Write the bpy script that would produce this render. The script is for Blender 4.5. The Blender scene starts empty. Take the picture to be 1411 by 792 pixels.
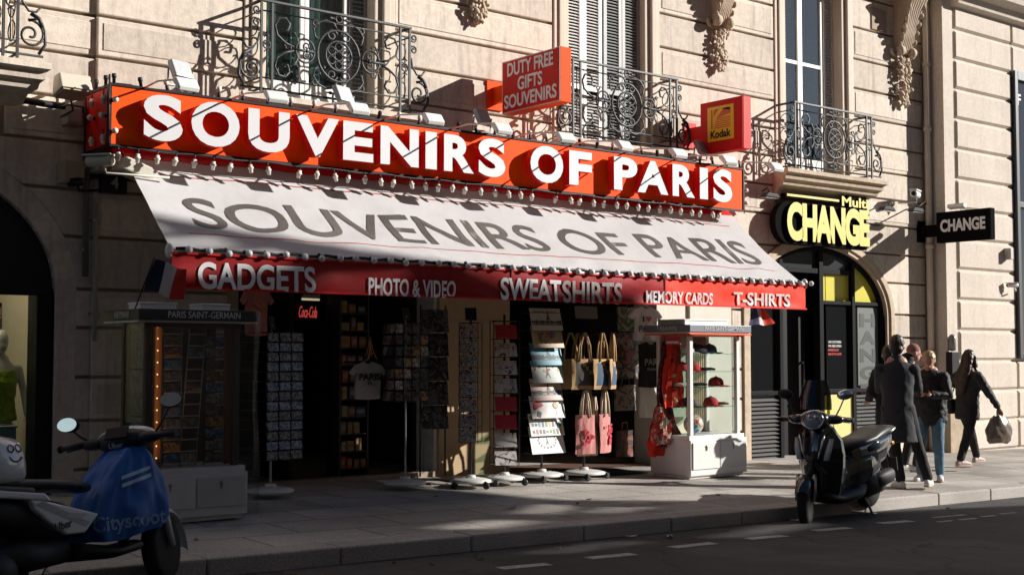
import bpy, bmesh, math, random
from mathutils import noise as mnoise
from mathutils import Vector, Matrix, Euler
from mathutils.bvhtree import BVHTree
R = math.radians
random.seed(7)
SC = bpy.context.scene
COL = SC.collection

# ---------------------------------------------------------------- camera
FPX, CX, CY = 1760.0, 705.5, 396.0
PITCH = math.atan(90.0 / FPX)
HEAD = math.atan((2900 - 705.5) / (FPX / math.cos(PITCH)))
CAMZ = 1.6
cam = bpy.data.cameras.new('camera')
cam.sensor_width = 36; cam.lens = 36 * FPX / 1411; cam.clip_start = 0.05; cam.clip_end = 2000
camo = bpy.data.objects.new('camera', cam); COL.objects.link(camo)
camo.location = (0, 0, CAMZ); camo.rotation_euler = (R(90) + PITCH, 0, HEAD - R(90))
SC.camera = camo
# ---------------------------------------------------------------- light
TOSUN = Vector((1.45, -1.0, 0.72)).normalized()
SUN_EL = math.asin(TOSUN.z)
sun = bpy.data.lights.new('sun', 'SUN'); sun.energy = 5.0; sun.angle = R(0.4); sun.color = (1.0, 0.945, 0.88)
suno = bpy.data.objects.new('sun', sun); COL.objects.link(suno)
suno.rotation_euler = (-TOSUN).to_track_quat('-Z', 'Y').to_euler(); suno.location = (30, -20, 30)
W = bpy.data.worlds.new('World'); SC.world = W; W.use_nodes = True
nt = W.node_tree; bg = nt.nodes['Background']
sky = nt.nodes.new('ShaderNodeTexSky'); sky.sky_type = 'NISHITA'; sky.sun_disc = False
sky.sun_elevation = SUN_EL; sky.sun_rotation = math.atan2(TOSUN.x, TOSUN.y)
sky.air_density = 0.7; sky.dust_density = 0.6; sky.altitude = 1500
nt.links.new(sky.outputs[0], bg.inputs[0]); bg.inputs[1].default_value = 0.05
SC.view_settings.view_transform = 'Standard'; SC.view_settings.look = 'None'
SC.view_settings.gamma = 1; SC.view_settings.exposure = 0.60; SC.view_settings.use_curve_mapping = False
SC.cycles.max_bounces = 8; SC.cycles.transparent_max_bounces = 16
SC.cycles.use_denoising = True

# ---------------------------------------------------------------- surveying helpers (turn a sighting into a point on a real plane)
_fh = Vector((math.cos(HEAD), math.sin(HEAD), 0)); _r = Vector((math.sin(HEAD), -math.cos(HEAD), 0)); _z = Vector((0, 0, 1))
_F = _fh * math.cos(PITCH) + _z * math.sin(PITCH); _U = -_fh * math.sin(PITCH) + _z * math.cos(PITCH)
def ray(px, py): return _F + _r * ((px - CX) / FPX) - _U * ((py - CY) / FPX)
def onY(px, py, Y):
    d = ray(px, py); p = d * (Y / d.y); return Vector((p.x, p.y, p.z + CAMZ))
def onX(px, py, X):
    d = ray(px, py); p = d * (X / d.x); return Vector((p.x, p.y, p.z + CAMZ))
def onP(px, py, p0, n):
    d = ray(px, py); o = Vector((0, 0, CAMZ)); n = Vector(n); t = (Vector(p0) - o).dot(n) / d.dot(n); return o + d * t
WALL = 12.5; KERB = 8.5
def G(x, y): return 0.05 - 0.018 * (x - 13.5) - 0.02 * (WALL - y)
def RG(x, y): return G(x, KERB) - 0.13 - 0.012 * (y - KERB)
def onG(px, py, road=False):
    d = ray(px, py); o = Vector((0, 0, CAMZ)); t = 10.0
    f = RG if road else G
    for _ in range(40):
        p = o + d * t; t += (p.z - f(p.x, p.y)) / -d.z * 0.9
    return o + d * t

# ---------------------------------------------------------------- objects
PM = {}
def tag(o, label=None, cat=None, group=None, kind=None):
    if label: o['label'] = label
    if cat: o['category'] = cat
    if group: o['group'] = group
    if kind: o['kind'] = kind
    return o
def thing(name, label, cat, loc=(0, 0, 0), rz=0.0, group=None, rx=0.0, ry=0.0):
    o = bpy.data.objects.new(name, None); COL.objects.link(o)
    o.location = loc; o.rotation_euler = (rx, ry, rz); o.empty_display_size = 0.1
    PM[o.name] = Matrix.LocRotScale(Vector(loc), Euler((rx, ry, rz)), None)
    return tag(o, label, cat, group)
def wm(o): return PM.get(o.name, Matrix.Identity(4))
def children(o): return [c for c in o.children]
def copy_tree(o, parent=None, loc=None, rz=None):
    c = o.copy(); COL.objects.link(c)
    if parent is not None: c.parent = parent
    if loc is not None: c.location = loc
    if rz is not None: c.rotation_euler = (0, 0, rz)
    for ch in list(o.children): copy_tree(ch, c)
    return c

class MB:
    """collects shapes, then becomes ONE mesh object"""
    def __init__(s): s.v = []; s.f = []; s.m = []; s.s = []
    def add(s, vs, fs, m=0, smooth=False):
        b = len(s.v); s.v += [tuple(v) for v in vs]
        for f in fs: s.f.append([i + b for i in f]); s.m.append(m); s.s.append(smooth)
        return s
    def box(s, x0, x1, y0, y1, z0, z1, m=0):
        vs = [(x, y, z) for z in (z0, z1) for y in (y0, y1) for x in (x0, x1)]
        return s.add(vs, [(0, 2, 3, 1), (4, 5, 7, 6), (0, 1, 5, 4), (2, 6, 7, 3), (0, 4, 6, 2), (1, 3, 7, 5)], m)
    def obox(s, c, size, rot=(0, 0, 0), m=0):
        M = Matrix.Translation(c) @ Euler(rot).to_matrix().to_4x4()
        a, b, d = size[0] / 2, size[1] / 2, size[2] / 2
        vs = [M @ Vector((x, y, z)) for z in (-d, d) for y in (-b, b) for x in (-a, a)]
        return s.add(vs, [(0, 2, 3, 1), (4, 5, 7, 6), (0, 1, 5, 4), (2, 6, 7, 3), (0, 4, 6, 2), (1, 3, 7, 5)], m)
    def tube(s, pts, r, seg=6, m=0, ref=(0, 1, 0), caps=True, closed=False):
        pts = [Vector(p) for p in pts]; n = len(pts)
        if n < 2: return s
        rs = r if isinstance(r, (list, tuple)) and len(r) == n else [r] * n
        ref = Vector((*ref, 0)) if len(ref) == 2 else Vector(ref); vs = []; e1p = None
        for i, p in enumerate(pts):
            if closed: t = pts[(i + 1) % n] - pts[i - 1]
            else: t = pts[min(i + 1, n - 1)] - pts[max(i - 1, 0)]
            if t.length < 1e-9: t = Vector((0, 0, 1))
            t.normalize()
            base = e1p if e1p is not None else ref
            e1 = base - t * base.dot(t)
            if e1.length < 1e-3:
                q = Vector((1, 0, 0)) if abs(t.x) < .8 else Vector((0, 0, 1)); e1 = q - t * q.dot(t)
            e1.normalize(); e2 = t.cross(e1); e1p = e1
            ra, rb = rs[i] if isinstance(rs[i], (list, tuple)) else (rs[i], rs[i])
            for k in range(seg):
                a = 2 * math.pi * k / seg
                vs.append(p + e1 * (ra * math.cos(a)) + e2 * (rb * math.sin(a)))
        fs = []
        for i in range(n if closed else n - 1):
            j = (i + 1) % n
            for k in range(seg):
                k2 = (k + 1) % seg
                fs.append((i * seg + k, i * seg + k2, j * seg + k2, j * seg + k))
        if caps and not closed:
            fs.append(tuple(range(seg - 1, -1, -1))); fs.append(tuple((n - 1) * seg + k for k in range(seg)))
        return s.add(vs, fs, m, True)
    def limb(s, pts, rs, seg=12, m=0, ref=(0, 1, 0)):
        """tube with rounded ends"""
        pts = [Vector(p) for p in pts]; rs = list(rs)
        rr = [max(x) if isinstance(x, tuple) else x for x in rs]
        a = (pts[0] - pts[1]).normalized(); b = (pts[-1] - pts[-2]).normalized()
        sc = lambda r, k: (r[0] * k, r[1] * k) if isinstance(r, tuple) else r * k
        P = [pts[0] + a * rr[0] * .8, pts[0] + a * rr[0] * .5] + pts + [pts[-1] + b * rr[-1] * .5, pts[-1] + b * rr[-1] * .8]
        Q = [sc(rs[0], .35), sc(rs[0], .8)] + rs + [sc(rs[-1], .8), sc(rs[-1], .35)]
        return s.tube(P, Q, seg, m, ref)
    def lathe(s, prof, o=(0, 0, 0), axis='z', seg=20, m=0, smooth=True):
        """prof: list of (radius, height)"""
        vs = []
        for r, h in prof:
            for k in range(seg):
                a = 2 * math.pi * k / seg; c, q = r * math.cos(a), r * math.sin(a)
                p = {'z': (c, q, h), 'y': (c, h, q), 'x': (h, c, q)}[axis]
                vs.append((p[0] + o[0], p[1] + o[1], p[2] + o[2]))
        fs = []
        for i in range(len(prof) - 1):
            for k in range(seg):
                k2 = (k + 1) % seg; fs.append((i * seg + k, i * seg + k2, (i + 1) * seg + k2, (i + 1) * seg + k))
        fs.append(tuple(range(seg - 1, -1, -1))); fs.append(tuple((len(prof) - 1) * seg + k for k in range(seg)))
        return s.add(vs, fs, m, smooth)
    def ball(s, c, r, m=0, seg=12, rings=8, rot=None):
        rx, ry, rz = r if isinstance(r, (tuple, list)) else (r, r, r)
        M = Euler(rot).to_matrix() if rot else None
        vs = []; c = Vector(c)
        for i in range(1, rings):
            th = math.pi * i / rings
            for k in range(seg):
                a = 2 * math.pi * k / seg
                p = Vector((rx * math.sin(th) * math.cos(a), ry * math.sin(th) * math.sin(a), rz * math.cos(th)))
                vs.append(c + (M @ p if M else p))
        for zz in (rz, -rz):
            p = Vector((0, 0, zz)); vs.append(c + (M @ p if M else p))
        t = len(vs) - 2; fs = []
        for i in range(rings - 2):
            for k in range(seg):
                k2 = (k + 1) % seg; fs.append((i * seg + k, (i + 1) * seg + k, (i + 1) * seg + k2, i * seg + k2))
        for k in range(seg):
            k2 = (k + 1) % seg; fs.append((t, k, k2)); fs.append((t + 1, (rings - 2) * seg + k2, (rings - 2) * seg + k))
        return s.add(vs, fs, m, True)
    def prism(s, poly, a, b, axis='y', m=0, smooth=False):
        """poly: 2D outline in the other two axes (xz, xy or yz), extruded from a to b"""
        n = len(poly)
        def P(u, v, w): return {'y': (u, w, v), 'z': (u, v, w), 'x': (w, u, v)}[axis]
        vs = [P(u, v, a) for u, v in poly] + [P(u, v, b) for u, v in poly]
        fs = [tuple(range(n - 1, -1, -1)), tuple(range(n, 2 * n))]
        fs += [(i, (i + 1) % n, n + (i + 1) % n, n + i) for i in range(n)]
        return s.add(vs, fs, m, smooth)
    def loftx(s, secs, seg=16, m=0, pw=2.6, axis='x'):
        """secs: (x, zlow, zhigh, halfwidth[, y]) rounded cross-sections along x"""
        vs = []
        for q in secs:
            x, zl, zh, w = q[:4]; yc = q[4] if len(q) > 4 else 0
            cz, hz = (zl + zh) / 2, (zh - zl) / 2
            for k in range(seg):
                a = 2 * math.pi * k / seg; c, d = math.cos(a), math.sin(a)
                yy = yc + w * math.copysign(abs(c) ** (2 / pw), c); zz = cz + hz * math.copysign(abs(d) ** (2 / pw), d)
                vs.append((x, yy, zz) if axis == 'x' else (zz, yy, x))
        n = len(secs); fs = []
        for i in range(n - 1):
            for k in range(seg):
                k2 = (k + 1) % seg; fs.append((i * seg + k, i * seg + k2, (i + 1) * seg + k2, (i + 1) * seg + k))
        fs.append(tuple(range(seg - 1, -1, -1))); fs.append(tuple((n - 1) * seg + k for k in range(seg)))
        return s.add(vs, fs, m, True)
    def sheet(s, grid, m=0, smooth=True, thick=None):
        """grid of points rows x cols; thick: offset vector for a second skin"""
        nr, nc = len(grid), len(grid[0])
        vs = [p for row in grid for p in row]; fs = []
        for i in range(nr - 1):
            for j in range(nc - 1): fs.append((i * nc + j, i * nc + j + 1, (i + 1) * nc + j + 1, (i + 1) * nc + j))
        s.add(vs, fs, m, smooth)
        if thick is not None:
            t = Vector(thick); N = nr * nc
            vs2 = [Vector(p) for p in vs] + [Vector(p) + t for p in vs]; g = []
            for i in range(nr - 1):
                for j in range(nc - 1): g.append((N + i * nc + j, N + (i + 1) * nc + j, N + (i + 1) * nc + j + 1, N + i * nc + j + 1))
            ring = [j for j in range(nc)] + [i * nc + nc - 1 for i in range(1, nr)] + [(nr - 1) * nc + j for j in range(nc - 2, -1, -1)] + [i * nc for i in range(nr - 2, 0, -1)]
            for a in range(len(ring)):
                b = ring[(a + 1) % len(ring)]; g.append((ring[a], N + ring[a], N + b, b))
            s.add(vs2, g, m, smooth)
        return s
    def text(s, txt, o, u, v, h, w=None, depth=0.004, bold=0.0, m=0, mside=None, spacing=1.0):
        """lettering fitted into the box o + [0,w]u + [0,h]v, front face towards u x v"""
        cu = bpy.data.curves.new('t', 'FONT'); cu.body = txt; cu.offset = bold; cu.resolution_u = 5
        cu.extrude = 0.5; cu.space_character = spacing
        ob = bpy.data.objects.new('t', cu); COL.objects.link(ob)
        me = ob.to_mesh(); vs = [x.co.copy() for x in me.vertices]; fs = [tuple(p.vertices) for p in me.polygons]
        ns = [p.normal.z for p in me.polygons]; ob.to_mesh_clear()
        bpy.data.objects.remove(ob); bpy.data.curves.remove(cu)
        x0 = min(p.x for p in vs); x1 = max(p.x for p in vs); y0 = min(p.y for p in vs); y1 = max(p.y for p in vs)
        sy = h / (y1 - y0); sx = sy if w is None else w / (x1 - x0)
        o = Vector(o); u = Vector(u).normalized(); v = Vector(v).normalized(); n = u.cross(v)
        P = [o + u * ((p.x - x0) * sx) + v * ((p.y - y0) * sy) + n * ((p.z + 0.5) * depth) for p in vs]
        b = len(s.v); s.v += [tuple(p) for p in P]
        for f, z in zip(fs, ns):
            s.f.append([i + b for i in f]); s.m.append(m if (mside is None or z > .5) else mside); s.s.append(False)
        return s
    def mesh(s, name, mats, M=None):
        me = bpy.data.meshes.new(name)
        vs = s.v if M is None else [tuple(M @ Vector(p)) for p in s.v]
        me.from_pydata(vs, [], s.f)
        for m in mats: me.materials.append(m)
        me.polygons.foreach_set('material_index', s.m); me.polygons.foreach_set('use_smooth', s.s); me.update()
        return me
    def build(s, name, mats, parent=None, w=False, bevel=0, seg=2, auto=None, sub=0, group=None):
        if not isinstance(mats, (list, tuple)): mats = [mats]
        M = wm(parent).inverted() if (w and parent is not None) else None
        me = s.mesh(name, mats, M)
        o = bpy.data.objects.new(name, me); COL.objects.link(o)
        if parent is not None:
            o.parent = parent
            if w: PM[o.name] = wm(parent)
            else: PM[o.name] = wm(parent)
        if bevel:
            b = o.modifiers.new('bevel', 'BEVEL'); b.width = bevel; b.segments = seg; b.limit_method = 'ANGLE'; b.angle_limit = R(40)
        if sub:
            b = o.modifiers.new('sub', 'SUBSURF'); b.levels = sub; b.render_levels = sub
        return o
    def organic(s, name, mats, parent=None, voxel=0.014, smooth=4, disp=0.0, dscale=0.12, w=False):
        """overlapping solids fused into one continuous skin"""
        if not isinstance(mats, (list, tuple)): mats = [mats]
        M = wm(parent).inverted() if (w and parent is not None) else None
        me = s.mesh(name, mats, M)
        o = bpy.data.objects.new(name, me); COL.objects.link(o)
        r = o.modifiers.new('r', 'REMESH'); r.mode = 'VOXEL'; r.voxel_size = voxel; r.use_smooth_shade = True
        k = o.modifiers.new('s', 'SMOOTH'); k.iterations = smooth; k.factor = 0.5
        if disp:
            tx = bpy.data.textures.new('folds', 'CLOUDS'); tx.noise_scale = dscale; tx.noise_depth = 2
            d = o.modifiers.new('d', 'DISPLACE'); d.texture = tx; d.strength = disp; d.mid_level = 0.5; d.texture_coords = 'LOCAL'
        dg = bpy.context.evaluated_depsgraph_get(); dg.update()
        ev = o.evaluated_get(dg); nm = bpy.data.meshes.new_from_object(ev)
        o.modifiers.clear(); o.data = nm
        nm.materials.clear()
        for mm in mats: nm.materials.append(mm)
        for p in nm.polygons: p.use_smooth = True; p.material_index = 0
        if parent is not None: o.parent = parent; PM[o.name] = wm(parent)
        return o

def joinmesh(o, mb, mat_index=0):
    """adds the shapes of mb to an existing mesh object (same local space)"""
    bm = bmesh.new(); bm.from_mesh(o.data)
    vs = [bm.verts.new(p) for p in mb.v]
    for f, m, sm in zip(mb.f, mb.m, mb.s):
        try:
            q = bm.faces.new([vs[i] for i in f]); q.smooth = True; q.material_index = m
        except ValueError: pass
    bm.to_mesh(o.data); bm.free()

def spiral(cx, cy, r0, r1, a0, turns, n=18, sx=1):
    out = []
    for i in range(n + 1):
        t = i / n; a = a0 + turns * 2 * math.pi * t; r = r0 + (r1 - r0) * t
        out.append((cx + sx * r * math.cos(a), cy + r * math.sin(a)))
    return out
def circ(cx, cy, rx, ry=None, n=20, a0=0, a1=2 * math.pi):
    ry = rx if ry is None else ry
    return [(cx + rx * math.cos(a0 + (a1 - a0) * i / n), cy + ry * math.sin(a0 + (a1 - a0) * i / n)) for i in range(n + 1)]

# ---------------------------------------------------------------- materials
MATS = {}
def mat(name, col, rough=.6, metal=0.0, noise=None, bump=None, spec=.5, coat=0, sheen=0, speck=None, emit=None, estr=0, local=False, island=0, streak=0):
    if name in MATS: return MATS[name]
    m = bpy.data.materials.new(name); m.use_nodes = True; t = m.node_tree; p = t.nodes['Principled BSDF']
    p.inputs['Base Color'].default_value = (*col, 1); p.inputs['Roughness'].default_value = rough; p.inputs['Metallic'].default_value = metal
    p.inputs['Specular IOR Level'].default_value = spec; p.inputs['Coat Weight'].default_value = coat
    if sheen: p.inputs['Sheen Weight'].default_value = sheen
    if emit: p.inputs['Emission Color'].default_value = (*emit, 1); p.inputs['Emission Strength'].default_value = estr
    if noise or bump or speck:
        if local: tc = t.nodes.new('ShaderNodeTexCoord'); vec = tc.outputs['Object']
        else: tc = t.nodes.new('ShaderNodeNewGeometry'); vec = tc.outputs['Position']
    cur = None
    if noise:
        n = t.nodes.new('ShaderNodeTexNoise'); n.inputs['Scale'].default_value = noise[0]; n.inputs['Detail'].default_value = 6; n.inputs['Roughness'].default_value = .65
        t.links.new(vec, n.inputs['Vector'])
        mr = t.nodes.new('ShaderNodeMapRange'); mr.inputs[1].default_value = .3; mr.inputs[2].default_value = .7
        mr.inputs[3].default_value = 1 - noise[1]; mr.inputs[4].default_value = 1 + noise[1] * .6
        t.links.new(n.outputs[0], mr.inputs[0])
        cur = mr.outputs[0]
    if speck:
        n = t.nodes.new('ShaderNodeTexNoise'); n.inputs['Scale'].default_value = speck[0]; n.inputs['Detail'].default_value = 3
        t.links.new(vec, n.inputs['Vector'])
        mr = t.nodes.new('ShaderNodeMapRange'); mr.inputs[1].default_value = .35; mr.inputs[2].default_value = .65
        mr.inputs[3].default_value = 1 - speck[1]; mr.inputs[4].default_value = 1 + speck[1] * .6
        t.links.new(n.outputs[0], mr.inputs[0])
        if cur is None: cur = mr.outputs[0]
        else:
            k = t.nodes.new('ShaderNodeMath'); k.operation = 'MULTIPLY'; t.links.new(cur, k.inputs[0]); t.links.new(mr.outputs[0], k.inputs[1]); cur = k.outputs[0]
    def mulin(x):
        k = t.nodes.new('ShaderNodeMath'); k.operation = 'MULTIPLY'; t.links.new(cur, k.inputs[0]); t.links.new(x, k.inputs[1]); return k.outputs[0]
    if island:                            # every block its own tone
        gi = t.nodes.new('ShaderNodeNewGeometry'); mr = t.nodes.new('ShaderNodeMapRange'); mr.inputs[3].default_value = 1 - island; mr.inputs[4].default_value = 1 + island * .5
        t.links.new(gi.outputs['Random Per Island'], mr.inputs[0]); cur = mulin(mr.outputs[0])
    if streak:                            # rain streaks and soot
        vs_ = t.nodes.new('ShaderNodeVectorMath'); vs_.operation = 'MULTIPLY'; vs_.inputs[1].default_value = (5, 5, .45); t.links.new(vec, vs_.inputs[0])
        n = t.nodes.new('ShaderNodeTexNoise'); n.inputs['Scale'].default_value = 1.6; n.inputs['Detail'].default_value = 7; n.inputs['Roughness'].default_value = .7; t.links.new(vs_.outputs[0], n.inputs['Vector'])
        mr = t.nodes.new('ShaderNodeMapRange'); mr.inputs[1].default_value = .50; mr.inputs[2].default_value = .72; mr.inputs[3].default_value = 1; mr.inputs[4].default_value = 1 - streak
        t.links.new(n.outputs[0], mr.inputs[0]); cur = mulin(mr.outputs[0])
    if cur is not None:
        vm = t.nodes.new('ShaderNodeVectorMath'); vm.operation = 'SCALE'; vm.inputs[0].default_value = col
        t.links.new(cur, vm.inputs['Scale']); t.links.new(vm.outputs[0], p.inputs['Base Color'])
    if bump:
        n = t.nodes.new('ShaderNodeTexNoise'); n.inputs['Scale'].default_value = bump[0]; n.inputs['Detail'].default_value = 5
        t.links.new(vec, n.inputs['Vector'])
        b = t.nodes.new('ShaderNodeBump'); b.inputs['Strength'].default_value = bump[1]; b.inputs['Distance'].default_value = bump[2] if len(bump) > 2 else .01
        t.links.new(n.outputs[0], b.inputs['Height']); t.links.new(b.outputs[0], p.inputs['Normal'])
    MATS[name] = m; return m
def glass(name, tint=(.9, .95, .95), base=.04, boost=1.0, rough=0.02):
    if name in MATS: return MATS[name]
    m = bpy.data.materials.new(name); m.use_nodes = True; t = m.node_tree
    for n in list(t.nodes): t.nodes.remove(n)
    o = t.nodes.new('ShaderNodeOutputMaterial'); a = t.nodes.new('ShaderNodeBsdfTransparent'); g = t.nodes.new('ShaderNodeBsdfGlossy'); mx = t.nodes.new('ShaderNodeMixShader')
    f = t.nodes.new('ShaderNodeLayerWeight'); f.inputs[0].default_value = .5; pw = t.nodes.new('ShaderNodeMath'); pw.operation = 'POWER'; pw.inputs[1].default_value = 4.0; t.links.new(f.outputs['Facing'], pw.inputs[0])
    mu = t.nodes.new('ShaderNodeMath'); mu.operation = 'MULTIPLY_ADD'; mu.inputs[1].default_value = boost; mu.inputs[2].default_value = base
    a.inputs[0].default_value = (*tint, 1); g.inputs[1].default_value = rough
    t.links.new(pw.outputs[0], mu.inputs[0]); mu.use_clamp = True; t.links.new(mu.outputs[0], mx.inputs[0]); t.links.new(a.outputs[0], mx.inputs[1]); t.links.new(g.outputs[0], mx.inputs[2]); t.links.new(mx.outputs[0], o.inputs[0])
    MATS[name] = m; return m
def printmat(name, cols, scale=9, rough=.35):
    """a printed picture: patches of a few inks, different on every print"""
    if name in MATS: return MATS[name]
    m = bpy.data.materials.new(name); m.use_nodes = True; t = m.node_tree; p = t.nodes['Principled BSDF']; p.inputs['Roughness'].default_value = rough
    tc = t.nodes.new('ShaderNodeNewGeometry')
    n = t.nodes.new('ShaderNodeTexNoise'); n.inputs['Scale'].default_value = scale; n.inputs['Detail'].default_value = 4; n.inputs['Distortion'].default_value = 1.5
    cr = t.nodes.new('ShaderNodeValToRGB'); cr.color_ramp.interpolation = 'CONSTANT'
    e = cr.color_ramp.elements; k = len(cols)
    while len(e) < k: e.new(0.5)
    for i, c in enumerate(cols):
        e[i].position = 0.0 if i == 0 else 0.36 + 0.28 * (i - 1) / max(1, k - 2); e[i].color = (*c, 1)
    t.links.new(tc.outputs['Position'], n.inputs['Vector']); t.links.new(n.outputs[0], cr.inputs[0]); t.links.new(cr.outputs[0], p.inputs['Base Color'])
    MATS[name] = m; return m

STONE = mat('limestone', (.70, .61, .515), .85, noise=(.9, .12), speck=(14, .10), bump=(40, .4, .007), island=.16, streak=.36)
STONED = mat('limestone joints', (.40, .32, .24), .9, noise=(2, .15))
STONE2 = mat('pale limestone', (.64, .565, .485), .85, noise=(1.3, .10), speck=(18, .07), bump=(45, .25, .005), island=.05, streak=.16)
CARVE = mat('carved stone', (.55, .44, .33), .85, noise=(8, .22), bump=(30, .5, .01))
PLINTHW = mat('painted casing', (.62, .53, .43), .7, noise=(3, .10))
IRON = mat('wrought iron', (.034, .038, .040), .5, spec=.5, noise=(20, .3))
WPAINT = mat('white paint', (.76, .75, .73), .45, noise=(4, .07))
GPAINT = mat('grey shutter paint', (.36, .37, .37), .5, noise=(5, .08))
BLACK = mat('black paint', (.009, .009, .010), .5, spec=.2)
MATTE = mat('matt black board', (.008, .008, .008), .9, spec=.03)
BLACKM = mat('black plastic', (.014, .014, .015), .55, noise=(30, .2))
RUBBER = mat('tyre rubber', (.010, .010, .010), .85, noise=(30, .3))
CHROME = mat('chrome', (.62, .63, .65), .16, 1.0)
STEEL = mat('brushed steel', (.45, .45, .46), .35, 1.0)
ZINC = mat('grey zinc', (.40, .42, .43), .5, .4, noise=(8, .1))
ORANGE = mat('orange red sign face', (.95, .085, .001), .6, noise=(1.5, .05), spec=.12, streak=.14)  # sunlit tone of the sign paint
REDS = mat('red and shaded sign paint', (.66, .012, .008), .5, spec=.2, noise=(2, .08))  # plain red parts, and the shaded tone of the orange sign paint
LETW = mat('white acrylic letters', (.60, .60, .62), .45)
LETB = mat('bright white sign film', (.86, .85, .86), .4)
LETR = mat('red letter edge', (.55, .012, .01), .4)
VINYL = mat('white awning vinyl', (.64, .64, .65), .42, noise=(1.2, .05), bump=(3, .25, .03), streak=.10)
def translucent(m, col, fac):
    t = m.node_tree; p = t.nodes['Principled BSDF']; o = t.nodes['Material Output']; a = t.nodes.new('ShaderNodeBsdfTranslucent'); a.inputs[0].default_value = (*col, 1)
    x = t.nodes.new('ShaderNodeMixShader'); x.inputs[0].default_value = fac; t.links.new(p.outputs[0], x.inputs[1]); t.links.new(a.outputs[0], x.inputs[2]); t.links.new(x.outputs[0], o.inputs[0])
translucent(VINYL, (.8, .72, .58), .16)
AWNLET = mat('glare grey awning lettering', (.25, .23, .21), .38, noise=(1.0, .3))  # dark letters lifted to one even grey for the sun glare
VALSHADE = mat('red valance vinyl', (.33, .005, .009), .4, noise=(2, .10), bump=(5, .2, .02), spec=.3)  # valance vinyl darkened for the stretch in shade
VALSUN = mat('sunlit red valance vinyl', (.85, .035, .006), .45, noise=(2, .08), bump=(5, .25, .02), spec=.2)  # sunlit tone of the same valance vinyl
WARMW = mat('bulb socket plastic', (.72, .68, .60), .4)
CLEAR = mat('clear bulb glass', (.75, .76, .76), .08, spec=.8)
ASPH = None
GLASSD = glass('window glass', (.55, .64, .64), .14, .8)
GLASSC = glass('cabinet glass', (.93, .96, .95), .02, .9)
# ================================================================= GROUND
def groundmat(name, col, kind):
    m = bpy.data.materials.new(name); m.use_nodes = True; t = m.node_tree; p = t.nodes['Principled BSDF']; p.inputs['Roughness'].default_value = .82
    g = t.nodes.new('ShaderNodeNewGeometry'); L = t.links.new
    def noise(s, d=5):
        n = t.nodes.new('ShaderNodeTexNoise'); n.inputs['Scale'].default_value = s; n.inputs['Detail'].default_value = d; L(g.outputs['Position'], n.inputs['Vector']); return n.outputs[0]
    def mr(x, a, b, c, d):
        n = t.nodes.new('ShaderNodeMapRange'); L(x, n.inputs[0])
        for i, q in enumerate((a, b, c, d)): n.inputs[i + 1].default_value = q
        return n.outputs[0]
    def mul(a, b):
        n = t.nodes.new('ShaderNodeMath'); n.operation = 'MULTIPLY'; L(a, n.inputs[0]); L(b, n.inputs[1]); return n.outputs[0]
    f = mul(mr(noise(.7), .3, .7, .72, 1.2), mr(noise(60, 2), .3, .7, .72, 1.22))
    h = noise(120, 3)
    if kind == 'slab':
        br = t.nodes.new('ShaderNodeTexBrick'); L(g.outputs['Position'], br.inputs['Vector'])
        br.inputs['Scale'].default_value = 1.0; br.inputs['Brick Width'].default_value = 1.05; br.inputs['Row Height'].default_value = .62
        br.inputs['Mortar Size'].default_value = .011; br.inputs['Mortar Smooth'].default_value = .3
        br.inputs['Color1'].default_value = (.80, .80, .80, 1); br.inputs['Color2'].default_value = (1.12, 1.1, 1.08, 1); br.inputs['Mortar'].default_value = (.35, .33, .31, 1)
        sp = t.nodes.new('ShaderNodeSeparateColor'); L(br.outputs['Color'], sp.inputs[0]); f = mul(f, sp.outputs[0])
        f = mul(f, mr(noise(2.5, 8), .55, .75, 1, .72))
        hh = t.nodes.new('ShaderNodeMath'); hh.operation = 'MULTIPLY_ADD'; L(br.outputs['Fac'], hh.inputs[0]); hh.inputs[1].default_value = -1.5; L(h, hh.inputs[2]); h = hh.outputs[0]
        vo = t.nodes.new('ShaderNodeTexVoronoi'); vo.inputs['Scale'].default_value = 2.6; L(g.outputs['Position'], vo.inputs['Vector']); f = mul(f, mr(vo.outputs['Distance'], .05, .075, .55, 1))
        f = mul(f, mr(noise(.45, 3), .45, .62, 1, .80))
    if kind == 'asphalt':
        vo = t.nodes.new('ShaderNodeTexVoronoi'); vo.feature = 'DISTANCE_TO_EDGE'; vo.inputs['Scale'].default_value = .55; wv = t.nodes.new('ShaderNodeVectorMath'); wv.operation = 'ADD'
        nn_ = t.nodes.new('ShaderNodeTexNoise'); nn_.inputs['Scale'].default_value = 1.8; L(g.outputs['Position'], nn_.inputs['Vector']); L(g.outputs['Position'], wv.inputs[0]); L(nn_.outputs['Color'], wv.inputs[1]); L(wv.outputs[0], vo.inputs['Vector'])
        f = mul(f, mr(vo.outputs['Distance'], .004, .02, .45, 1)); f = mul(f, mr(noise(.35, 2), .48, .52, .8, 1.25))
    if kind == 'kerb': f = mul(f, mr(noise(260, 1), .35, .65, .75, 1.2))
    if kind == 'asphalt':
        f = mul(f, mr(noise(300, 1), .4, .7, .7, 1.6)); f = mul(f, mr(noise(3, 9), .35, .65, .85, 1.15))
    vm = t.nodes.new('ShaderNodeVectorMath'); vm.operation = 'SCALE'; vm.inputs[0].default_value = col; L(f, vm.inputs['Scale']); L(vm.outputs[0], p.inputs['Base Color'])
    b = t.nodes.new('ShaderNodeBump'); b.inputs['Strength'].default_value = .5; b.inputs['Distance'].default_value = .006; L(h, b.inputs['Height']); L(b.outputs[0], p.inputs['Normal'])
    return m
ASPH = groundmat('asphalt', (.042, .041, .042), 'asphalt'); SLAB = groundmat('pavement slabs', (.45, .415, .375), 'slab'); KST = groundmat('granite kerb', (.42, .39, .355), 'kerb')
mb = MB(); xs = [-150, 0, 40, 200]
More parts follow.
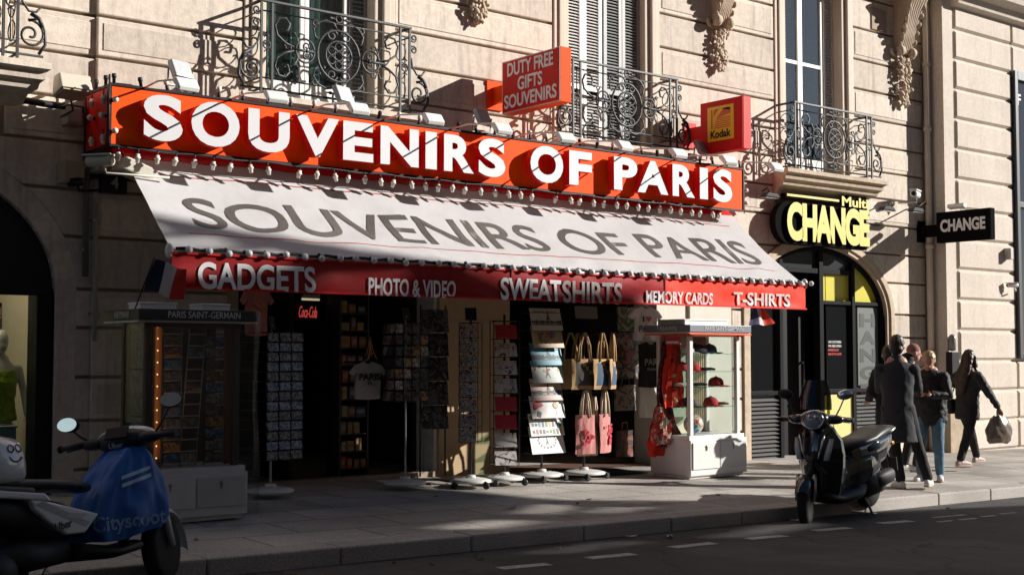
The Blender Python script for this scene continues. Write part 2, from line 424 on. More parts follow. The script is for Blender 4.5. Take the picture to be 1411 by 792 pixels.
mb.add([(x, y, RG(x, y)) for y in (-8, KERB) for x in xs], [(i, i + 1, 5 + i, 4 + i) for i in range(3)])
tag(mb.build('road', ASPH), kind='structure')
mb = MB(); mb.add([(x, y, G(x, y)) for y in (KERB + .28, 17.2) for x in xs], [(i, i + 1, 5 + i, 4 + i) for i in range(3)])
tag(mb.build('pavement', SLAB), kind='structure')
mb = MB(); mb.add([(x, y, RG(x, -8) + .12) for y in (-13, -8) for x in xs], [(i, i + 1, 5 + i, 4 + i) for i in range(3)])
mb.add([(x, -8, RG(x, -8) + z) for z in (0, .12) for x in xs], [(i, i + 1, 5 + i, 4 + i) for i in range(3)])
tag(mb.build('far_pavement', SLAB), kind='structure')
mb = MB(); x = -4.0; random.seed(3)
while x < 40:
    L = random.choice((1.0, 1.25, 1.4, 1.1)); g = .012
    x0, x1 = x + g / 2, x + L - g / 2; dz = random.uniform(-.004, .004)
    vs = []
    for y, top in ((KERB - .0, False), (KERB, True), (KERB + .285, True), (KERB + .285, False)):
        for xx in (x0, x1): vs.append((xx, y, (G(xx, y) + .003 + dz) if top else RG(xx, KERB) - .08))
    mb.add(vs, [(0, 1, 3, 2), (2, 3, 5, 4), (4, 5, 7, 6), (0, 2, 4, 6), (1, 7, 5, 3)]); x += L
tag(mb.build('kerb', KST, bevel=.018, seg=3), kind='structure')
PAINT = mat('worn road paint', (.50, .49, .46), .8, noise=(9, .35), speck=(60, .4))
mb = MB()
def mark(p0, p1, w):
    a = onG(*p0, True); b = onG(*p1, True); d = (b - a); d.z = 0; d.normalize(); n = Vector((-d.y, d.x, 0)) * w / 2
    q = [a - n, b - n, b + n, a + n]
    mb.add([(v.x, v.y, RG(v.x, v.y) + .004) for v in q], [(0, 1, 2, 3)])
for a, b in (((688, 783), (756, 777)), ((811, 769), (873, 763)), ((926, 754), (984, 748)), ((1030, 742.5), (1081, 738)), ((1122, 731), (1170, 727)), ((1212, 721), (1255, 717.5)), ((1285, 713), (1330, 709)), ((1292, 719), (1312, 717)), ((1322, 716), (1345, 714)), ((1352, 712), (1372, 710)), ((1378, 708), (1400, 706))):
    mark(a, b, .13 if a[0] < 1270 else .06)
tag(mb.build('lane_markings', PAINT), kind='structure')

# ================================================================= STONE BUILDING WITH THE SHOPS
bld = thing('stone_building', 'cream limestone apartment building with carved brackets, iron balconies and two arched shops', 'building', (11, WALL, 0))
XL, XR = -3.0, 19.05
ZS = [-.25, .45, .93, 1.36, 1.85, 2.23, 2.75, 3.22, 3.69, 4.13, 4.57, 4.99, 5.42, 5.88, 6.36, 6.88, 7.4, 7.9, 8.4, 8.9, 9.4, 9.9, 10.4]
WX = [-1.58, 2.85, 7.28, 11.70, 16.13]         # window axes
def ell(xc, hw, s, b):
    def half(z): return hw if z <= s else (hw * math.sqrt(max(0, 1 - ((z - s) / b) ** 2)) if z < s + b else 0)
    return (xc, half, -1, s + b)
def rect(xc, hw, z0, z1):
    return (xc, lambda z: hw if z0 <= z <= z1 else 0, z0, z1)
ARCHL = (2.85, 1.50, 2.2, 1.2); ARCHR = (16.25, 1.70, 2.2, 1.06)
opens = [ell(ARCHL[0], ARCHL[1] + .20, ARCHL[2], ARCHL[3] + .2), ell(ARCHR[0], ARCHR[1] + .17, ARCHR[2], ARCHR[3] + .17), rect(10.15, 4.0, -1, 3.22)]
opens += [rect(x, .98, 3.69, 7.9) for x in WX]
mb = MB(); rp = MB()
PIL = 4.70
def course(z0, z1, k):
    mids = [o for o in opens if o[2] < z1 - .02 and o[3] > z0 + .02]
    mids.sort(key=lambda o: o[0]); g = .016
    left = lambda z: XL; out = []
    for o in mids:
        out.append((left, (lambda z, o=o: o[0] - max(o[1](z), .0)))); left = (lambda z, o=o: o[0] + max(o[1](z), .0))
    out.append((left, lambda z: XR)); n = 6; zz = [z0 + g + (z1 - z0 - 2 * g) * i / n for i in range(n + 1)]
    for l, r in out:
        a = [(l(z), z) for z in zz]; b = [(r(z), z) for z in zz]
        if min(q[0] - p[0] for p, q in zip(a, b)) < .03: continue
        segs = [(a, b, WALL)]
        if a[0][0] < PIL < b[0][0]:
            segs = [(a, [(PIL, z) for z in zz], WALL + .055), ([(PIL, z) for z in zz], b, WALL)]
        for A, B, yy in segs:
            if all(abs(p[0] - A[0][0]) < 1e-4 for p in A): A = [A[0], A[-1]]
            if all(abs(p[0] - B[0][0]) < 1e-4 for p in B): B = [B[0], B[-1]]
            mb.prism(A + B[::-1], yy, WALL + .12)
            # raised panel with a fine incised line on every second course
            if k % 2 == 0 and len(A) == 2 and len(B) == 2 and B[0][0] - A[0][0] > .5 and z1 - z0 > .3:
                i = .055; rp.prism([(A[0][0] + i, z0 + g + i), (B[0][0] - i, z0 + g + i), (B[0][0] - i, z1 - g - i), (A[0][0] + i, z1 - g - i)], yy - .010, yy + .01)
for k in range(len(ZS) - 1): course(ZS[k], ZS[k + 1], k)
# backing wall behind the joints, in strips round the openings
bk = MB(); Y0, Y1 = WALL + .045, WALL + .40
def strip(x0, x1, z0, z1): bk.box(x0, x1, Y0 + (.055 if x1 <= PIL else 0), Y1, z0, z1)
cuts = [XL]
for x in WX: cuts += [x - .75, x + .75]
cuts.append(XR)
for i in range(0, len(cuts), 2):
    if cuts[i] < PIL < cuts[i + 1]: strip(cuts[i], PIL, 4.1, 10.4); strip(PIL + .001, cuts[i + 1], 4.1, 10.4)
    else: strip(cuts[i], cuts[i + 1], 4.1, 10.4)
for x in WX: strip(x - .75, x + .75, 7.4, 10.4)
def archwall(xc, hw, s, b, x0, x1):
    n = 24; arc = [(xc + hw * math.cos(math.pi * i / n), s + b * math.sin(math.pi * i / n)) for i in range(n + 1)]
    pts = [(x1, -.3), (x1, 4.1), (x0, 4.1), (x0, -.3), (xc - hw, -.3)] + arc[::-1] + [(xc + hw, -.3)]
    h = len(arc) // 2
    bk.prism([(xc + hw, -.3), (x1, -.3), (x1, 4.1), (xc, 4.1)] + [arc[i] for i in range(h, -1, -1)], Y0 + (.055 if xc < PIL else 0), Y1)
    bk.prism([(xc, 4.1), (x0, 4.1), (x0, -.3), (xc - hw, -.3)] + [arc[i] for i in range(len(arc) - 1, h - 1, -1)], Y0 + (.055 if xc < PIL else 0), Y1)
archwall(ARCHL[0], ARCHL[1], ARCHL[2], ARCHL[3], -3.0, PIL); strip(PIL + .001, 6.30, -.3, 4.1)
strip(6.30, 14.16, 2.85, 4.1); archwall(ARCHR[0], ARCHR[1], ARCHR[2], ARCHR[3], 14.16, XR)
mb.box(8.86, 10.02, WALL + .02, Y1, -.25, 2.85)
wall = mb.build('wall', STONE, bld, w=True, bevel=.012, seg=2)
rp.build('raised_panel', STONE, bld, w=True, bevel=.006, seg=1)
bk.build('wall_backing', STONED, bld, w=True)
# arch mouldings
for (xc, hw, s, b), nm in ((ARCHL, 0), (ARCHR, 1)):
    m2 = MB(); yy = WALL + (.055 if nm == 0 else 0); n = 32
    for (o1, o2, pr) in (((.0, .07, .0), (.07, .165, .03)) if nm else ((.0, .20, -.004),)):
        arc = [(-1, None)]
        P = []
        for i in range(n + 1):
            a = math.pi * i / n; P.append(((xc + (hw + o1) * math.cos(a), s + (b + o1) * math.sin(a)), (xc + (hw + o2) * math.cos(a), s + (b + o2) * math.sin(a))))
        P = [((xc + hw + o1, -.2), (xc + hw + o2, -.2))] + P + [((xc - hw - o1, -.2), (xc - hw - o2, -.2))]
        for p, q in zip(P[:-1], P[1:]): m2.prism([p[0], p[1], q[1], q[0]], yy - pr, yy + .10)
    m2.build('arch_moulding', CARVE if nm == 1 else STONE, bld, w=True)
# roof / upper mass behind the frame so that the building is whole
m2 = MB(); m2.box(XL, XR, WALL + .02, WALL + 10, 10.72, 22); m2.box(XL, XL + .3, WALL + .4, WALL + 10, -.3, 10.4); m2.box(XL, XR, WALL + 9.7, WALL + 10, -.3, 10.4); m2.box(XR - .2, XR, WALL + .4, WALL + 10, -.3, 10.4)
m2.build('rear_walls', STONE, bld, w=True)
m2 = MB(); m2.box(XL, XR, WALL - .28, WALL + .4, 10.42, 10.7); m2.build('cornice', STONE, bld, w=True)
# windows
CURT = mat('net curtain', (.42, .47, .46), .9, noise=(30, .15))
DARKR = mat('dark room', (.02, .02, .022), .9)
for wi, xw in enumerate(WX):
    if wi == 0: continue
    zb, zt = 4.16, 7.35; yg = WALL + .22
    cas = MB()
    for sx in (-1, 1):
        for (a, b, pr) in ((.70, .80, .00), (.80, .90, .045), (.90, .975, .02)):
            xa, xb = sorted((xw + sx * a, xw + sx * b)); cas.box(xa, xb, WALL - pr, WALL + .3, zb, zt + .45)
    cas.box(xw - .7, xw + .7, WALL - .02, WALL + .3, zt, zt + .45)
    cas.build('window_casing', PLINTHW, bld, w=True, bevel=.012)
    fr = MB(); x0, x1 = xw - .70, xw + .70
    if wi == 3:                           # closed louvred shutters
        sh = None
        for (a, b) in ((x0, xw - .02), (xw + .02, x1)):
            s2 = MB(); w2 = (b - a) / 2
            for (c, d) in ((a, a + w2 - .005), (a + w2 + .005, b)):
                s2.box(c, c + .055, WALL + .10, WALL + .14, zb, zt); s2.box(d - .055, d, WALL + .10, WALL + .14, zb, zt)
                for zz in (zb, zb + .95, zt - .07): s2.box(c + .055, d - .055, WALL + .10, WALL + .14, zz, zz + .07)
                z = zb + .09
                while z < zt - .1:
                    if not (zb + .90 < z < zb + 1.03): s2.obox(((c + d) / 2, WALL + .12, z), (d - c - .11, .045, .008), (R(38), 0, 0))
                    z += .042
            s2.build('shutter', WPAINT if a == x0 else GPAINT, bld, w=True)
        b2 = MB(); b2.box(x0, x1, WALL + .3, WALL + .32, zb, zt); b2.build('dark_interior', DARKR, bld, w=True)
        continue
    lw = 1.0 if wi == 4 else 1.4
    # two glazed leaves
    f0, f1 = (x0, x1 - .24) if wi == 2 or wi == 4 else (x0, x1)
    xm = (f0 + f1) / 2
    for a in (f0, xm - .055, xm + .005, f1 - .06): fr.box(a, a + .055, yg - .03, yg + .03, zb, zt)
    for (a, b) in ((f0 + .055, xm - .055), (xm + .06, f1 - .06)):
        for zz in (zb, zt - .08): fr.box(a, b, yg - .028, yg + .028, zz, zz + .08)
        fr.box(a, b, yg - .02, yg + .02, zb + .08, zb + .50)
        if wi == 4: fr.box(a, b, yg - .025, yg + .025, 6.12, 6.18)
    W1 = fr.build('window_frame', WPAINT, bld, w=True, bevel=.006)
    gl = MB()
    for (a, b) in ((f0 + .055, xm - .055), (xm + .06, f1 - .06)): gl.box(a, b, yg - .004, yg + .004, zb + .5, zt - .08)
    gl.build('pane', GLASSD, W1, w=True)
    cu = MB(); n = 40
    g = [[(f0 + (f1 - f0) * i / n, yg + .12 + .018 * math.sin(i * 1.9), z) for i in range(n + 1)] for z in (zb + .45, zt)]
    if wi != 4: cu.sheet(g); cu.build('curtain', CURT, bld, w=True)
    else:
        z = zb + .4
        while z < zt: cu.obox((f0 + .27, yg + .08, z), (.44, .03, .004), (R(35), 0, 0)); z += .035
        cu.build('blind', WPAINT, bld, w=True)
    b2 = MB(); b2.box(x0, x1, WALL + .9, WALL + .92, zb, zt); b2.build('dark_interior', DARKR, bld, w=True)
    if wi in (2, 4):                      # leaf folded into the right reveal
        s2 = MB(); a, b = x1 - .235, x1 - .005
        s2.box(a, a + .04, yg - .05, yg - .01, zb, zt); s2.box(b - .04, b, yg - .05, yg - .01, zb, zt)
        z = zb + .05
        while z < zt: s2.obox(((a + b) / 2, yg - .03, z), (b - a - .08, .05, .010), (R(40), 0, 0)); z += .05
        s2.box(a + .04, b - .04, yg - .02, yg - .015, zb, zt)
        s2.build('shutter', GPAINT if wi == 2 else WPAINT, bld, w=True)
# balconies
def rail_mesh():
    """wrought iron balconet, local: x along the wall centred on 0, z up from 0 to .95, y=0 at the front, wall at +.38"""
    ir = MB(); HW, H, D = .95, .95, .36
    def t2(pts, r=.009, y=0.0): ir.tube([(p[0], y, p[1]) for p in pts], r * 1.35, 5)
    def mir(pts): return [(-p[0], p[1]) for p in pts]
    for z, r in ((H, .018), (.84, .009), (.12, .009), (.0, .013)):
        ir.tube([(-HW, 0, z), (HW, 0, z)], r, 6)
        for sx in (-1, 1): ir.tube([(sx * HW, 0, z), (sx * HW, D, z)], r, 6)
    ir.tube([(-HW - .24, 0, 0), (HW + .24, 0, 0)], .013, 6)
    ir.box(-HW - .02, HW + .02, -.02, .02, H - .01, H + .012)
    for sx in (-1, 1):
        for q in (HW, HW - .13): ir.box(sx * q - .012, sx * q + .012, -.012, .012, -.04, H)
        t2(circ(sx * (HW - .065), .48, .042), .007); t2([(sx * (HW - .065), .12), (sx * (HW - .065), .43)], .006); t2([(sx * (HW - .065), .53), (sx * (HW - .065), .84)], .006)
        for zz in (.40, .56): t2([(sx * (HW - .065) - .03, zz), (sx * (HW - .065), zz + .03), (sx * (HW - .065) + .03, zz)], .006)
        # outer consoles
        t2([(sx * p[0], p[1]) for p in spiral(HW + .12, .20, .14, .02, R(100), -1.6, 26)], .010)
        t2([(sx * (HW + .10), .33), (sx * (HW + .20), .36), (sx * (HW + .25), .25), (sx * (HW + .26), .12), (sx * (HW + .2), .02)], .012)
        t2([(sx * p[0], p[1]) for p in ((HW + .02, .60), (HW + .04, .50), (HW + .10, .42), (HW + .17, .42), (HW + .21, .47))], .009)
        t2([(sx * (HW + .12), .40), (sx * (HW + .20), .36), (sx * (HW + .23), .28)], .016)
        for c in (.70, .84): t2([(sx * p[0], p[1]) for p in spiral(HW + .055, c, .05, .012, R(180), 1.4 if c > .8 else -1.4, 16)], .008)
    t2(circ(0, .48, .165, .165, 28), .011); t2(circ(0, .48, .05), .007)
    for k in range(6):
        a = k * math.pi / 3 + R(30); t2(circ(.103 * math.cos(a), .48 + .103 * math.sin(a), .046, None, 12), .007)
    t2(circ(0, .48, .27, .285, 32), .011)
    for sy in (1, -1):
        f = lambda p: [(x, .48 + sy * (z - .48)) for x, z in p]
        for sx in (1, -1):
            g = lambda p: [(sx * x, z) for x, z in f(p)]
            t2(g(spiral(.085, .70, .07, .018, R(170), -1.3, 18)), .009)
            t2(g([(.02, .77), (.06, .84), (.16, .86), (.26, .82), (.32, .74), (.30, .66), (.26, .64)]), .009)
            t2(g(spiral(.30, .80, .045, .012, R(200), -1.2, 14)), .008)
            # big C scrolls at the ends
            t2(g([(.56, .50), (.66, .53), (.76, .60), (.79, .70), (.74, .79), (.66, .80), (.61, .74), (.63, .67), (.69, .67)]), .010)
            t2(g([(.50, .49), (.52, .58), (.48, .66), (.43, .65), (.44, .59)]), .008)
            t2(g([(.56, .50), (.50, .56), (.55, .66), (.59, .64)]), .008)
    for sx in (1, -1):
        t2(circ(sx * .42, .48, .115, .13, 20), .009)
        for sy in (1, -1): t2([(sx * x, .48 + sy * z) for x, z in spiral(.40, .05, .05, .012, R(-90), 1.2, 14)], .007)
        t2([(sx * .31, .48), (sx * .62, .48)], .012); ir.ball((sx * .40, 0, .48), .022); ir.ball((sx * .60, 0, .48), (.015, .015, .03))
    for zc in (.895, .06):
        t2(circ(0, zc, .04), .008)
        for sx in (1, -1): t2([(sx * .05, zc), (sx * .15, zc)], .007); ir.ball((sx * .10, 0, zc), (.03, .012, .018), seg=6, rings=5)
    for sx in (1, -1):                    # side returns
        for z0 in (.25, .48, .70): ir.tube([(sx * .95, D * .5 + .1 * math.cos(a), z0 + .1 * math.sin(a)) for a in [i * math.pi / 6 for i in range(13)]], .007, 5)
    return ir
rail0 = None
for wi in (1, 2, 3, 4):
    xw = WX[wi]; sl = MB()
    prof = [(0, 4.33), (-.46, 4.33), (-.46, 4.27), (-.40, 4.25), (-.38, 4.18), (-.32, 4.15), (-.30, 4.10), (-.18, 4.06), (-.12, 3.98), (-.05, 3.96), (0, 3.96)]
    n = len(prof); e = 1.24
    vs = [(xw + sx * (e + min(0, 0) + .0 - (.46 + p[0]) * .45), WALL + p[0], p[1]) for sx in (-1, 1) for p in prof]
    sl.add(vs, [tuple(range(n - 1, -1, -1)), tuple(range(n, 2 * n))] + [(i, (i + 1) % n, n + (i + 1) % n, n + i) for i in range(n)])
    sl.build('balcony_slab', CARVE if wi > 3 else STONE, bld, w=True)
    if rail0 is None:
        rail0 = rail_mesh().build('balcony_railing', IRON, bld); rail0.location = (xw - 11, -.36, 4.40)
    else:
        r = rail0.copy(); COL.objects.link(r); r.parent = bld; r.location = (xw - 11, -.36, 4.40)
# carved brackets between the windows: scroll console and hanging fruit
def corbel(xc, ztip, big=False):
    c = MB(); k = 1.25 if big else 1.0; z0 = ztip
    rnd = random.Random(int(xc * 10))
    for i in range(120):                   # garland
        t = i / 119; z = z0 + .06 + t * .62 * k; w = (.05 + .10 * math.sin(min(1, t * 1.6) * math.pi * .75)) * k
        if .42 < t < .5: w *= .5
        q_ = rnd.uniform(.018, .036) * k; c.ball((xc + rnd.uniform(-w, w), WALL - .03 - rnd.uniform(0, .10), z), (q_, q_ * .6, q_ * rnd.uniform(1, 1.9)), seg=6, rings=4, rot=(rnd.uniform(-.8, .8), rnd.uniform(-1.2, 1.2), 0))
    zc = z0 + .68 * k
    for sx in (-1, 1):                    # lower volutes
        c.lathe([(.02, -.05), (.075, -.05), (.085, -.02), (.085, .02), (.075, .05), (.02, .05)], (xc + sx * .13 * k, WALL - .13, zc + .10), 'x', 12)
        c.tube([(xc + sx * .19 * k, WALL - .06, zc + .02), (xc + sx * .24 * k, WALL - .07, zc + .05), (xc + sx * .25 * k, WALL - .07, zc + .12)], .03, 6)
    for i in range(7):                    # acanthus ribs of the console
        a = -1 + i / 3; x = xc + a * .13 * k
        c.limb([(x, WALL - .10, zc + .08), (x * .7 + xc * .3, WALL - .20, zc + .35 * k), (x, WALL - .30, zc + .62 * k), (x + a * .05, WALL - .46, zc + .86 * k)], [.03, .034, .036, .03], 7)
    for i in range(14):
        t = i / 13; sx = -1 if i % 2 else 1
        c.ball((xc + sx * .15 * k, WALL - .12 - .3 * t, zc + .12 + .75 * k * t), (.03, .05, .055), seg=7, rings=5, rot=(.5, 0, sx * .4))
    c.prism([(WALL + .05, zc), (WALL - .06, zc), (WALL - .14, zc + .3 * k), (WALL - .24, zc + .6 * k), (WALL - .42, zc + .9 * k), (WALL - .55, zc + 1.0 * k), (WALL - .55, zc + 1.15 * k), (WALL + .05, zc + 1.15 * k)], xc - .12 * k, xc + .12 * k, 'x')
    c.build('carved_bracket', CARVE, bld, w=True)
for xc, zt, bg_ in ((-.0, 5.62, False), (5.08, 5.62, False), (9.45, 5.62, False), (13.86, 5.62, False), (18.40, 5.68, True)):
    if xc > 6: corbel(xc, zt, bg_)
m2 = MB(); m2.prism([(WALL + .04, 7.55), (WALL - .55, 7.75), (WALL - .75, 8.0), (WALL - .75, 8.25), (WALL + .04, 8.25)], XL, XR, 'x')
m2.build('upper_balcony', STONE, bld, w=True)
# carved initials panel
m2 = MB(); m2.box(17.62, 18.02, WALL - .02, WALL + .02, 6.92, 7.28); m2.build('carved_panel', STONED, bld, w=True)

# ---- right hand building
b2 = thing('stone_building', 'pale limestone building with deep banded courses standing forward beyond the downpipe', 'building', (22, 12.1, 0))
m2 = MB(); j = [1.98 + .515 * i for i in range(-5, 17)]; YR = 12.10
for i in range(len(j) - 1):
    z0, z1 = max(j[i], -.3) + .018, j[i + 1] - .018
    if j[i + 1] < 0: continue
    for xa, xb in ((19.43, 21.24), (23.9, 30)):
        if 1.5 < (z0 + z1) / 2 < 6.7 or xa < 20: m2.box(xa, xb, YR, YR + .2, z0, z1)
    if not 1.5 < (z0 + z1) / 2 < 6.7: m2.box(21.26, 23.88, YR, YR + .2, z0, z1)
m2.build('wall', STONE2, b2, w=True, bevel=.035, seg=1)
m2 = MB(); m2.box(19.36, 30, YR + .045, YR + .35, -.3, 22); m2.box(19.10, 19.40, YR + .03, YR + 8, -.3, 12.2)
m2.build('wall_backing', STONE2, b2, w=True)
m2 = MB(); m2.prism([(YR + .05, 7.5), (YR - .12, 7.55), (YR - .16, 7.68), (YR - .34, 7.74), (YR - .38, 7.9), (YR + .05, 7.9)], 19.36, 30, 'x'); m2.build('string_course', STONE2, b2, w=True)
m2 = MB(); m2.box(19.05, 19.5, YR - .03, YR + .6, -.25, .62); m2.build('plinth', mat('stained stone plinth', (.42, .34, .24), .9, noise=(4, .3)), b2, w=True, bevel=.01)
m2 = MB(); m2.box(21.24, 21.34, YR - .06, YR + .05, 1.5, 6.66); m2.box(21.34, 23.8, YR - .06, YR + .05, 6.5, 6.66); m2.box(23.8, 23.9, YR - .06, YR + .05, 1.5, 6.66); m2.box(21.34, 23.8, YR - .06, YR + .05, 1.5, 1.6); m2.box(21.34, 23.8, YR - .05, YR + .04, 4.2, 4.3)
wf = m2.build('shop_window_frame', mat('dark grey aluminium', (.07, .075, .08), .4, .3), b2, w=True, bevel=.008)
m2 = MB(); m2.box(21.34, 23.8, YR + .01, YR + .03, 1.6, 6.5); m2.build('pane', mat('black shop glass', (.012, .013, .015), .08, spec=.8), wf, w=True)
m2 = MB(); m2.text('F', (21.40, YR - .003, 6.06), (1, 0, 0), (0, 0, 1), .2, None, .006, .02); m2.build('lettering', LETW, wf, w=True)

# ---- gutter corner: downpipe
dp = thing('downpipe', 'tall cream downpipe in the corner between the two buildings', 'pipe', (19.0, 12.36, 0))
m2 = MB(); m2.tube([(19.0, 12.38, -.05), (19.0, 12.38, 9)], .055, 12); m2.build('pipe', mat('cream pipe paint', (.60, .52, .42), .5, noise=(3, .1)), dp, w=True)
m2 = MB()
for z in (1.6, 3.4, 5.4, 6.5): m2.lathe([(.06, -.04), (.072, -.04), (.072, .04), (.06, .04)], (19.0, 12.38, z), 'z', 12); m2.box(18.98, 19.16, 12.40, 12.45, z - .02, z + .02)
m2.build('bracket', mat('cream pipe paint', (1, 1, 1)), dp, w=True)
m2 = MB(); m2.lathe([(.03, -.04), (.13, -.04), (.14, -.01), (.12, .01), (.09, .0), (.07, .03), (.03, .04)], (19.03, 12.28, .20), 'y', 18); m2.build('cleanout_cap', CARVE, dp, w=True)
mx = thing('meter_box', 'narrow black meter box with glass lamp on top in the pipe corner', 'box', (19.18, 12.1, 1.2))
m2 = MB(); m2.box(19.02, 19.24, 12.0, 12.12, 1.18, 1.62); m2.build('case', BLACK, mx, w=True, bevel=.01)
m2 = MB(); m2.lathe([(.02, 0), (.06, .01), (.065, .12), (.06, .24), (.03, .28)], (19.13, 12.06, 1.63), 'z', 12); m2.build('lamp_glass', mat('grey lamp glass', (.25, .26, .25), .15), mx, w=True)
# conduits on the left
for xx, z0, z1, lab, m in ((4.60, 2.35, 3.62, 'dark drain pipe running down beside the left end of the sign', mat('dark pipe', (.12, .11, .10), .6)), (4.70, 1.72, 3.1, 'pale thin conduit with bright lower end on the pilaster', mat('pale conduit', (.40, .37, .32), .45))):
    d2 = thing('conduit_pipe', lab, 'pipe', (xx, WALL - .05, z0))
    m2 = MB(); m2.tube([(xx, WALL - .04, z0), (xx, WALL - .04, z1)], .032 if xx < 4.65 else .022, 10); m2.build('pipe', m, d2, w=True)
    m2 = MB()
    for z in (z0 + .25, z1 - .2): m2.box(xx - .05, xx + .05, WALL - .06, WALL + .01, z, z + .03)
    m2.build('clip', STEEL, d2, w=True)

# ================================================================= LEFT SHOP (under the arch): window, blind, mannequin
ls = thing('arched_shopfront', 'black framed arched shop window with lowered dark blind, left edge', 'shop window', (2.85, 12.8, 0))
m2 = MB(); xa, xb = ARCHL[0] - ARCHL[1], ARCHL[0] + ARCHL[1]; n = 24
arc = [(ARCHL[0] + ARCHL[1] * math.cos(math.pi * i / n), ARCHL[2] + ARCHL[3] * math.sin(math.pi * i / n)) for i in range(n + 1)]
m2.prism(arc, 12.66, 12.72, 'y'); m2.box(xa, xb, 12.64, 12.70, 2.16, 2.24)
m2.build('blind', mat('black blind', (.008, .008, .009), .7), ls, w=True)
m2 = MB(); m2.box(xb - .16, xb, 12.62, 12.9, -.1, 2.2); m2.box(xa, xa + .16, 12.62, 12.9, -.1, 2.2); m2.box(xa + .16, xb - .16, 12.62, 12.9, -.1, .35)
m2.build('frame', BLACK, ls, w=True, bevel=.008)
m2 = MB(); m2.box(xa + .16, xb - .16, 12.70, 12.71, .35, 2.16); m2.build('pane', GLASSC, ls, w=True)
m2 = MB(); CRW = mat('cream display wall', (.55, .50, .38), .8, noise=(2, .05)); m2.box(xa, xb + .2, 14.3, 14.35, -.1, 3.2); m2.box(xb, xb + .03, 12.9, 14.3, -.1, 3.2); m2.box(xa - .03, xa, 12.9, 14.3, -.1, 3.2); m2.box(xa, xb, 12.9, 14.3, -.15, -.1); m2.box(xa, xb, 12.75, 14.3, 3.42, 3.46)
m2.build('display_room', CRW, ls, w=True)
lt = bpy.data.lights.new('shop_window_lamp', 'AREA'); lt.energy = 13; lt.color = (1, .86, .60); lt.size = .8
lo = bpy.data.objects.new('shop_window_lamp', lt); COL.objects.link(lo); lo.location = (3.3, 13.3, 3.2); lo.parent = ls; lo.matrix_parent_inverse = Matrix.Translation(ls.location).inverted()
# mannequin in a yellow green top
MANN = mat('mannequin plastic', (.50, .50, .46), .35); MTOP = mat('yellow green satin', (.20, .30, .015), .4, noise=(14, .5), bump=(18, .5, .02))
px_ = onY(3, 500, 13.25); mq = thing('mannequin', 'white headed mannequin in a yellow green top in the left shop window', 'mannequin', (px_.x - .02, 13.25, .88)); z_ = onY(3, 470, 13.25).z - .88
b = MB(); b.ball((0, -.01, z_), (.075, .095, .12), seg=16, rings=12); b.ball((0, -.05, z_ - .05), (.055, .06, .07)); b.limb([(0, 0, z_ - .08), (0, .01, z_ - .22)], [.045, .055], 12)
b.limb([(0, .01, z_ - .20), (0, .01, z_ - .27), (0, 0, z_ - .42), (0, 0, z_ - .60), (0, 0, z_ - .74)], [(.10, .06), (.17, .08), (.155, .10), (.125, .085), (.16, .10)], 16, 0, (1, 0, 0))
for s in (1, -1): b.limb([(s * .18, .0, z_ - .27), (s * .235, .0, z_ - .50), (s * .25, -.06, z_ - .74)], [.045, .036, .026], 10)
mo = b.organic('body', MANN, mq, .012, 3); f = MB()
for s in (1, -1):
    f.limb([(s * .25, -.06, z_ - .74), (s * .255, -.10, z_ - .80)], [(.03, .014), (.036, .012)], 8)
    for q in range(4): f.limb([(s * (.235 + .014 * q), -.11, z_ - .81), (s * (.235 + .016 * q), -.16, z_ - .845)], [.008, .006], 6)
    f.limb([(s * .225, -.09, z_ - .78), (s * .205, -.13, z_ - .80)], [.009, .007], 6)
joinmesh(mo, f)
b = MB(); b.tube([(0, .01, z_ - .30), (0, 0, z_ - .42), (0, 0, z_ - .60), (0, 0, z_ - .80)], [(.165, .095), (.168, .112), (.145, .10), (.18, .115)], 20, 0, (1, 0, 0)); b.organic('top', MTOP, mq, .012, 2, .02, .05)
for s in (1, -1): b = MB(); b.tube([(s * .09, -.07, z_ - .33), (s * .10, .0, z_ - .235), (s * .09, .08, z_ - .33)], .008, 6); b.build('strap', MTOP, mq)
b = MB(); b.tube([(0, .02, 0), (0, .02, z_ - .72)], .015, 8); b.lathe([(.02, 0), (.14, .002), (.14, .012), (.02, .014)]); b.build('stand', STEEL, mq)
dc = thing('display_cube', 'blue grey display cube standing in the left shop window', 'plinth', (3.75, 13.1, 0))
m2 = MB(); m2.box(3.10, 4.12, 12.95, 13.6, -.09, .86); m2.build('body', mat('blue grey laminate', (.17, .24, .27), .6), dc, w=True, bevel=.006)
m2 = MB(); m2.box(3.09, 4.13, 12.94, 13.61, .863, .88); m2.build('top', mat('blue grey laminate', (.2, .3, .3)), dc, w=True, bevel=.004)
pf = thing('framed_picture', 'black framed picture hanging in the left shop window', 'picture', (4.0, 14.25, 1.6))
m2 = MB(); c = onY(0, 417, 14.28); e = onY(31, 500, 14.28)
m2.box(e.x - .9, e.x, 14.24, 14.29, e.z, c.z); m2.build('frame', BLACK, pf, w=True, bevel=.01)
m2 = MB(); m2.box(e.x - .84, e.x - .05, 14.228, 14.238, e.z + .05, c.z - .05); m2.build('print', printmat('sepia print', [(.4, .36, .3), (.2, .18, .15), (.05, .05, .04), (.3, .27, .2)], 5), pf, w=True)
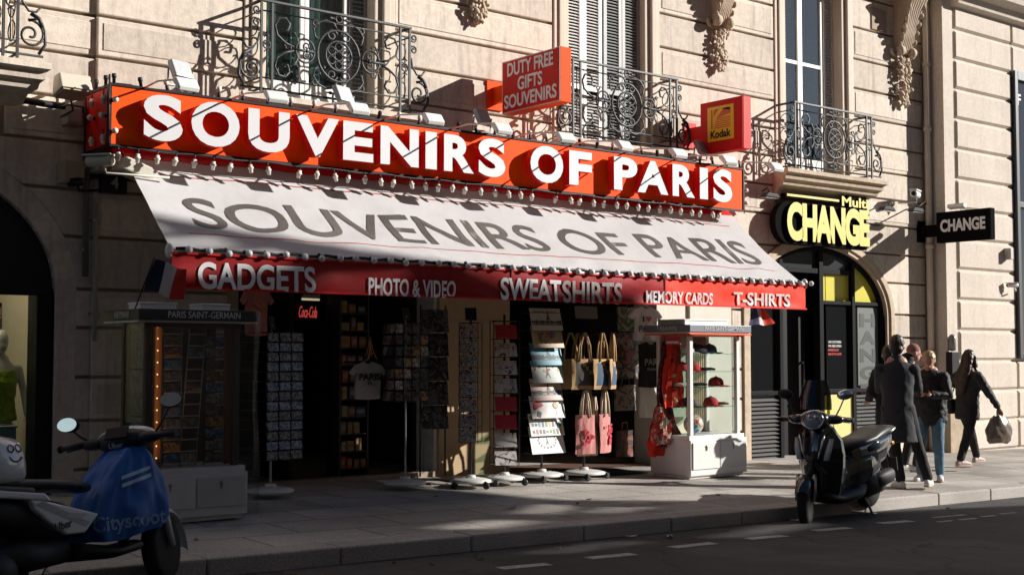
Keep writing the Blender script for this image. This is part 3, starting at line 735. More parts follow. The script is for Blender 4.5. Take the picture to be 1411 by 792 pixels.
# ================================================================= MAIN SIGN
YB = 11.80
sg = thing('shop_sign', 'long orange red sign board with raised white letters SOUVENIRS OF PARIS', 'sign', (4.6, YB, 3.58))
SX0, SX1, SZ0, SZ1 = 4.58, 13.60, 3.585, 4.145
m2 = MB(); m2.box(SX0, SX1, YB, YB + .05, SZ0, SZ1); m2.build('face_panel', ORANGE, sg, w=True, bevel=.004)
m2 = MB(); m2.box(SX0, SX0 + .05, YB + .05, WALL + .02, SZ0 + .01, SZ1 - .01); m2.build('side_panel', REDS, sg, w=True)
m2 = MB(); m2.box(SX1 - .05, SX1, YB + .05, WALL + .02, SZ0 + .01, SZ1 - .01); m2.build('side_panel', REDS, sg, w=True)
m2 = MB()
for z in (SZ0 - .012, SZ1 + .012): m2.box(SX0 - .015, SX1 + .015, YB - .012, YB + .06, z - .011, z + .011)
for x in (SX0 - .012, SX1 + .012): m2.box(x - .011, x + .011, YB - .012, YB + .06, SZ0, SZ1)
for zz in (SZ0 - .012, SZ1 + .012): m2.box(SX0 - .012, SX0 + .012, YB + .06, WALL + .05, zz - .011, zz + .011)
x = 5.0
while x < 13.5: m2.box(x - .015, x + .015, YB + .06, WALL + .05, SZ1 - .12, SZ1 - .09); m2.box(x - .015, x + .015, YB + .06, WALL + .05, SZ0 + .02, SZ0 + .05); x += 1.2
m2.build('frame', BLACK, sg, w=True)
m2 = MB(); m2.box(SX0 + .05, SX1 - .05, WALL - .03, WALL + .05, SZ0 - .25, SZ1 - .05); m2.build('backing_board', mat('dark backing board', (.03, .012, .010), .7), sg, w=True)
YL = YB - .15
LET = [('S', 197.5, 251.5), ('O', 263.5, 330), ('U', 342, 399), ('V', 408, 467), ('E', 473, 514.5), ('N', 524.5, 577), ('I', 586.5, 602), ('R', 612, 653), ('S', 659.5, 696.5), ('O', 731, 776), ('F', 784.5, 815.5), ('P', 846, 878), ('A', 878.5, 920.5), ('R', 926.5, 957), ('I', 964, 975), ('S', 982.5, 1008.5)]
for ch, a, b in LET:
    x0 = onY(a, 190, YL).x; x1 = onY(b, 200, YL).x; ov = .014 if ch in 'SO' else 0
    m2 = MB(); m2.text(ch, (x0, YL + .11, 3.652 - ov - (.010 if ch == 'U' else 0)), (1, 0, 0), (0, 0, 1), .420 + 2 * ov + (.010 if ch == 'U' else 0), x1 - x0, .11, .04, 0, 1)
    m2.box((x0 + x1) / 2 - .015, (x0 + x1) / 2 + .015, YL + .08, YB + .005, 3.72, 3.76, 1)
    m2.build('letter', [LETW, LETR], sg, w=True)

# light strings
def bulbmesh(kind):
    b = MB()
    if kind == 'hang':   # white cup socket hanging on a short wire
        b.tube([(0, 0, 0), (.004, 0, -.025), (-.004, 0, -.05)], .007, 5, 2); b.lathe([(.014, -.05), (.020, -.052), (.022, -.075), (.030, -.078), (.030, -.092), (.022, -.095), (.019, -.135), (.012, -.138)], m=0, seg=10)
    elif kind == 'stand':  # dark socket standing up with milky bulb
        b.lathe([(.016, 0), (.018, .055), (.012, .06)], m=2, seg=9); b.lathe([(.013, .058), (.024, .075), (.026, .1), (.016, .118), (.002, .122)], m=0, seg=10)
    elif kind == 'dark':
        b.lathe([(.015, 0), (.018, .06), (.024, .065), (.022, .10), (.006, .105)], m=2, seg=9)
    elif kind == 'globe':
        b.lathe([(.016, .0), (.018, .035), (.014, .04)], m=2, seg=9, axis='y'); b.ball((0, -.025, 0), .034, 1, 12, 9)
    elif kind == 'white':
        b.lathe([(.016, .0), (.018, .035), (.014, .04)], m=2, seg=9, axis='y'); b.ball((0, -.02, 0), (.03, .032, .03), 0, 12, 9)
    return b.mesh('bulb', [WARMW, CLEAR, BLACKM])
BM = {k: bulbmesh(k) for k in ('hang', 'stand', 'dark', 'globe', 'white')}
def bulb(parent, kind, p, rot=(0, 0, 0)):
    o = bpy.data.objects.new('bulb', BM[kind]); COL.objects.link(o); o.parent = parent
    o.location = Vector(p) - parent.location; o.rotation_euler = rot; return o
rnd = random.Random(5)
st = thing('light_string', 'row of white bulb sockets hanging under the orange sign board', 'string lights', (SX0, YB - .03, SZ0))
n = 44
for i in range(n):
  if i not in (9, 27): bulb(st, 'hang', (SX0 + .06 + i * (SX1 - SX0 - .55) / (n - 1), YB - .035, SZ0 - .025), (rnd.uniform(-.25, .25), rnd.uniform(-.3, .3), rnd.uniform(0, 6)))
m2 = MB(); m2.tube([(SX0 + (SX1 - SX0) * i / 60, YB - .03 + .008 * math.sin(i * 2.1), SZ0 - .03 + .008 * math.sin(i * 1.3)) for i in range(61)], .008, 5)
m2.build('cable', BLACKM, st, w=True)
st = thing('light_string', 'row of bulbs standing along the top edge of the orange sign board', 'string lights', (SX0, YB, SZ1))
n = 34
for i in range(n): bulb(st, rnd.choice(('stand', 'stand', 'dark')), (SX0 + .03 + i * (SX1 - SX0 - .06) / (n - 1), YB + .02, SZ1 + .02), (rnd.uniform(-.2, .2), rnd.uniform(-.3, .3), 0))
for i in range(3): bulb(st, 'dark', (SX0, YB + .15 + i * .25, SZ1 + .02))
m2 = MB(); m2.tube([(SX0 + (SX1 - SX0) * i / 60, YB + .03, SZ1 + .03 + .006 * math.sin(i * 1.7)) for i in range(61)], .007, 5); m2.build('cable', BLACKM, st, w=True)
st = thing('light_string', 'small group of white bulbs on the red left end of the sign board', 'string lights', (SX0, YB, SZ0))
for (yy, z) in ((.1, .09), (.1, .28), (.1, .47), (.40, .10), (.40, .30), (.40, .48)): bulb(st, 'white' if z in (.28, .30) else 'hang', (SX0 - .04, YB + yy, SZ0 + z + (.06 if z not in (.28, .30) else 0)), (0, 0, -1.2))
for z in (.12, .42): bulb(st, 'white', (SX0 + .02, YB - .03, SZ0 + z))
m2 = MB(); m2.tube([(SX0 - .03, YB - .02, SZ0), (SX0 - .03, YB - .02, SZ1 + .1)], .010, 6); m2.tube([(SX0 - .03, YB + .6, SZ0 - .1), (SX0 - .03, YB + .6, SZ1 + .1)], .010, 6); m2.build('cable', BLACKM, st, w=True)
st = thing('light_string', 'three white bulbs on the right end of the sign board', 'string lights', (SX1, YB, SZ0))
for z in (.1, .28, .46): bulb(st, 'white', (SX1 + .05, YB + .0, SZ0 + z), (0, 0, 1.3))
m2 = MB(); m2.tube([(SX1 + .03, YB, SZ0 - .05), (SX1 + .03, YB, SZ1)], .008, 5); m2.build('cable', BLACKM, st, w=True)

# spotlights on arms
ARM = ['above the first S of the sign', 'above the first O and U of the sign', 'above the E of SOUVENIRS', 'above the I of SOUVENIRS', 'above the S that ends SOUVENIRS', 'above the word OF', 'above the P of PARIS', 'above the R of PARIS', 'above the last S of the sign', 'reaching out beyond the right end of the sign']
for i, lab in enumerate(ARM):
    x = 4.91 + .918 * i; yh = 10.86; zh = 4.045
    t = thing('arm_spotlight', 'white spotlight on a thin arm ' + lab, 'spotlight', (x, YB, SZ1), group='white spotlights on arms along the sign')
    m2 = MB(); m2.tube([(x, YB + .05, SZ1 + .02), (x, YB - .30, SZ1 + .035), (x, yh + .06, zh + .06)], .010, 7); m2.build('arm', mat('cream arm paint', (.66, .58, .52), .5), t, w=True)
    m2 = MB()
    m2.prism([(-.085, -.028), (-.072, .022), (.035, .040), (.072, .022), (.085, -.028)], -.105, .105, 'x')
    o = m2.build('lamp_head', WPAINT, t, bevel=.012); o.location = Vector((x, yh, zh)) - t.location; o.rotation_euler = (R(42), 0, R(rnd.uniform(-6, 6)))
    m2 = MB(); m2.box(-.09, .09, -.075, .075, -.035, -.030)
    q = m2.build('lens', mat('lamp lens', (.55, .55, .52), .15), t); q.location = o.location; q.rotation_euler = o.rotation_euler
# grey floodlights turned up at the wall
for i, (px, py, lab) in enumerate(((249, 97, 'grey floodlight turned up at the wall left of the first iron balcony'), (473, 131, 'grey floodlight in front of the first large iron balcony'), (665, 162, 'grey floodlight below the bracket of the duty free sign'), (966, 204, 'grey floodlight beside the red and yellow film sign'))):
    p = onY(px, py, 12.1); t = thing('floodlight', lab, 'floodlight', (p.x, 12.1, p.z), group='grey floodlights above the sign')
    m2 = MB(); m2.obox((0, 0, 0), (.24, .07, .20), (R(-25), 0, R(18))); m2.build('housing', ZINC, t, bevel=.012)
    m2 = MB(); m2.obox((-.01, .04, .02), (.20, .01, .16), (R(-25), 0, R(18))); m2.build('lens', mat('lamp lens', (0, 0, 0)), t)
    m2 = MB(); m2.tube([(-.13, .0, 0), (-.13, .02, -.16), (.13, .02, -.16), (.13, 0, 0)], .012, 5); m2.tube([(0, .02, -.16), (0, .3, -.18)], .015, 5); m2.build('bracket', ZINC, t)
p = onY(100, 118, 12.1)
t = thing('floodlight', 'cream floodlight facing down beside the left end of the sign', 'floodlight', (p.x, 12.1, p.z))
m2 = MB(); m2.prism([(-.14, -.05), (.14, -.11), (.10, .09), (-.06, .10)], -.15, .15, 'x'); m2.build('housing', mat('cream lamp paint', (.62, .56, .46), .5), t, bevel=.012)
m2 = MB(); m2.obox((0, 0, -.088), (.26, .25, .01), (R(-12), 0, 0)); m2.build('lens', mat('warm lens', (.60, .48, .33), .2), t)
m2 = MB(); m2.tube([(.0, .1, .02), (.0, .38, .02)], .018, 6); m2.tube([(.02, .12, -.08), (.08, .2, -.2), (.02, .36, -.25)], .012, 6); m2.build('bracket', IRON, t)

# ================================================================= AWNING
aw = thing('awning', 'white vinyl awning with dark grey lettering and a red lettered valance', 'awning', (9.2, WALL, 3.6))
AT = (12.22, 3.60); AB = (10.82, 2.515)
TL = (4.86, 13.76); BL = (4.78, 13.66)
def fab(u, v, lift=0.0):
    """u along the awning 0..1, v down the slope 0..1"""
    x = (TL[0] + (TL[1] - TL[0]) * u) * (1 - v) + (BL[0] + (BL[1] - BL[0]) * u) * v
    sag = -.045 * math.sin(math.pi * v) - .016 * abs(math.sin(u * math.pi * 4)) * math.sin(math.pi * v) + .045 * mnoise.noise((x * .9, v * 2.0, 3.1)) * math.sin(math.pi * min(1, v + .1)) + .022 * mnoise.noise((x * 2.4 + v * 5, v * 4, 1.7)) * v + .012 * (1 - abs(mnoise.noise((x * 1.3 - v * 2.5, v * 2.5, 7)))) ** 4
    return Vector((x, AT[0] + (AB[0] - AT[0]) * v + 0, AT[1] + (AB[1] - AT[1]) * v + sag + lift))
m2 = MB(); m2.sheet([[fab(i / 180, j / 24) for i in range(181)] for j in range(25)], 0, True, (0, .006, -.006)); fabo = m2.build('fabric', VINYL, aw, w=True)
def onfab(mb):
    for i, p in enumerate(mb.v):
        v = (AT[0] - p[1]) / (AT[0] - AB[0]); u = (p[0] - TL[0]) / (TL[1] - TL[0]); q = fab(u, v, .007)
        mb.v[i] = (p[0], p[1], q.z + (p[2]))
    return mb
n_ = Vector((0, -(AT[1] - AB[1]), (AT[0] - AB[0]))); p0 = (0, AT[0], AT[1])
aL = onP(247, 268, p0, n_); aR = onP(1046, 362, p0, n_); top = onP(267, 268, p0, n_).y; bot = onP(305, 312, p0, n_).y
m2 = MB()
AWL = [('S', 245, 312), ('O', 305, 393), ('U', 378, 460), ('V', 447, 510), ('E', 507, 582), ('N', 566, 645), ('I', 609, 668), ('R', 642, 717), ('S', 693, 753), ('O', 757, 826), ('F', 809, 853), ('P', 862, 913), ('A', 912, 957), ('R', 947, 995), ('I', 976, 1008), ('S', 998, 1050)]
v0 = (AT[0] - bot) / (AT[0] - AB[0]); 
m2.text('SOUVENIRS OF PARIS', (aL.x, bot, 0), (1, 0, 0), (0, 1, 0), top - bot, aR.x - aL.x + .15, 0.0, .008, spacing=.97)
def refine(mb, L):
    """cuts long edges so that flat lettering can follow a wavy cloth"""
    bm = bmesh.new(); vs = [bm.verts.new(p) for p in mb.v]
    for f in mb.f:
        try: bm.faces.new([vs[i] for i in f])
        except ValueError: pass
    bmesh.ops.triangulate(bm, faces=bm.faces[:])
    for _ in range(8):
        e = [q for q in bm.edges if q.calc_length() > L]
        if not e: break
        bmesh.ops.subdivide_edges(bm, edges=e, cuts=1); bmesh.ops.triangulate(bm, faces=[f for f in bm.faces if len(f.verts) > 3])
    bm.verts.index_update(); mb.v = [tuple(v.co) for v in bm.verts]; mb.f = [[v.index for v in f.verts] for f in bm.faces]; mb.m = [0] * len(mb.f); mb.s = [False] * len(mb.f); bm.free()
refine(m2, .10)
onfab(m2).build('lettering', AWNLET, aw, w=True)
m2 = MB()
for v in (.20, .80):
    m2.sheet([[fab(.03 + .94 * i / 60, v, .003) for i in range(61)], [fab(.03 + .94 * i / 60, v + .008, .003) for i in range(61)]], 0, False)
m2.build('seam_line', mat('red piping', (.45, .03, .03), .5), aw, w=True)
m2 = MB(); m2.sheet([[fab(i / 60, -.01 + .075 * j, .006) for i in range(61)] for j in range(2)], 0, True); m2.build('red_reflection_band', REDS, aw, w=True)  # red reflection of the sign, painted as a band on the cloth
m2 = MB(); m2.tube([(BL[0] - .02, AB[0], AB[1] - .01), (BL[1] + .02, AB[0], AB[1] - .01)], .035, 10); m2.build('front_bar', WPAINT, aw, w=True)
for x in (BL[0] - .03, BL[1] + .03):
    m2 = MB(); m2.ball((x, AB[0], AB[1]), (.035, .05, .07)); m2.build('end_cap', WPAINT, aw, w=True)
m2 = MB()
for x in (5.2, 7.4, 9.6, 11.6, 13.3): m2.tube([(x, WALL, 3.3), (x + .5, 11.7, 3.0), (x, 10.86, 2.5)], .025, 6)
m2.build('folding_arms', GPAINT, aw, w=True)
m2 = MB(); m2.box(TL[0], TL[1], 12.2, WALL + .02, 3.50, 3.64); m2.build('cassette', REDS, aw, w=True)
YV = 10.79
def vwave(x, f): return .018 * mnoise.noise((x * 2.2, f * 2, 0)) * (.3 + f)
def valance(xa, xb, m, tilt=0.0, name='valance'):
    b = MB(); n = max(4, int((xb - xa) * 14)); g = []
    for j in range(5):
        z = 2.495 - j * .078; row = []
        for i in range(n + 1):
            x = xa + (xb - xa) * i / n; row.append((x, YV - tilt * j / 4 + vwave(x, j / 4), z + (.004 + .002 * j) * math.sin(x * 5 + j * .4)))
        g.append(row)
    b.sheet(g, 0, True, (0, .012, 0)); return b.build(name, m, aw, w=True)
V1 = valance(BL[0] - .02, 11.02, VALSHADE); V2 = valance(11.02, 13.67, VALSUN, .0)
m2 = MB()
m2.box(BL[0] - .03, 11.02, YV - .016, YV + .016, 2.172, 2.192); m2.box(11.02, 13.68, YV - .016, YV + .016, 2.172, 2.192)
m2.box(BL[0] - .03, 13.68, YV - .018, YV + .014, 2.485, 2.503)
m2.build('valance_hem', REDS, aw, w=True)
m2 = MB()
for xx in (8.66, 11.02): m2.box(xx - .012, xx + .012, YV - .012, YV + .012, 2.18, 2.49)
m2.build('valance_seam', VALSHADE, aw, w=True)
VT = [('GADGETS', 272, 434, 360, 398, LETB, 'lettering'), ('PHOTO & VIDEO', 507.5, 628, 382, 407, LETB, 'lettering'), ('SWEAT', 690, 773, 382, 413, LETB, 'lettering'), ('SHIRTS', 775, 857, 386, 417, mat('worn grey lettering', (.42, .36, .34), .5, noise=(12, .3)), 'lettering'), ('MEMORY CARDS', 890.5, 982, 400, 417, mat('worn white lettering', (.62, .56, .55), .5, noise=(14, .2)), 'lettering'), ('T-SHIRTS', 1011, 1089, 398, 420, mat('worn white lettering', (0, 0, 0)), 'lettering')]
for s, a, b, ya, yb, m, nm in VT:
    A = onY(a, yb, YV - .012); B = onY(b, yb, YV - .012); zt = onY(a, ya, YV - .012).z
    if s == 'T-SHIRTS': zt = A.z + .165
    m2 = MB(); m2.text(s, (A.x, YV - .015, A.z), (1, 0, 0), (0, 0, 1), zt - A.z, B.x - A.x, .002, .024); m2.v = [(p[0], p[1] + vwave(p[0], (2.495 - p[2]) / .312), p[2]) for p in m2.v]; m2.build(nm, m, aw, w=True)
st = thing('light_string', 'row of clear round bulbs on a black cable along the awning front edge', 'string lights', (BL[0], AB[0], AB[1]))
n = 46
for i in range(n): bulb(st, 'globe', (BL[0] + .12 + i * (BL[1] - BL[0] - .05) / (n - 1), AB[0] - .05, AB[1] + .012), (R(20) + rnd.uniform(-.5, .5), 0, rnd.uniform(-.6, .9)))
m2 = MB(); m2.tube([(BL[0] + .02 + (BL[1] - BL[0]) * i / 80, AB[0] - .035 + .006 * math.sin(i * 2.7), AB[1] + .02 + .010 * math.sin(i * 1.9)) for i in range(81)], .014, 5); m2.build('cable', BLACKM, st, w=True)

# ================================================================= SHOP INTERIOR
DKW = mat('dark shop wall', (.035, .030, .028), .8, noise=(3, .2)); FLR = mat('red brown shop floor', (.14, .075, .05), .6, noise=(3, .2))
m2 = MB(); m2.box(6.28, 6.32, 12.9, 17, -.2, 2.9); m2.box(12.9, 12.95, 12.9, 17, -.2, 2.9); m2.box(6.3, 12.9, 17, 17.05, -.2, 2.9); m2.box(6.3, 12.9, 12.9, 17, 2.84, 2.9); m2.box(8.86, 10.02, 12.9, 13.0, -.2, 2.85); m2.box(9.35, 9.5, 13.0, 17, -.2, 2.85)  # last box: unseen partition added to keep the sun off the floor
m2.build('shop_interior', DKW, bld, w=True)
m2 = MB(); m2.add([(6.3, 12.48, G(6.3, 12.5) + .006), (12.7, 12.48, G(12.7, 12.5) + .006), (12.7, 17, .12), (6.3, 17, .22)], [(0, 1, 2, 3)]); m2.build('shop_floor', FLR, bld, w=True)
PILM = mat('tan painted panel', (.46, .32, .18), .7, noise=(2, .12))
m2 = MB(); m2.box(8.90, 9.98, WALL - .03, WALL + .02, .02, 2.85); m2.build('pillar_panel', PILM, bld, w=True, bevel=.006)
m2 = MB(); m2.box(8.885, 9.99, WALL - .04, WALL - .03, 1.98, 2.0); m2.build('panel_rail', STONED, bld, w=True)
m2 = MB(); m2.box(6.35, 8.86, 12.46, 12.62, -.1, .20); m2.build('door_sill', mat('worn metal sill', (.30, .24, .17), .6, noise=(12, .3)), bld, w=True)
# white painted frame between the shop and the exchange office
m2 = MB(); m2.box(12.55, 12.72, WALL - .05, 12.9, -.05, 2.85); m2.box(12.72, 13.2, WALL - .02, 12.9, 2.0, 2.85); m2.box(13.2, 13.32, WALL - .06, 12.9, -.05, 2.85); m2.box(12.72, 13.2, WALL - .02, 12.9, -.05, .3); m2.box(13.32, 14.1, WALL - .03, 12.9, -.05, 2.85)
m2.build('painted_shopfront', mat('cream shopfront paint', (.60, .56, .48), .5, noise=(3, .08)), bld, w=True, bevel=.006)
m2 = MB(); m2.box(12.72, 13.2, 12.58, 12.6, .3, 2.0); m2.build('side_pane', GLASSD, bld, w=True)

# door to the shop: a dark leaf standing open and a column between the stacks
dr = thing('shop_door', 'dark shop door leaf with a round brass knob standing open', 'door', (7.05, 12.9, .15))
m2 = MB(); m2.box(7.03, 7.09, 12.75, 13.6, .18, 2.7); m2.build('leaf', BLACK, dr, w=True, bevel=.006)
m2 = MB(); m2.lathe([(.02, 0), (.02, .03), (.045, .04), (.05, .07), (.03, .09)], (7.03, 12.8, 1.22), 'x', 12); m2.build('knob', mat('brass', (.55, .45, .25), .3, .9), dr, w=True)
nn = thing('neon_sign', 'small red script drinks sign glowing in the dark shop', 'sign', (6.9, 13.6, 2.0))
p = onY(411, 437, 13.6); q = onY(436, 437, 13.6); z1 = onY(411, 421, 13.6).z
m2 = MB(); m2.text('Coca-Cola', (p.x, 13.6, p.z), (1, 0, -.02), (.12, 0, 1), z1 - p.z, q.x - p.x, .01, 0); m2.build('lettering', mat('red neon', (.3, .02, .02), .5, emit=(1, .12, .10), estr=.22), nn, w=True)
m2 = MB(); m2.box(p.x - .05, q.x + .05, 13.63, 13.66, p.z - .05, z1 + .05); m2.build('back_plate', BLACK, nn, w=True)
ft = thing('fluorescent_tube', 'short strip lamp glowing at the top of the shop doorway', 'lamp', (6.95, 13.4, 2.3))
p = onY(416, 412, 13.3); q = onY(440, 413, 13.3)
m2 = MB(); m2.tube([(p.x, 13.3, p.z), (q.x, 13.3, q.z)], .012, 8); m2.build('tube', mat('lamp tube', (.5, .5, .4), .5, emit=(1, .85, .5), estr=.3), ft, w=True)
m2 = MB(); m2.box(p.x, q.x, 13.28, 13.34, p.z + .02, p.z + .06); m2.build('housing', WPAINT, ft, w=True)

# shelf units deep in the left doorway
SHELFM = mat('dark shelf wood', (.05, .03, .02), .6)
def shelf_unit(x0, x1, y, label, rows, goods):
    t = thing('shelf_unit', label, 'shelf', ((x0 + x1) / 2, y, .12)); b = MB()
    for x in (x0, x1 - .02): b.box(x, x + .02, y, y + .30, .12, 2.3)
    b.box(x0 + .02, x1 - .02, y + .28, y + .30, .12, 2.3); b.build('case', SHELFM, t, w=True)
    rr = random.Random(int(x0 * 100))
    for k in range(rows):
        z = .25 + k * 2.0 / rows; b = MB(); b.box(x0 + .021, x1 - .021, y + .01, y + .28, z, z + .014); b.build('shelf', SHELFM, t, w=True)
        x = x0 + .03
        while x < x1 - .10:
            w = rr.uniform(.07, .13); h = rr.uniform(.08, min(.2, 2.0 / rows - .05)); o = thing('souvenir_box', 'small dark souvenir box on the ' + label.split(' with ')[0], 'box', (x + w / 2, y + .06, z + .014), rr.uniform(-.2, .2), 'souvenir boxes on the ' + label.split(' with ')[0])
            b = MB(); b.box(-w / 2 + .005, w / 2 - .005, -.04, .06, 0, h); b.build('carton', rr.choice(goods), o, bevel=.003); b = MB(); b.box(-w / 2 + .015, w / 2 - .015, -.0425, -.0405, h * .3, h * .75); b.build('label', rr.choice((PO_, PO_, SILV_)), o); x += w + .012
PO_ = mat('gold label', (.25, .16, .05), .5); SILV_ = mat('grey label', (.2, .2, .2), .5)
GD = [mat('dull red carton', (.30, .05, .03), .6), mat('brown carton', (.22, .10, .05), .6), mat('dark blue carton', (.04, .06, .14), .6), mat('ochre carton', (.34, .22, .08), .6)]
shelf_unit(7.72, 8.12, 12.8, 'narrow shelf unit just inside the left doorway with stacked souvenir boxes', 10, GD)
tw = thing('tower_figurine', 'small gold model of the iron tower on the shelf above the small t-shirt', 'figurine', (7.5, 12.2, 0)); p = onY(510, 497, 12.2); q = onY(510, 462, 12.2)
b = MB(); h_ = q.z - p.z
for sx in (-1, 1):
    for sy in (-1, 1): b.tube([(sx * .20 * h_, sy * .20 * h_, 0), (sx * .11 * h_, sy * .11 * h_, .28 * h_), (sx * .05 * h_, sy * .05 * h_, .58 * h_), (0, 0, h_)], [.04 * h_, .03 * h_, .022 * h_, .008 * h_], 5)
for zz, w_ in ((.28, .13), (.58, .07)): b.box(-w_ * h_, w_ * h_, -w_ * h_, w_ * h_, zz * h_, (zz + .03) * h_)
o = b.build('tower', mat('gold metal', (.45, .22, .08), .35, .8), tw); o.location = p - tw.location
b = MB(); b.box(p.x - .14, p.x + .14, 12.1, 12.3, p.z - .03, p.z); b.tube([(p.x, 12.3, p.z - .015), (p.x, 12.75, p.z - .015)], .012, 5); b.build('bracket', BLACK, tw, w=True)

# ================================================================= RACKS AND GOODS
WHITEBASE = mat('white enamel base', (.72, .71, .68), .4, noise=(9, .12))
WIRE = mat('black wire', (.02, .02, .021), .45, .3)
def rack_base(t, casters=True, r=.23):
    m2 = MB(); m2.lathe([(.02, .10), (r * .45, .115), (r * .55, .105), (r * .8, .10), (r, .085), (r, .065), (r * .95, .06), (.02, .06)], seg=28); m2.lathe([(.06, .112), (.055, .14), (.02, .145)], seg=14); m2.build('base', WHITEBASE, t)
    if casters:
        for k in range(4):
            a = R(45 + 90 * k + 12); x, y = (r + .02) * math.cos(a), (r + .02) * math.sin(a)
            m3 = MB(); m3.tube([(x * .6, y * .6, .07), (x * .95, y * .95, .075), (x, y, .07)], .014, 6); m3.lathe([(.012, -.016), (.034, -.016), (.038, 0), (.034, .016), (.012, .016)], (x, y, .036), 'y', 12); m3.box(x - .015, x + .015, y - .026, y + .026, .04, .075)
            m3.build('caster', BLACKM, t)
CARD = [printmat('postcards grey', [(.16, .16, .17), (.06, .06, .07), (.24, .24, .24), (.04, .04, .05)], 22), printmat('postcards blue', [(.18, .24, .32), (.06, .12, .22), (.30, .33, .36), (.03, .05, .08)], 20), printmat('postcards warm', [(.45, .12, .04), (.14, .05, .03), (.4, .3, .16), (.05, .03, .03)], 18), printmat('postcards mixed', [(.42, .40, .36), (.14, .16, .10), (.55, .54, .5), (.30, .10, .10), (.06, .06, .06)], 16), printmat('postcards white portrait', [(.06, .05, .05), (.60, .58, .56), (.62, .60, .58), (.60, .58, .56), (.40, .34, .30), (.07, .06, .06)], 9), printmat('postcards dark', [(.06, .06, .06), (.02, .02, .02), (.12, .11, .10), (.03, .03, .03)], 14)]
def cardmesh(w, h, m, thick=.010):
    b = MB(); b.obox((0, 0, h / 2), (w, thick, h)); return b.mesh('postcard', [m])
def place(me, name, p, rot, label, cat, group):
    o = bpy.data.objects.new(name, me); COL.objects.link(o); o.location = p; o.rotation_euler = rot; return tag(o, label, cat, group)
def wire_rack(x, y, lab, ztop, zbot, w, rows, faces, rz=0, header=True, cards=None, cols=1, depth=None, group=None, cgroup=None, clabel=None, tiltc=R(-12), casters=True, alt=None):
    z0 = G(x, y); t = thing('postcard_rack', lab, 'display rack', (x, y, z0), rz, 'postcard racks in front of the shop')
    rack_base(t, casters); m2 = MB(); m2.tube([(0, 0, .1), (0, 0, ztop - z0 + .08)], .014, 8); m2.build('pole', CHROME if not casters else WIRE, t)
    m2 = MB(); d = depth or w; H0, H1 = zbot - z0, ztop - z0
    for k in range(rows + 1):
        z = H0 + (H1 - H0) * k / rows
        m2.tube([(-w / 2, -d / 2, z), (w / 2, -d / 2, z), (w / 2, d / 2, z), (-w / 2, d / 2, z), (-w / 2, -d / 2, z)], .004, 4)
    for sx in (-1, 1):
        for sy in (-1, 1): m2.tube([(sx * w / 2, sy * d / 2, H0), (sx * w / 2, sy * d / 2, H1)], .005, 4)
        m2.tube([(sx * w / 2, 0, H1), (0, 0, H1)], .005, 4)
    m2.build('wire_frame', WIRE, t)
    if header: m2 = MB(); m2.obox((.0, 0, H1 + .10), (.13, .008, .14), (R(-10), 0, .5)); m2.build('header_card', BLACK, t)
    step = (H1 - H0) / rows; M = Matrix.Translation((x, y, z0)) @ Matrix.Rotation(rz, 4, 'Z')
    for fi, (ang, ncol) in enumerate(faces):
        cw = (w if fi % 2 == 0 else d) / ncol; A = Matrix.Rotation(ang, 4, 'Z')
        ms = [cardmesh(cw * .86, step * .82, c) for c in cards]
        for k in range(rows):
            for c in range(ncol):
                me = ms[(k * 3 + c * 2 + fi + (alt or 0) * (k % 2)) % len(ms)]
                off = (d if fi % 2 == 0 else w) / 2
                p = M @ A @ Vector((-(w if fi % 2 == 0 else d) / 2 + cw * (c + .5), -off - .012, H0 + step * k + .01))
                place(me, 'postcard', p, (tiltc, 0, rz + ang), clabel, 'postcard', cgroup)
    return t
# front face looks at -y (angle 0), left face at -x (angle -90)
L_ = R(-90)
wire_rack(6.12, 11.45, 'tall postcard rack on a white disc base beside the left glass cabinet', 1.80, .55, .44, 13, [(0, 3)], rz=R(8), cards=CARD[:2], casters=False, cgroup='postcards in the tall rack beside the left cabinet', clabel='small grey blue postcard in the tall rack beside the left glass cabinet')
wire_rack(7.76, 11.5, 'postcard rack on a thin bare chrome pole with round white foot', 1.92, 1.08, .38, 7, [(0, 4), (L_, 3)], rz=R(-14), cards=[CARD[5], CARD[2], CARD[5], CARD[3], CARD[5]], casters=False, cgroup='cards in the rack on the bare chrome pole', clabel='small dark or orange card in the rack on the bare chrome pole')
wire_rack(8.52, 11.34, 'slim two sided postcard rack in front of the tan pillar', 1.93, .62, .21, 8, [(0, 1), (L_, 1)], rz=R(-50), cards=[CARD[3], CARD[0], CARD[5]], cgroup='cards in the slim rack before the tan pillar', clabel='small card in the slim rack in front of the tan pillar')
wire_rack(9.06, 11.42, 'wire rack of red and white portrait cards right of the slim rack', 1.96, .33, .29, 8, [(0, 1)], rz=R(-28), cards=[CARD[4], mat('red card stock', (.50, .02, .035), .4, noise=(30, .3)), CARD[4], CARD[4], mat('red card stock', (0, 0, 0))], cgroup='red and white portrait cards', clabel='red and white portrait card in the rack right of the tan pillar', depth=.24, tiltc=R(-26), header=False)
# dark picture rack left of the pillar
z0 = G(8.25, 11.9); t = thing('picture_rack', 'black wire rack of dark prints at the left edge of the tan pillar', 'display rack', (8.30, 11.75, z0))
m2 = MB()
for x in (-.17, .17): m2.tube([(x, 0, .1), (x, 0, 2.0)], .010, 6); m2.tube([(x, -.2, .03), (x, .2, .03)], .012, 6)
for z in (.7, 1.0, 1.3, 1.6, 1.9): m2.tube([(-.17, 0, z), (.17, 0, z)], .006, 5)
m2.build('frame', WIRE, t); bm_ = cardmesh(.30, .27, printmat('dark city print', [(.05, .05, .05), (.12, .12, .12), (.02, .02, .02), (.28, .28, .27)], 9))
for k in range(5): place(bm_, 'print', (8.30, 11.70, z0 + .62 + k * .27), (R(-20), 0, R(-25)), 'dark black and white print in the black rack left of the tan pillar', 'print', 'dark prints in the black rack')
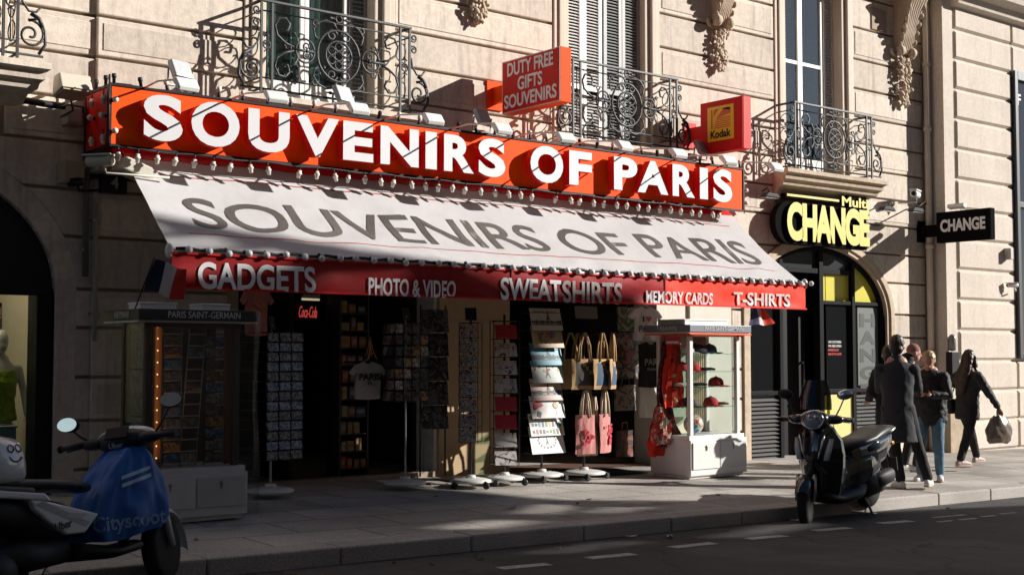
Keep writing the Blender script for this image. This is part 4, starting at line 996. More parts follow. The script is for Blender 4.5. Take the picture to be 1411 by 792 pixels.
# small caster frames on the ground
# art prints rack
z0 = G(9.72, 11.55); t = thing('print_rack', 'rack on a white wheeled base holding a column of large illustrated prints', 'display rack', (9.72, 11.55, z0), R(-2))
rack_base(t, r=.26); m2 = MB(); m2.tube([(0, 0, .1), (0, 0, 2.05)], .014, 8); m2.build('pole', WIRE, t)
m2 = MB()
for k in range(9): z = .33 + k * .205; m2.tube([(-.24, -.10, z), (.24, -.10, z), (.24, .10, z), (-.24, .10, z), (-.24, -.10, z)], .004, 4)
for x in (-.24, .24): m2.tube([(x, .10, .3), (x, .10, 2.0)], .005, 4)
m2.build('wire_frame', WIRE, t)
DK = mat('print dark ink', (.05, .05, .05), .5); PR = mat('print red ink', (.50, .03, .05), .5); PB = mat('print blue ink', (.06, .20, .34), .5); PG = mat('print green ink', (.10, .18, .08), .5); PO = mat('print gold ink', (.5, .33, .12), .5)
def eiffel(b, cx, z0, h, y, m):
    b.prism([(cx - .22 * h, z0), (cx - .16 * h, z0), (cx - .10 * h, z0 + .2 * h), (cx + .10 * h, z0 + .2 * h), (cx + .16 * h, z0), (cx + .22 * h, z0), (cx + .12 * h, z0 + .3 * h), (cx + .05 * h, z0 + .6 * h), (cx + .012 * h, z0 + h), (cx - .012 * h, z0 + h), (cx - .05 * h, z0 + .6 * h), (cx - .12 * h, z0 + .3 * h)], y, y - .002, 'y', m)
PL = [('white print with a ring of small drawings, lowest on the print rack', (.66, .65, .62), 'ring'), ('white print of little town houses, second from the bottom of the print rack', (.60, .60, .58), 'houses'), ('white print with a large red beret on the print rack', (.68, .67, .63), 'beret'), ('pink sunset print of the tower above the river on the print rack', (.58, .40, .34), 'river'), ('pale grey print with balloons round the tower on the print rack', (.44, .48, .44), 'balloon'), ('bright blue print of the city skyline on the print rack', (.07, .30, .42), 'sky'), ('tan print with a bunch of flowers on the print rack', (.46, .31, .18), 'flowers'), ('white print of bridge and tower, topmost on the print rack', (.55, .51, .44), 'bridge')]
for k, (lab, c, kind) in enumerate(PL):
    o = thing('art_print', lab, 'print', (9.72, 11.45 - .045 + .02 * (k % 2), z0 + .33 + k * .205), R(-2), 'large prints on the print rack', rx=R(-16))
    h = .33 if k == 0 else .27; w = .50 if k < 3 else .46
    m2 = MB(); m2.box(-w / 2, w / 2, 0, .006, 0, h); m2.build('sheet', mat('print paper %d' % k, c, .45), o, bevel=.004)
    m2 = MB(); y = -.001; rr = random.Random(k)
    if kind == 'ring':
        for i in range(16):
            a = i * .39; m2.obox((.13 * math.cos(a), y, .16 + .09 * math.sin(a)), (.022, .002, .03), (0, a, 0), rr.randrange(4))
        eiffel(m2, 0, .10, .11, y, 0); eiffel(m2, .02, .24, .06, y, 3)
    elif kind == 'houses':
        for i in range(9):
            for j in range(3): m2.obox((-.2 + i * .05, y, .05 + j * .085), (.034, .002, rr.uniform(.03, .07)), (0, 0, 0), rr.randrange(5))
    elif kind == 'beret':
        m2.prism([(-.20, .10), (-.06, .15), (-.08, .19), (-.14, .22), (-.21, .18), (-.22, .12)], y, y - .002, 'y', 1); m2.prism(circ(.12, .15, .04)[:-1], y, y - .002, 'y', 0); m2.prism(circ(.12, .15, .034)[:-1], y - .003, y - .004, 'y', 4); m2.obox((.12, y, .07), (.006, .002, .12), (0, 0, 0), 0); m2.obox((-.14, y, .05), (.06, .002, .07), (0, .4, 0), 0)
    elif kind in ('river', 'sky', 'bridge'):
        eiffel(m2, .03, .10, .15, y, 0)
        for i in range(14): m2.obox((-.21 + i * .032, y, .10), (.028, .002, rr.uniform(.02, .06)), (0, 0, 0), 0)
        m2.obox((0, y, .07), (w * .92, .002, .012), (0, 0, 0), 2 if kind != 'bridge' else 0)
        if kind == 'bridge': m2.text("Souvenir de Paris", (-.17, y, .215), (1, 0, 0), (0, 0, 1), .028, .34, .001)
    elif kind == 'balloon':
        eiffel(m2, 0, .06, .16, y, 0)
        for i in range(6): m2.prism(circ(-.18 + .07 * i, .17 + .03 * math.sin(i * 2), .018)[:-1], y, y - .002, 'y', (1, 3, 4)[i % 3])
    else:
        for i in range(26): m2.prism(circ(rr.uniform(-.13, .13), rr.uniform(.08, .2), rr.uniform(.012, .026), None, 7)[:-1], y - .0005 * i, y - .002 - .0005 * i, 'y', rr.choice((1, 0, 3, 2, 4)))
        m2.obox((-.13, y, .22), (.10, .002, .02), (0, 0, 0), 0)
    m2.build('drawing', [DK, PR, PB, PG, PO], o)
# tote bag rack
z0 = G(10.36, 11.52); t = thing('bag_rack', 'wheeled rack on a white base hung with two tiers of tote bags', 'display rack', (10.36, 11.52, z0))
rack_base(t, r=.26); m2 = MB(); m2.tube([(0, 0, .1), (0, 0, 1.75)], .016, 8); m2.build('pole', WIRE, t)
m2 = MB()
for z in (1.72, 1.02):
    for k in range(8): a = k * math.pi / 4; m2.tube([(0, 0, z), (.22 * math.cos(a), .22 * math.sin(a), z + .02), (.24 * math.cos(a), .24 * math.sin(a), z + .05)], .005, 4)
m2.build('hooks', WIRE, t)
m2 = MB(); m2.obox((.0, -.05, 2.0), (.36, .01, .15), (R(-8), 0, 0)); m2.build('header_card', mat('grey card', (.16, .15, .15), .6), t)
m2 = MB(); m2.text('BAGS', (-.11, -.058, 1.95), (1, 0, 0), (0, -.1, 1), .04, .22, .002); m2.build('lettering', mat('cream ink', (.5, .45, .38), .6), t) if False else None
def tote(p, yaw, w, h, mbody, mstrap, label, group, mpat=None, strap=.32):
    o = thing('tote_bag', label, 'bag', p, yaw, group); rr = random.Random(int(p[0] * 1000 + p[2] * 77))
    b = MB(); g1, g2 = [], []
    for j in range(9):
        z = -strap - h * j / 8; r1, r2 = [], []
        for i in range(9):
            x = -w / 2 + w * i / 8; bul = .035 * math.sin(math.pi * i / 8) * (.4 + .6 * math.sin(math.pi * j / 9)); fold = .010 * math.sin(i * 2.3 + j * .7 + rr.random())
            r1.append((x * (1 - .06 * (1 - j / 8)), -bul + fold, z)); r2.append((x * (1 - .06 * (1 - j / 8)), bul + fold + .01, z))
        g1.append(r1); g2.append(r2[::-1])
    b.sheet(g1, 0)
    if isinstance(mpat, tuple):
        for fi in range(64):
            r_, c_ = divmod(fi, 8)
            if 1 <= r_ <= 6 and 0 < c_ < 7 and not (c_ - r_ == 2): b.m[fi] = 1
    b.sheet(g2, 0)
    for row in (0, 8): pass
    b.build('body', [mbody, mpat[0]] if isinstance(mpat, tuple) else mbody, o)
    for sy in (-1, 1):
        s = MB(); pts = [(-w * .22, sy * .025, -strap - .03), (-w * .17, sy * .02, -strap * .5), (-.015, sy * .008, -.01), (.015, sy * .008, -.01), (w * .17, sy * .02, -strap * .5), (w * .22, sy * .025, -strap - .03)]
        s.tube(pts, (.012), 4); s.v = [(x, y, z) for x, y, z in s.v]; s.build('strap', mstrap, o)
    if mpat and not isinstance(mpat, tuple):
        b = MB()
        for k in range(9): b.prism(circ(rr.uniform(-w * .3, w * .3), -strap - h * rr.uniform(.2, .8), rr.uniform(.012, .035), rr.uniform(.012, .05), 7)[:-1], -.045, -.047, 'y')
        b.build('print', mpat, o)
    return o
BLUEB = mat('blue jute print', (.045, .085, .14), .8, noise=(9, .25)); JUTE = mat('jute', (.42, .27, .13), .9, noise=(40, .2)); DKB = mat('dark jute print', (.07, .065, .06), .8, noise=(9, .3)); PINK = mat('pink canvas', (.52, .21, .19), .85, noise=(9, .12)); CANV = mat('cream canvas', (.55, .44, .32), .9, noise=(30, .12))
for k, (dx, dy, yaw, mb_, lab) in enumerate(((-.16, -.20, R(-8), (DKB,), 'jute tote bag with dark print, left on the upper tier'), (.07, -.26, R(14), (BLUEB,), 'jute tote bag with large blue print, front of the upper tier'), (.20, -.10, R(50), JUTE, 'plain tan jute tote bag, right end of the upper tier'), (.26, -.24, R(38), (BLUEB,), 'jute tote bag with blue print turned at the right front of the upper tier'), (-.26, -.06, R(-40), JUTE, 'plain tan jute tote bag at the left rear of the upper tier'), (-.04, .05, R(5), JUTE, 'plain tan jute tote bag hidden behind the blue ones'))):
    tote((10.36 + dx, 11.52 + dy, z0 + 1.76), yaw, .38, .36, JUTE, JUTE, lab, 'tote bags on the upper tier', mb_ if isinstance(mb_, tuple) else None)
for k, (dx, dy, yaw, mb_, lab) in enumerate(((-.17, -.22, R(-10), PINK, 'pink tote bag with small dark drawings, left on the lower tier'), (.15, -.22, R(20), PINK, 'pink tote bag facing forward on the right of the lower tier'), (.27, -.06, R(55), PINK, 'pink tote bag turned sideways at the right of the lower tier'), (.0, -.10, R(75), PINK, 'pink tote bag seen edge on between the others on the lower tier'))):
    tote((10.36 + dx, 11.52 + dy, z0 + 1.08), yaw, .28, .46, mb_, CANV, lab, 'pink tote bags on the lower tier', PR if k != 3 else None, .30)
for k, (dx, lab) in enumerate(((-.05, 'cream canvas bag hanging lowest on the left of the bag rack'), (.12, 'cream canvas bag hanging lowest on the right of the bag rack'))):
    tote((10.36 + dx, 11.46, z0 + 1.0), R(30 * k), .22, .42, CANV, CANV, lab, 'cream bags under the pink ones', None, .30)

# T-shirts
def tshirt(p, yaw, w, h, m, label, name='t_shirt', sleeve=True):
    o = thing(name, label, 't-shirt', p, yaw); rr = random.Random(int(p[0] * 991))
    out = [(-.16 * w, 0), (-.5 * w, -.10 * h), (-.72 * w, -.30 * h), (-.56 * w, -.38 * h), (-.45 * w, -.28 * h)] if sleeve else [(-.16 * w, 0), (-.45 * w, -.06 * h)]
    out += [(-.46 * w, -.6 * h), (-.47 * w, -h), (0, -h * 1.02)]
    L = out; prof = L + [(-x, z) for x, z in L[::-1] if x != 0] + [(.10 * w, -.05 * h), (0, -.07 * h), (-.10 * w, -.05 * h)]
    b = MB(); b.prism(prof, -.02, .02, 'y'); s = b.build('body', m, o, bevel=.012)
    # drape: subdivide and ripple
    bm = bmesh.new(); bm.from_mesh(s.data); bmesh.ops.triangulate(bm, faces=bm.faces[:]); bmesh.ops.subdivide_edges(bm, edges=bm.edges[:], cuts=3)
    for v in bm.verts: v.co.y += .016 * math.sin(v.co.x * 26 + v.co.z * 6 + p[0]) * min(1, -v.co.z / h * 1.6)
    bm.to_mesh(s.data); bm.free()
    hg = MB(); hg.tube([(-.3 * w, 0, -.035), (0, 0, .03), (.3 * w, 0, -.035)], .006, 5); hg.tube([(0, 0, .03), (0, 0, .09)], .004, 5); hg.build('hanger', STEEL, o)
    return o
COTW = mat('white cotton', (.72, .71, .70), .9, noise=(6, .05)); COTG = mat('grey white cotton', (.50, .49, .48), .9, noise=(6, .08)); COTB = mat('black cotton', (.012, .012, .013), .9)
o = tshirt((onY(889, 421, 11.9).x, 11.9, 2.20), R(4), .46, .44, COTW, 'white t-shirt printed I love PARIS hanging under the valance')
m2 = MB(); m2.text('I', (-.10, -.045, -.20), (1, 0, 0), (0, 0, 1), .075, .03, .003, .03); m2.text('PARIS', (-.17, -.045, -.33), (1, 0, 0), (0, 0, 1), .085, .34, .003, .01); m2.build('lettering', BLACK, o)
m2 = MB(); hp = [(.0 + .05 * 16 * math.sin(a) ** 3 / 17, .05 * (13 * math.cos(a) - 5 * math.cos(2 * a) - 2 * math.cos(3 * a) - math.cos(4 * a)) / 17) for a in [i * math.pi / 12 for i in range(24)]]
m2.prism([(x + .02, z - .16) for x, z in hp][::-1], -.047, -.044, 'y'); m2.build('heart', PR, o)
p = onY(893, 471, 11.85); o = tshirt((p.x, 11.80, p.z), R(-4), .44, .58, COTB, 'black t-shirt printed PARIS hanging below the white one', sleeve=False)
m2 = MB(); m2.text('PARIS', (-.14, -.046, -.30), (1, 0, 0), (0, 0, 1), .085, .29, .003, .01); m2.text('FRANCE', (-.10, -.046, -.37), (1, 0, 0), (0, 0, 1), .035, .2, .003); m2.build('lettering', mat('grey ink', (.35, .33, .30), .7), o)
p = onY(897, 535, 11.9); tshirt((p.x, 11.9, p.z + .25), R(-10), .42, .62, COTW, 'plain white t-shirt hanging behind and below the black one', sleeve=False)
p = onY(507, 498, 11.7); o = tshirt((p.x, 11.7, p.z), R(-6), .31, .40, COTG, 'small white t-shirt printed PARIS hanging in the shade of the doorway')
m2 = MB(); m2.text('PARIS', (-.125, -.046, -.20), (1, 0, 0), (0, 0, 1), .075, .25, .003, .03); m2.text('75', (-.03, -.046, -.25), (1, 0, 0), (0, 0, 1), .04, .06, .003, .02); m2.build('lettering', BLACK, o)
p = onY(354, 404, 11.9); tshirt((p.x, 11.9, 2.28), R(12), .30, .50, mat('salmon cotton', (.55, .19, .15), .9), 'salmon pink shirt hanging behind the right edge of the left cabinet')
# picture panels and bags hanging in the right doorway
for (xa, ya, xb, yb, m, lab) in ((852, 424, 890, 456, printmat('green poster', [(.28, .26, .20), (.10, .13, .07), (.4, .36, .26), (.05, .05, .04)], 7), 'green and cream printed bag hanging left of the white t-shirt'), (845, 458, 880, 522, printmat('red poster', [(.38, .10, .06), (.06, .05, .05), (.30, .22, .15), (.45, .05, .05)], 6), 'red printed bag hanging left of the black t-shirt'), (848, 530, 876, 566, printmat('brown poster', [(.16, .12, .08), (.05, .05, .04), (.25, .2, .14), (.08, .06, .05)], 7), 'brown printed bag hanging low left of the t-shirts'), (850, 592, 872, 630, printmat('dark red poster', [(.12, .04, .03), (.04, .03, .03), (.2, .06, .04), (.05, .04, .03)], 8), 'dark red patterned bag hanging near the floor')):
    A = onY(xa, yb, 12.1); B = onY(xb, ya, 12.1); o = thing('printed_bag', lab, 'bag', ((A.x + B.x) / 2, 12.1, B.z), 0, 'printed bags in the right doorway')
    w, h = B.x - A.x, B.z - A.z; m2 = MB(); g = [[(-w / 2 + w * i / 6, -.02 * math.sin(math.pi * i / 6) + .006 * math.sin(j * 2 + i), -h * j / 6) for i in range(7)] for j in range(7)]
    m2.sheet(g, 0, True, (0, .03, 0)); m2.build('body', m, o); m2 = MB(); m2.tube([(-w * .2, 0, 0), (-w * .15, 0, .10), (w * .15, 0, .10), (w * .2, 0, 0)], .006, 4); m2.build('strap', JUTE, o)
# scarves and flags hung on the left side of the right cabinet
def scarf(px0, px1, py0, py1, Y, m, lab, tw=1.0, seed=0):
    A = onY(px0, py1, Y); B = onY(px1, py0, Y); w = B.x - A.x; h = B.z - A.z; rr = random.Random(seed)
    o = thing('scarf', lab, 'scarf', ((A.x + B.x) / 2, Y, B.z), 0, 'supporter scarves by the right cabinet')
    b = MB(); g = []
    for j in range(15):
        t = j / 14; row = []
        for i in range(13):
            u = i / 12 - .5; ww = w * (.30 + .70 * min(1, t * 1.4)); row.append((u * ww + .05 * w * math.sin(t * 5 + seed), .05 * math.sin(i * 1.9 + t * 3 * tw + seed) - .03 * t, -h * t - .05 * h * abs(u) * t))
        g.append(row)
    b.sheet(g, 0, True, (0, .006, 0)); b.build('cloth', m, o)
    b = MB(); b.tube([(0, 0, 0), (0, .01, .05)], .012, 5); b.build('knot', BLACK, o)
SC1 = printmat('red scarf print', [(.05, .02, .03), (.70, .03, .015), (.74, .035, .015), (.72, .05, .015), (.60, .46, .40)], 5, .9); SC2 = printmat('dark scarf print', [(.03, .02, .03), (.06, .03, .04), (.40, .04, .03), (.03, .03, .05), (.4, .33, .28)], 8, .9); SC3 = printmat('cream scarf print', [(.5, .40, .33), (.55, .46, .40), (.62, .05, .03), (.45, .36, .30)], 6, .9)
scarf(912, 941, 470, 560, 11.25, SC1, 'bright red and cream scarf hanging high on the right cabinet', 1, 1)
scarf(905, 930, 470, 560, 11.40, SC2, 'black scarf hanging behind the bright red one', 1.5, 2)
scarf(893, 930, 556, 628, 11.35, SC1, 'long red scarf drooping low beside the white drawers', 2, 3)
scarf(908, 934, 558, 615, 11.28, SC2, 'dark scarf hanging over the low red one', 1, 4)
scarf(898, 920, 560, 612, 11.22, SC3, 'cream scarf hanging at the left of the low red one', 1.4, 5)
# door mat
mt = thing('door_mat', 'dark lattice rubber mat before the right doorway', 'mat', (11.1, 11.9, G(11.1, 11.9)))
m2 = MB()
for i in range(19): x = 10.35 + i * .065; m2.box(x, x + .016, 11.62, 12.46, G(x, 12) + .004, G(x, 12) + .018)
for i in range(14): y = 11.62 + i * .063; m2.box(10.35, 11.54, y, y + .016, G(11, y) + .004, G(11, y) + .016)
m2.build('lattice', RUBBER, mt, w=True)

# ================================================================= CABINETS
CABW = mat('white cabinet laminate', (.74, .73, .71), .4, noise=(3, .06)); CABSH = mat('shaded white laminate', (.60, .60, .60), .4, noise=(3, .05))
HDR = mat('dark header strip', (.022, .024, .028), .35); SILV = mat('silver ink', (.55, .56, .58), .4); BROWNP = mat('dark wood post', (.05, .032, .022), .5)
def cabinet(x0, x1, y0, y1, zb, zs, zt, label, post, hdr_m, sidetext, dooramt, headdepth=.05, lit=False, posts=True):
    """display cabinet: base with two doors, glazed top with shelves, lettered header"""
    z0 = G((x0 + x1) / 2, y0); t = thing('display_cabinet', label, 'display cabinet', ((x0 + x1) / 2, y0, z0))
    b = MB(); b.box(x0, x1, y0, y1, z0 + .05, zb); b.build('base', CABW, t, w=True, bevel=.006)
    b = MB(); b.box(x0 + .01, x1 - .01, y0 + .03, y1 - .03, zb, zb + .05); b.box(x0 + .02, x1 - .02, y0 + .04, y1 - .03, z0 + .012, z0 + .05); b.build('plinth', CABW, t, w=True, bevel=.004)
    xm = (x0 + x1) / 2
    for (a, c) in ((x0 + .03, xm - .008), (xm + .008, x1 - .03)):
        b = MB(); b.box(a, c, y0 - .016, y0 - .001, z0 + .13, zb - .03); d = b.build('door', CABW if a < xm else CABSH, t, w=True, bevel=.003)  # right door gets a greyer tone for the shade on it
        k = MB(); k.lathe([(.016, .0), (.016, -.012), (.008, -.016)], ((a + c) / 2, y0 - .016, zb - .08), 'y', 10); k.box((a + c) / 2 - .004, (a + c) / 2 + .004, y0 - .03, y0 - .018, zb - .13, zb - .09); k.build('lock', STEEL, d, w=True)
    for k in range(4):
        b = MB(); xx = x0 + .08 if k % 2 else x1 - .08; yy = y0 + .08 if k < 2 else y1 - .08
        b.lathe([(.01, -.012), (.024, -.012), (.024, .012), (.01, .012)], (xx, yy, z0 + .025), 'y', 10); b.build('caster', BLACKM, t, w=True)
    b = MB(); i = .07
    for xx in (x0 + .05, x1 - .05 - i):
        for yy in (y0 + .05, y1 - .05 - i): b.box(xx, xx + i * .8, yy, yy + i * .8, zb + .05, zs)
    b.box(x0 + .05, x1 - .05, y0 + .05, y0 + .09, zs - .04, zs)
    fr = b.build('frame', post, t, w=True, bevel=.004)
    b = MB(); b.box(x0 + .06, x1 - .06, y0 + .06, y0 + .066, zb + .05, zs - .04); b.build('front_glass', GLASSC, t, w=True)
    b = MB(); b.box(x0 + .06, x0 + .066, y0 + .1, y1 - .1, zb + .05, zs); b.build('side_glass', GLASSC, t, w=True)
    b = MB(); b.box(x1 - .066, x1 - .06, y0 + .1, y1 - .1, zb + .05, zs); b.build('side_glass', GLASSC, t, w=True)
    b = MB(); b.box(x0 - headdepth, x1 + headdepth, y0 - headdepth + .02, y1 + headdepth, zs, zs + .015); b.build('header_underside', CABW, t, w=True)
    h = headdepth
    b = MB(); b.box(x0 - h, x1 + h, y0 - h, y1 + h, zs + .015, zt); hd = b.build('header', hdr_m, t, w=True, bevel=.006)
    b = MB(); b.text('PARIS SAINT-GERMAIN', (x0 - h + (x1 - x0) * .26, y0 - h - .002, zs + .015 + (zt - zs) * .2), (1, 0, 0), (0, 0, 1), (zt - zs) * .52, (x1 - x0) * .68, .003, .005); b.build('lettering', SILV, hd, w=True)
    b = MB(); b.text(sidetext, (x0 - h - .002, y1 - .18, zs + .015 + (zt - zs) * .2), (0, -1, 0), (0, 0, 1), (zt - zs) * .5, (y1 - y0) * .5, .003, .01); b.build('lettering', SILV, hd, w=True)
    return t
# ---- right cabinet, sunlit
CR = (11.52, 12.55, 10.86, 11.55); z0 = G(12, 10.86)
tr = cabinet(*CR, .53, 1.84, 1.945, 'white display cabinet in the sun with glass shelves of caps', CABW, mat('grey blue header strip', (.20, .22, .25), .35), 'MBAPPE', 1)
b = MB(); b.box(CR[0] - .05, CR[1] + .05, CR[2] - .056, CR[3] + .05, 1.822, 1.838); b.build('orange_trim', ORANGE, tr, w=True)
SHZ = (.86, 1.10, 1.34, 1.62 - .02)
SHZ = (.92, 1.17, 1.36, 1.58)
for z in SHZ:
    b = MB(); b.box(CR[0] + .075, CR[1] - .075, CR[2] + .09, CR[3] - .09, z, z + .010); b.build('shelf', glass('shelf glass', (.75, .92, .88), .10, 1.0), tr, w=True)
b = MB(); b.box(CR[0] + .06, CR[1] - .06, CR[3] - .07, CR[3] - .055, .58, 1.84); b.build('back_panel', mat('cream back panel', (.62, .55, .42), .7), tr, w=True)
b = MB()
for i in range(9): b.tube([(CR[0] + .62 + i * .035, CR[3] - .09, .62), (CR[0] + .63 + i * .035, CR[3] - .095, 1.82)], .012, 6)
b.build('hanging_chains', CANV, tr, w=True)
b = MB(); b.box(12.58, 12.78, 11.1, 11.35, .03, 1.9); b.build('side_post', CABW, tr, w=True, bevel=.01) if False else None
b = MB(); b.box(CR[0] + .05, CR[0] + .65, CR[2] + .05, CR[3], 1.948, 1.99); b.build('x', WPAINT)
bpy.data.objects.remove(bpy.data.objects['x'])
t = thing('cardboard_box', 'flat white box lying on top of the right cabinet', 'box', (11.9, 11.2, 1.948)); b = MB(); b.box(11.56, 12.35, 10.98, 11.45, 1.948, 2.0); b.build('carton', WPAINT, t, w=True, bevel=.004); b = MB(); b.box(11.545, 12.365, 10.97, 11.46, 2.001, 2.018); b.build('lid', WPAINT, t, w=True, bevel=.004)
# caps, ball, gloves
CAPB = mat('navy felt', (.015, .016, .022), .9); CAPR = mat('red felt', (.50, .03, .03), .9); CAPW = mat('white felt', (.6, .58, .55), .9)
def cap(p, yaw, m, label, s=1.0):
    o = thing('cap', label, 'cap', p, yaw); b = MB(); b.lathe([(.095 * s, 0), (.096 * s, .03), (.088 * s, .07), (.06 * s, .10), (.012, .115), (.012, .122), (.002, .124)], seg=16); b.build('crown', m, o)
    b = MB(); pts = [[(.085 * s + .09 * s * j / 4 * math.cos(a) * 1.0, .09 * s * math.sin(a) * (1 - .12 * j / 4), .012 - .012 * math.sin(a) ** 2 - .006 * j / 4) for a in [R(-80 + 160 * i / 10) for i in range(11)]] for j in range(5)]
    b.sheet(pts, 0, True, (0, 0, -.006)); b.build('brim', m, o); return o
yc = 11.18
cap((11.95, yc, 1.60), R(-70), CAPB, 'large dark navy cap lying on the top glass shelf', 1.6)
cap((12.22, yc, 1.60), R(-40), mat('blue felt', (.05, .10, .20), .9), 'blue cap standing right of the navy cap on the top shelf', 1.0)
cap((11.75, yc - .06, 1.60), R(-80), CAPW, 'white cap at the left of the top shelf', .9)
cap((11.72, yc, 1.372), R(-60), CAPR, 'red cap at the left end of the second shelf', .95)
cap((11.86, yc - .05, 1.372), R(-75), mat('red felt', (0, 0, 0)), 'second red cap, beside the first on the second shelf', .95)
cap((12.28, yc - .05, 1.182), R(-75), CAPR, 'single red cap on the right of the third shelf', 1.05)
cap((12.18, yc - .05, .932), R(-75), CAPR, 'red and dark striped cap on the lowest glass shelf', 1.0)
cap((11.78, yc - .03, .932), R(-75), CAPB, 'dark cap on the left of the lowest glass shelf', 1.1)
o = thing('football', 'blue white and orange football at the bottom of the right cabinet', 'ball', (11.86, yc - .05, .58)); b = MB(); b.ball((0, 0, .125), .125, seg=24, rings=16); b.build('ball_skin', printmat('ball panels', [(.06, .20, .42), (.07, .26, .5), (.65, .64, .62), (.65, .2, .06), (.5, .05, .04)], 6), o)
b = MB(); b.tube([(x_, 0, z_) for x_, z_ in circ(0, .125, .1255)], .002, 4); b.build('seam', BLACK, o)
for k, (x, z, lab, mm) in enumerate(((12.1, 1.373, 'dark folded gloves at the right of the second shelf', CAPB), (11.95, 1.183, 'dark folded scarf on the left of the third shelf', CAPB), (12.35, .933, 'brown wooden trinkets at the right of the lowest shelf', JUTE), (11.68, 1.183, 'white folded gloves at the left of the third shelf', CAPW))):
    o = thing('folded_gloves' if k != 2 else 'trinkets', lab, 'gloves' if k != 2 else 'souvenir', (x, yc - .05, z)); b = MB()
    for j in range(5): b.limb([(-.09 + .04 * j, -.08, .02), (-.085 + .04 * j, .0, .025), (-.06 + .03 * j, .08, .02)], [.014, .02, .022], 7)
    b.build('pair', mm, o)
o = thing('small_sign', 'little red and white card at the top of the right cabinet side', 'sign', (11.5, 11.0, 1.72)); p = onY(927, 467, 11.1)
b = MB(); b.box(11.44, 11.452, 10.95, 11.20, 1.70, 1.80); b.build('card', PR, o, w=True); b = MB(); b.box(11.436, 11.44, 10.97, 11.18, 1.715, 1.745); b.build('text_band', LETW, o, w=True)

# ---- left cabinet, in the shade
CLx = (4.24, 5.21, 10.16, 10.80)
BRP = mat('smoked plastic sheet', (.5, .5, .5))
tl = cabinet(*CLx, .575, 1.855, 1.965, 'white based display cabinet in the shade wrapped in clear plastic, left', BROWNP, HDR, 'NEYMAR', 1, .06)
b = MB(); b.box(CLx[0] + .06, CLx[1] - .06, CLx[3] - .08, CLx[3] - .06, .63, 1.85); b.build('back_panel', mat('dark back panel', (.05, .035, .025), .7), tl, w=True)
for (xa, m_) in ((CLx[0] + .18, 0), (CLx[1] - .13, 0)):
    b = MB(); b.box(xa - .04, xa + .04, CLx[2] + .12, CLx[2] + .14, .64, 1.85); b.build('wooden_upright', mat('orange lit wood', (.14, .06, .025), .6), tl, w=True)
b = MB()
for i in range(12): b.ball((CLx[0] + .175, CLx[2] + .10, 1.82 - i * .10), .007, seg=6, rings=4)
b.build('light_strip', mat('warm strip leds', (.6, .4, .2), .5, emit=(1, .5, .16), estr=1.6), tl, w=True)
lt = bpy.data.lights.new('light_strip', 'AREA'); lt.shape = 'RECTANGLE'; lt.size = .05; lt.size_y = 1.1; lt.energy = .22; lt.color = (1, .5, .18)
lo = bpy.data.objects.new('light_strip_glow', lt); COL.objects.link(lo); lo.location = (CLx[0] + .175 - tl.location.x, CLx[2] + .09 - tl.location.y, 1.28 - tl.location.z); lo.parent = tl; lo.rotation_euler = (R(90), 0, R(-60))
sm = bpy.data.materials.new('clear plastic sheet'); sm.use_nodes = True; t_ = sm.node_tree; 
for n in list(t_.nodes): t_.nodes.remove(n)
oo = t_.nodes.new('ShaderNodeOutputMaterial'); aa = t_.nodes.new('ShaderNodeBsdfTransparent'); gg = t_.nodes.new('ShaderNodeBsdfGlossy'); gg.inputs[1].default_value = .25; mm = t_.nodes.new('ShaderNodeMixShader'); mm.inputs[0].default_value = .045; aa.inputs[0].default_value = (.86, .86, .86, 1)
t_.links.new(aa.outputs[0], mm.inputs[1]); t_.links.new(gg.outputs[0], mm.inputs[2]); t_.links.new(mm.outputs[0], oo.inputs[0])
b = MB(); pts = [(CLx[0] - .07, CLx[3] + .02), (CLx[0] - .075, CLx[2] - .05), (CLx[1] + .07, CLx[2] - .055), (CLx[1] + .075, CLx[3] + .02)]
path = []
for (p, q) in zip(pts[:-1], pts[1:]):
    for i in range(12): path.append((p[0] + (q[0] - p[0]) * i / 12, p[1] + (q[1] - p[1]) * i / 12))
path.append(pts[-1])
b.sheet([[(x - .012 * math.sin(i * 1.7 + j * .5), y - .014 * math.sin(i * 2.1 + j * .6), .20 + 1.76 * j / 14) for i, (x, y) in enumerate(path)] for j in range(15)], 0, True); b.build('plastic_cover', sm, tl, w=True)
for k in range(3):
    o = thing('photo_print', ('lowest', 'middle', 'topmost')[k] + ' of three grey prints in the left end of the shaded cabinet', 'print', (CLx[0] + .085, 10.42, .68 + k * .40), R(-90)); b = MB(); b.box(-.20, .20, 0, .008, 0, .36); b.build('sheet', printmat('grey prints', [(.16, .17, .18), (.09, .10, .11), (.22, .24, .26), (.12, .13, .14)], 5), o); b = MB(); b.box(-.21, .21, .009, .016, -.01, .37); b.build('mount', mat('grey mount', (.28, .29, .30), .5), o)
CPR = [printmat('blue city cards', [(.02, .10, .28), (.02, .03, .06), (.05, .2, .4), (.3, .12, .04)], 12), printmat('sunset cards', [(.30, .09, .02), (.05, .03, .05), (.4, .2, .05), (.04, .08, .16)], 12), CARD[5], CARD[0]]
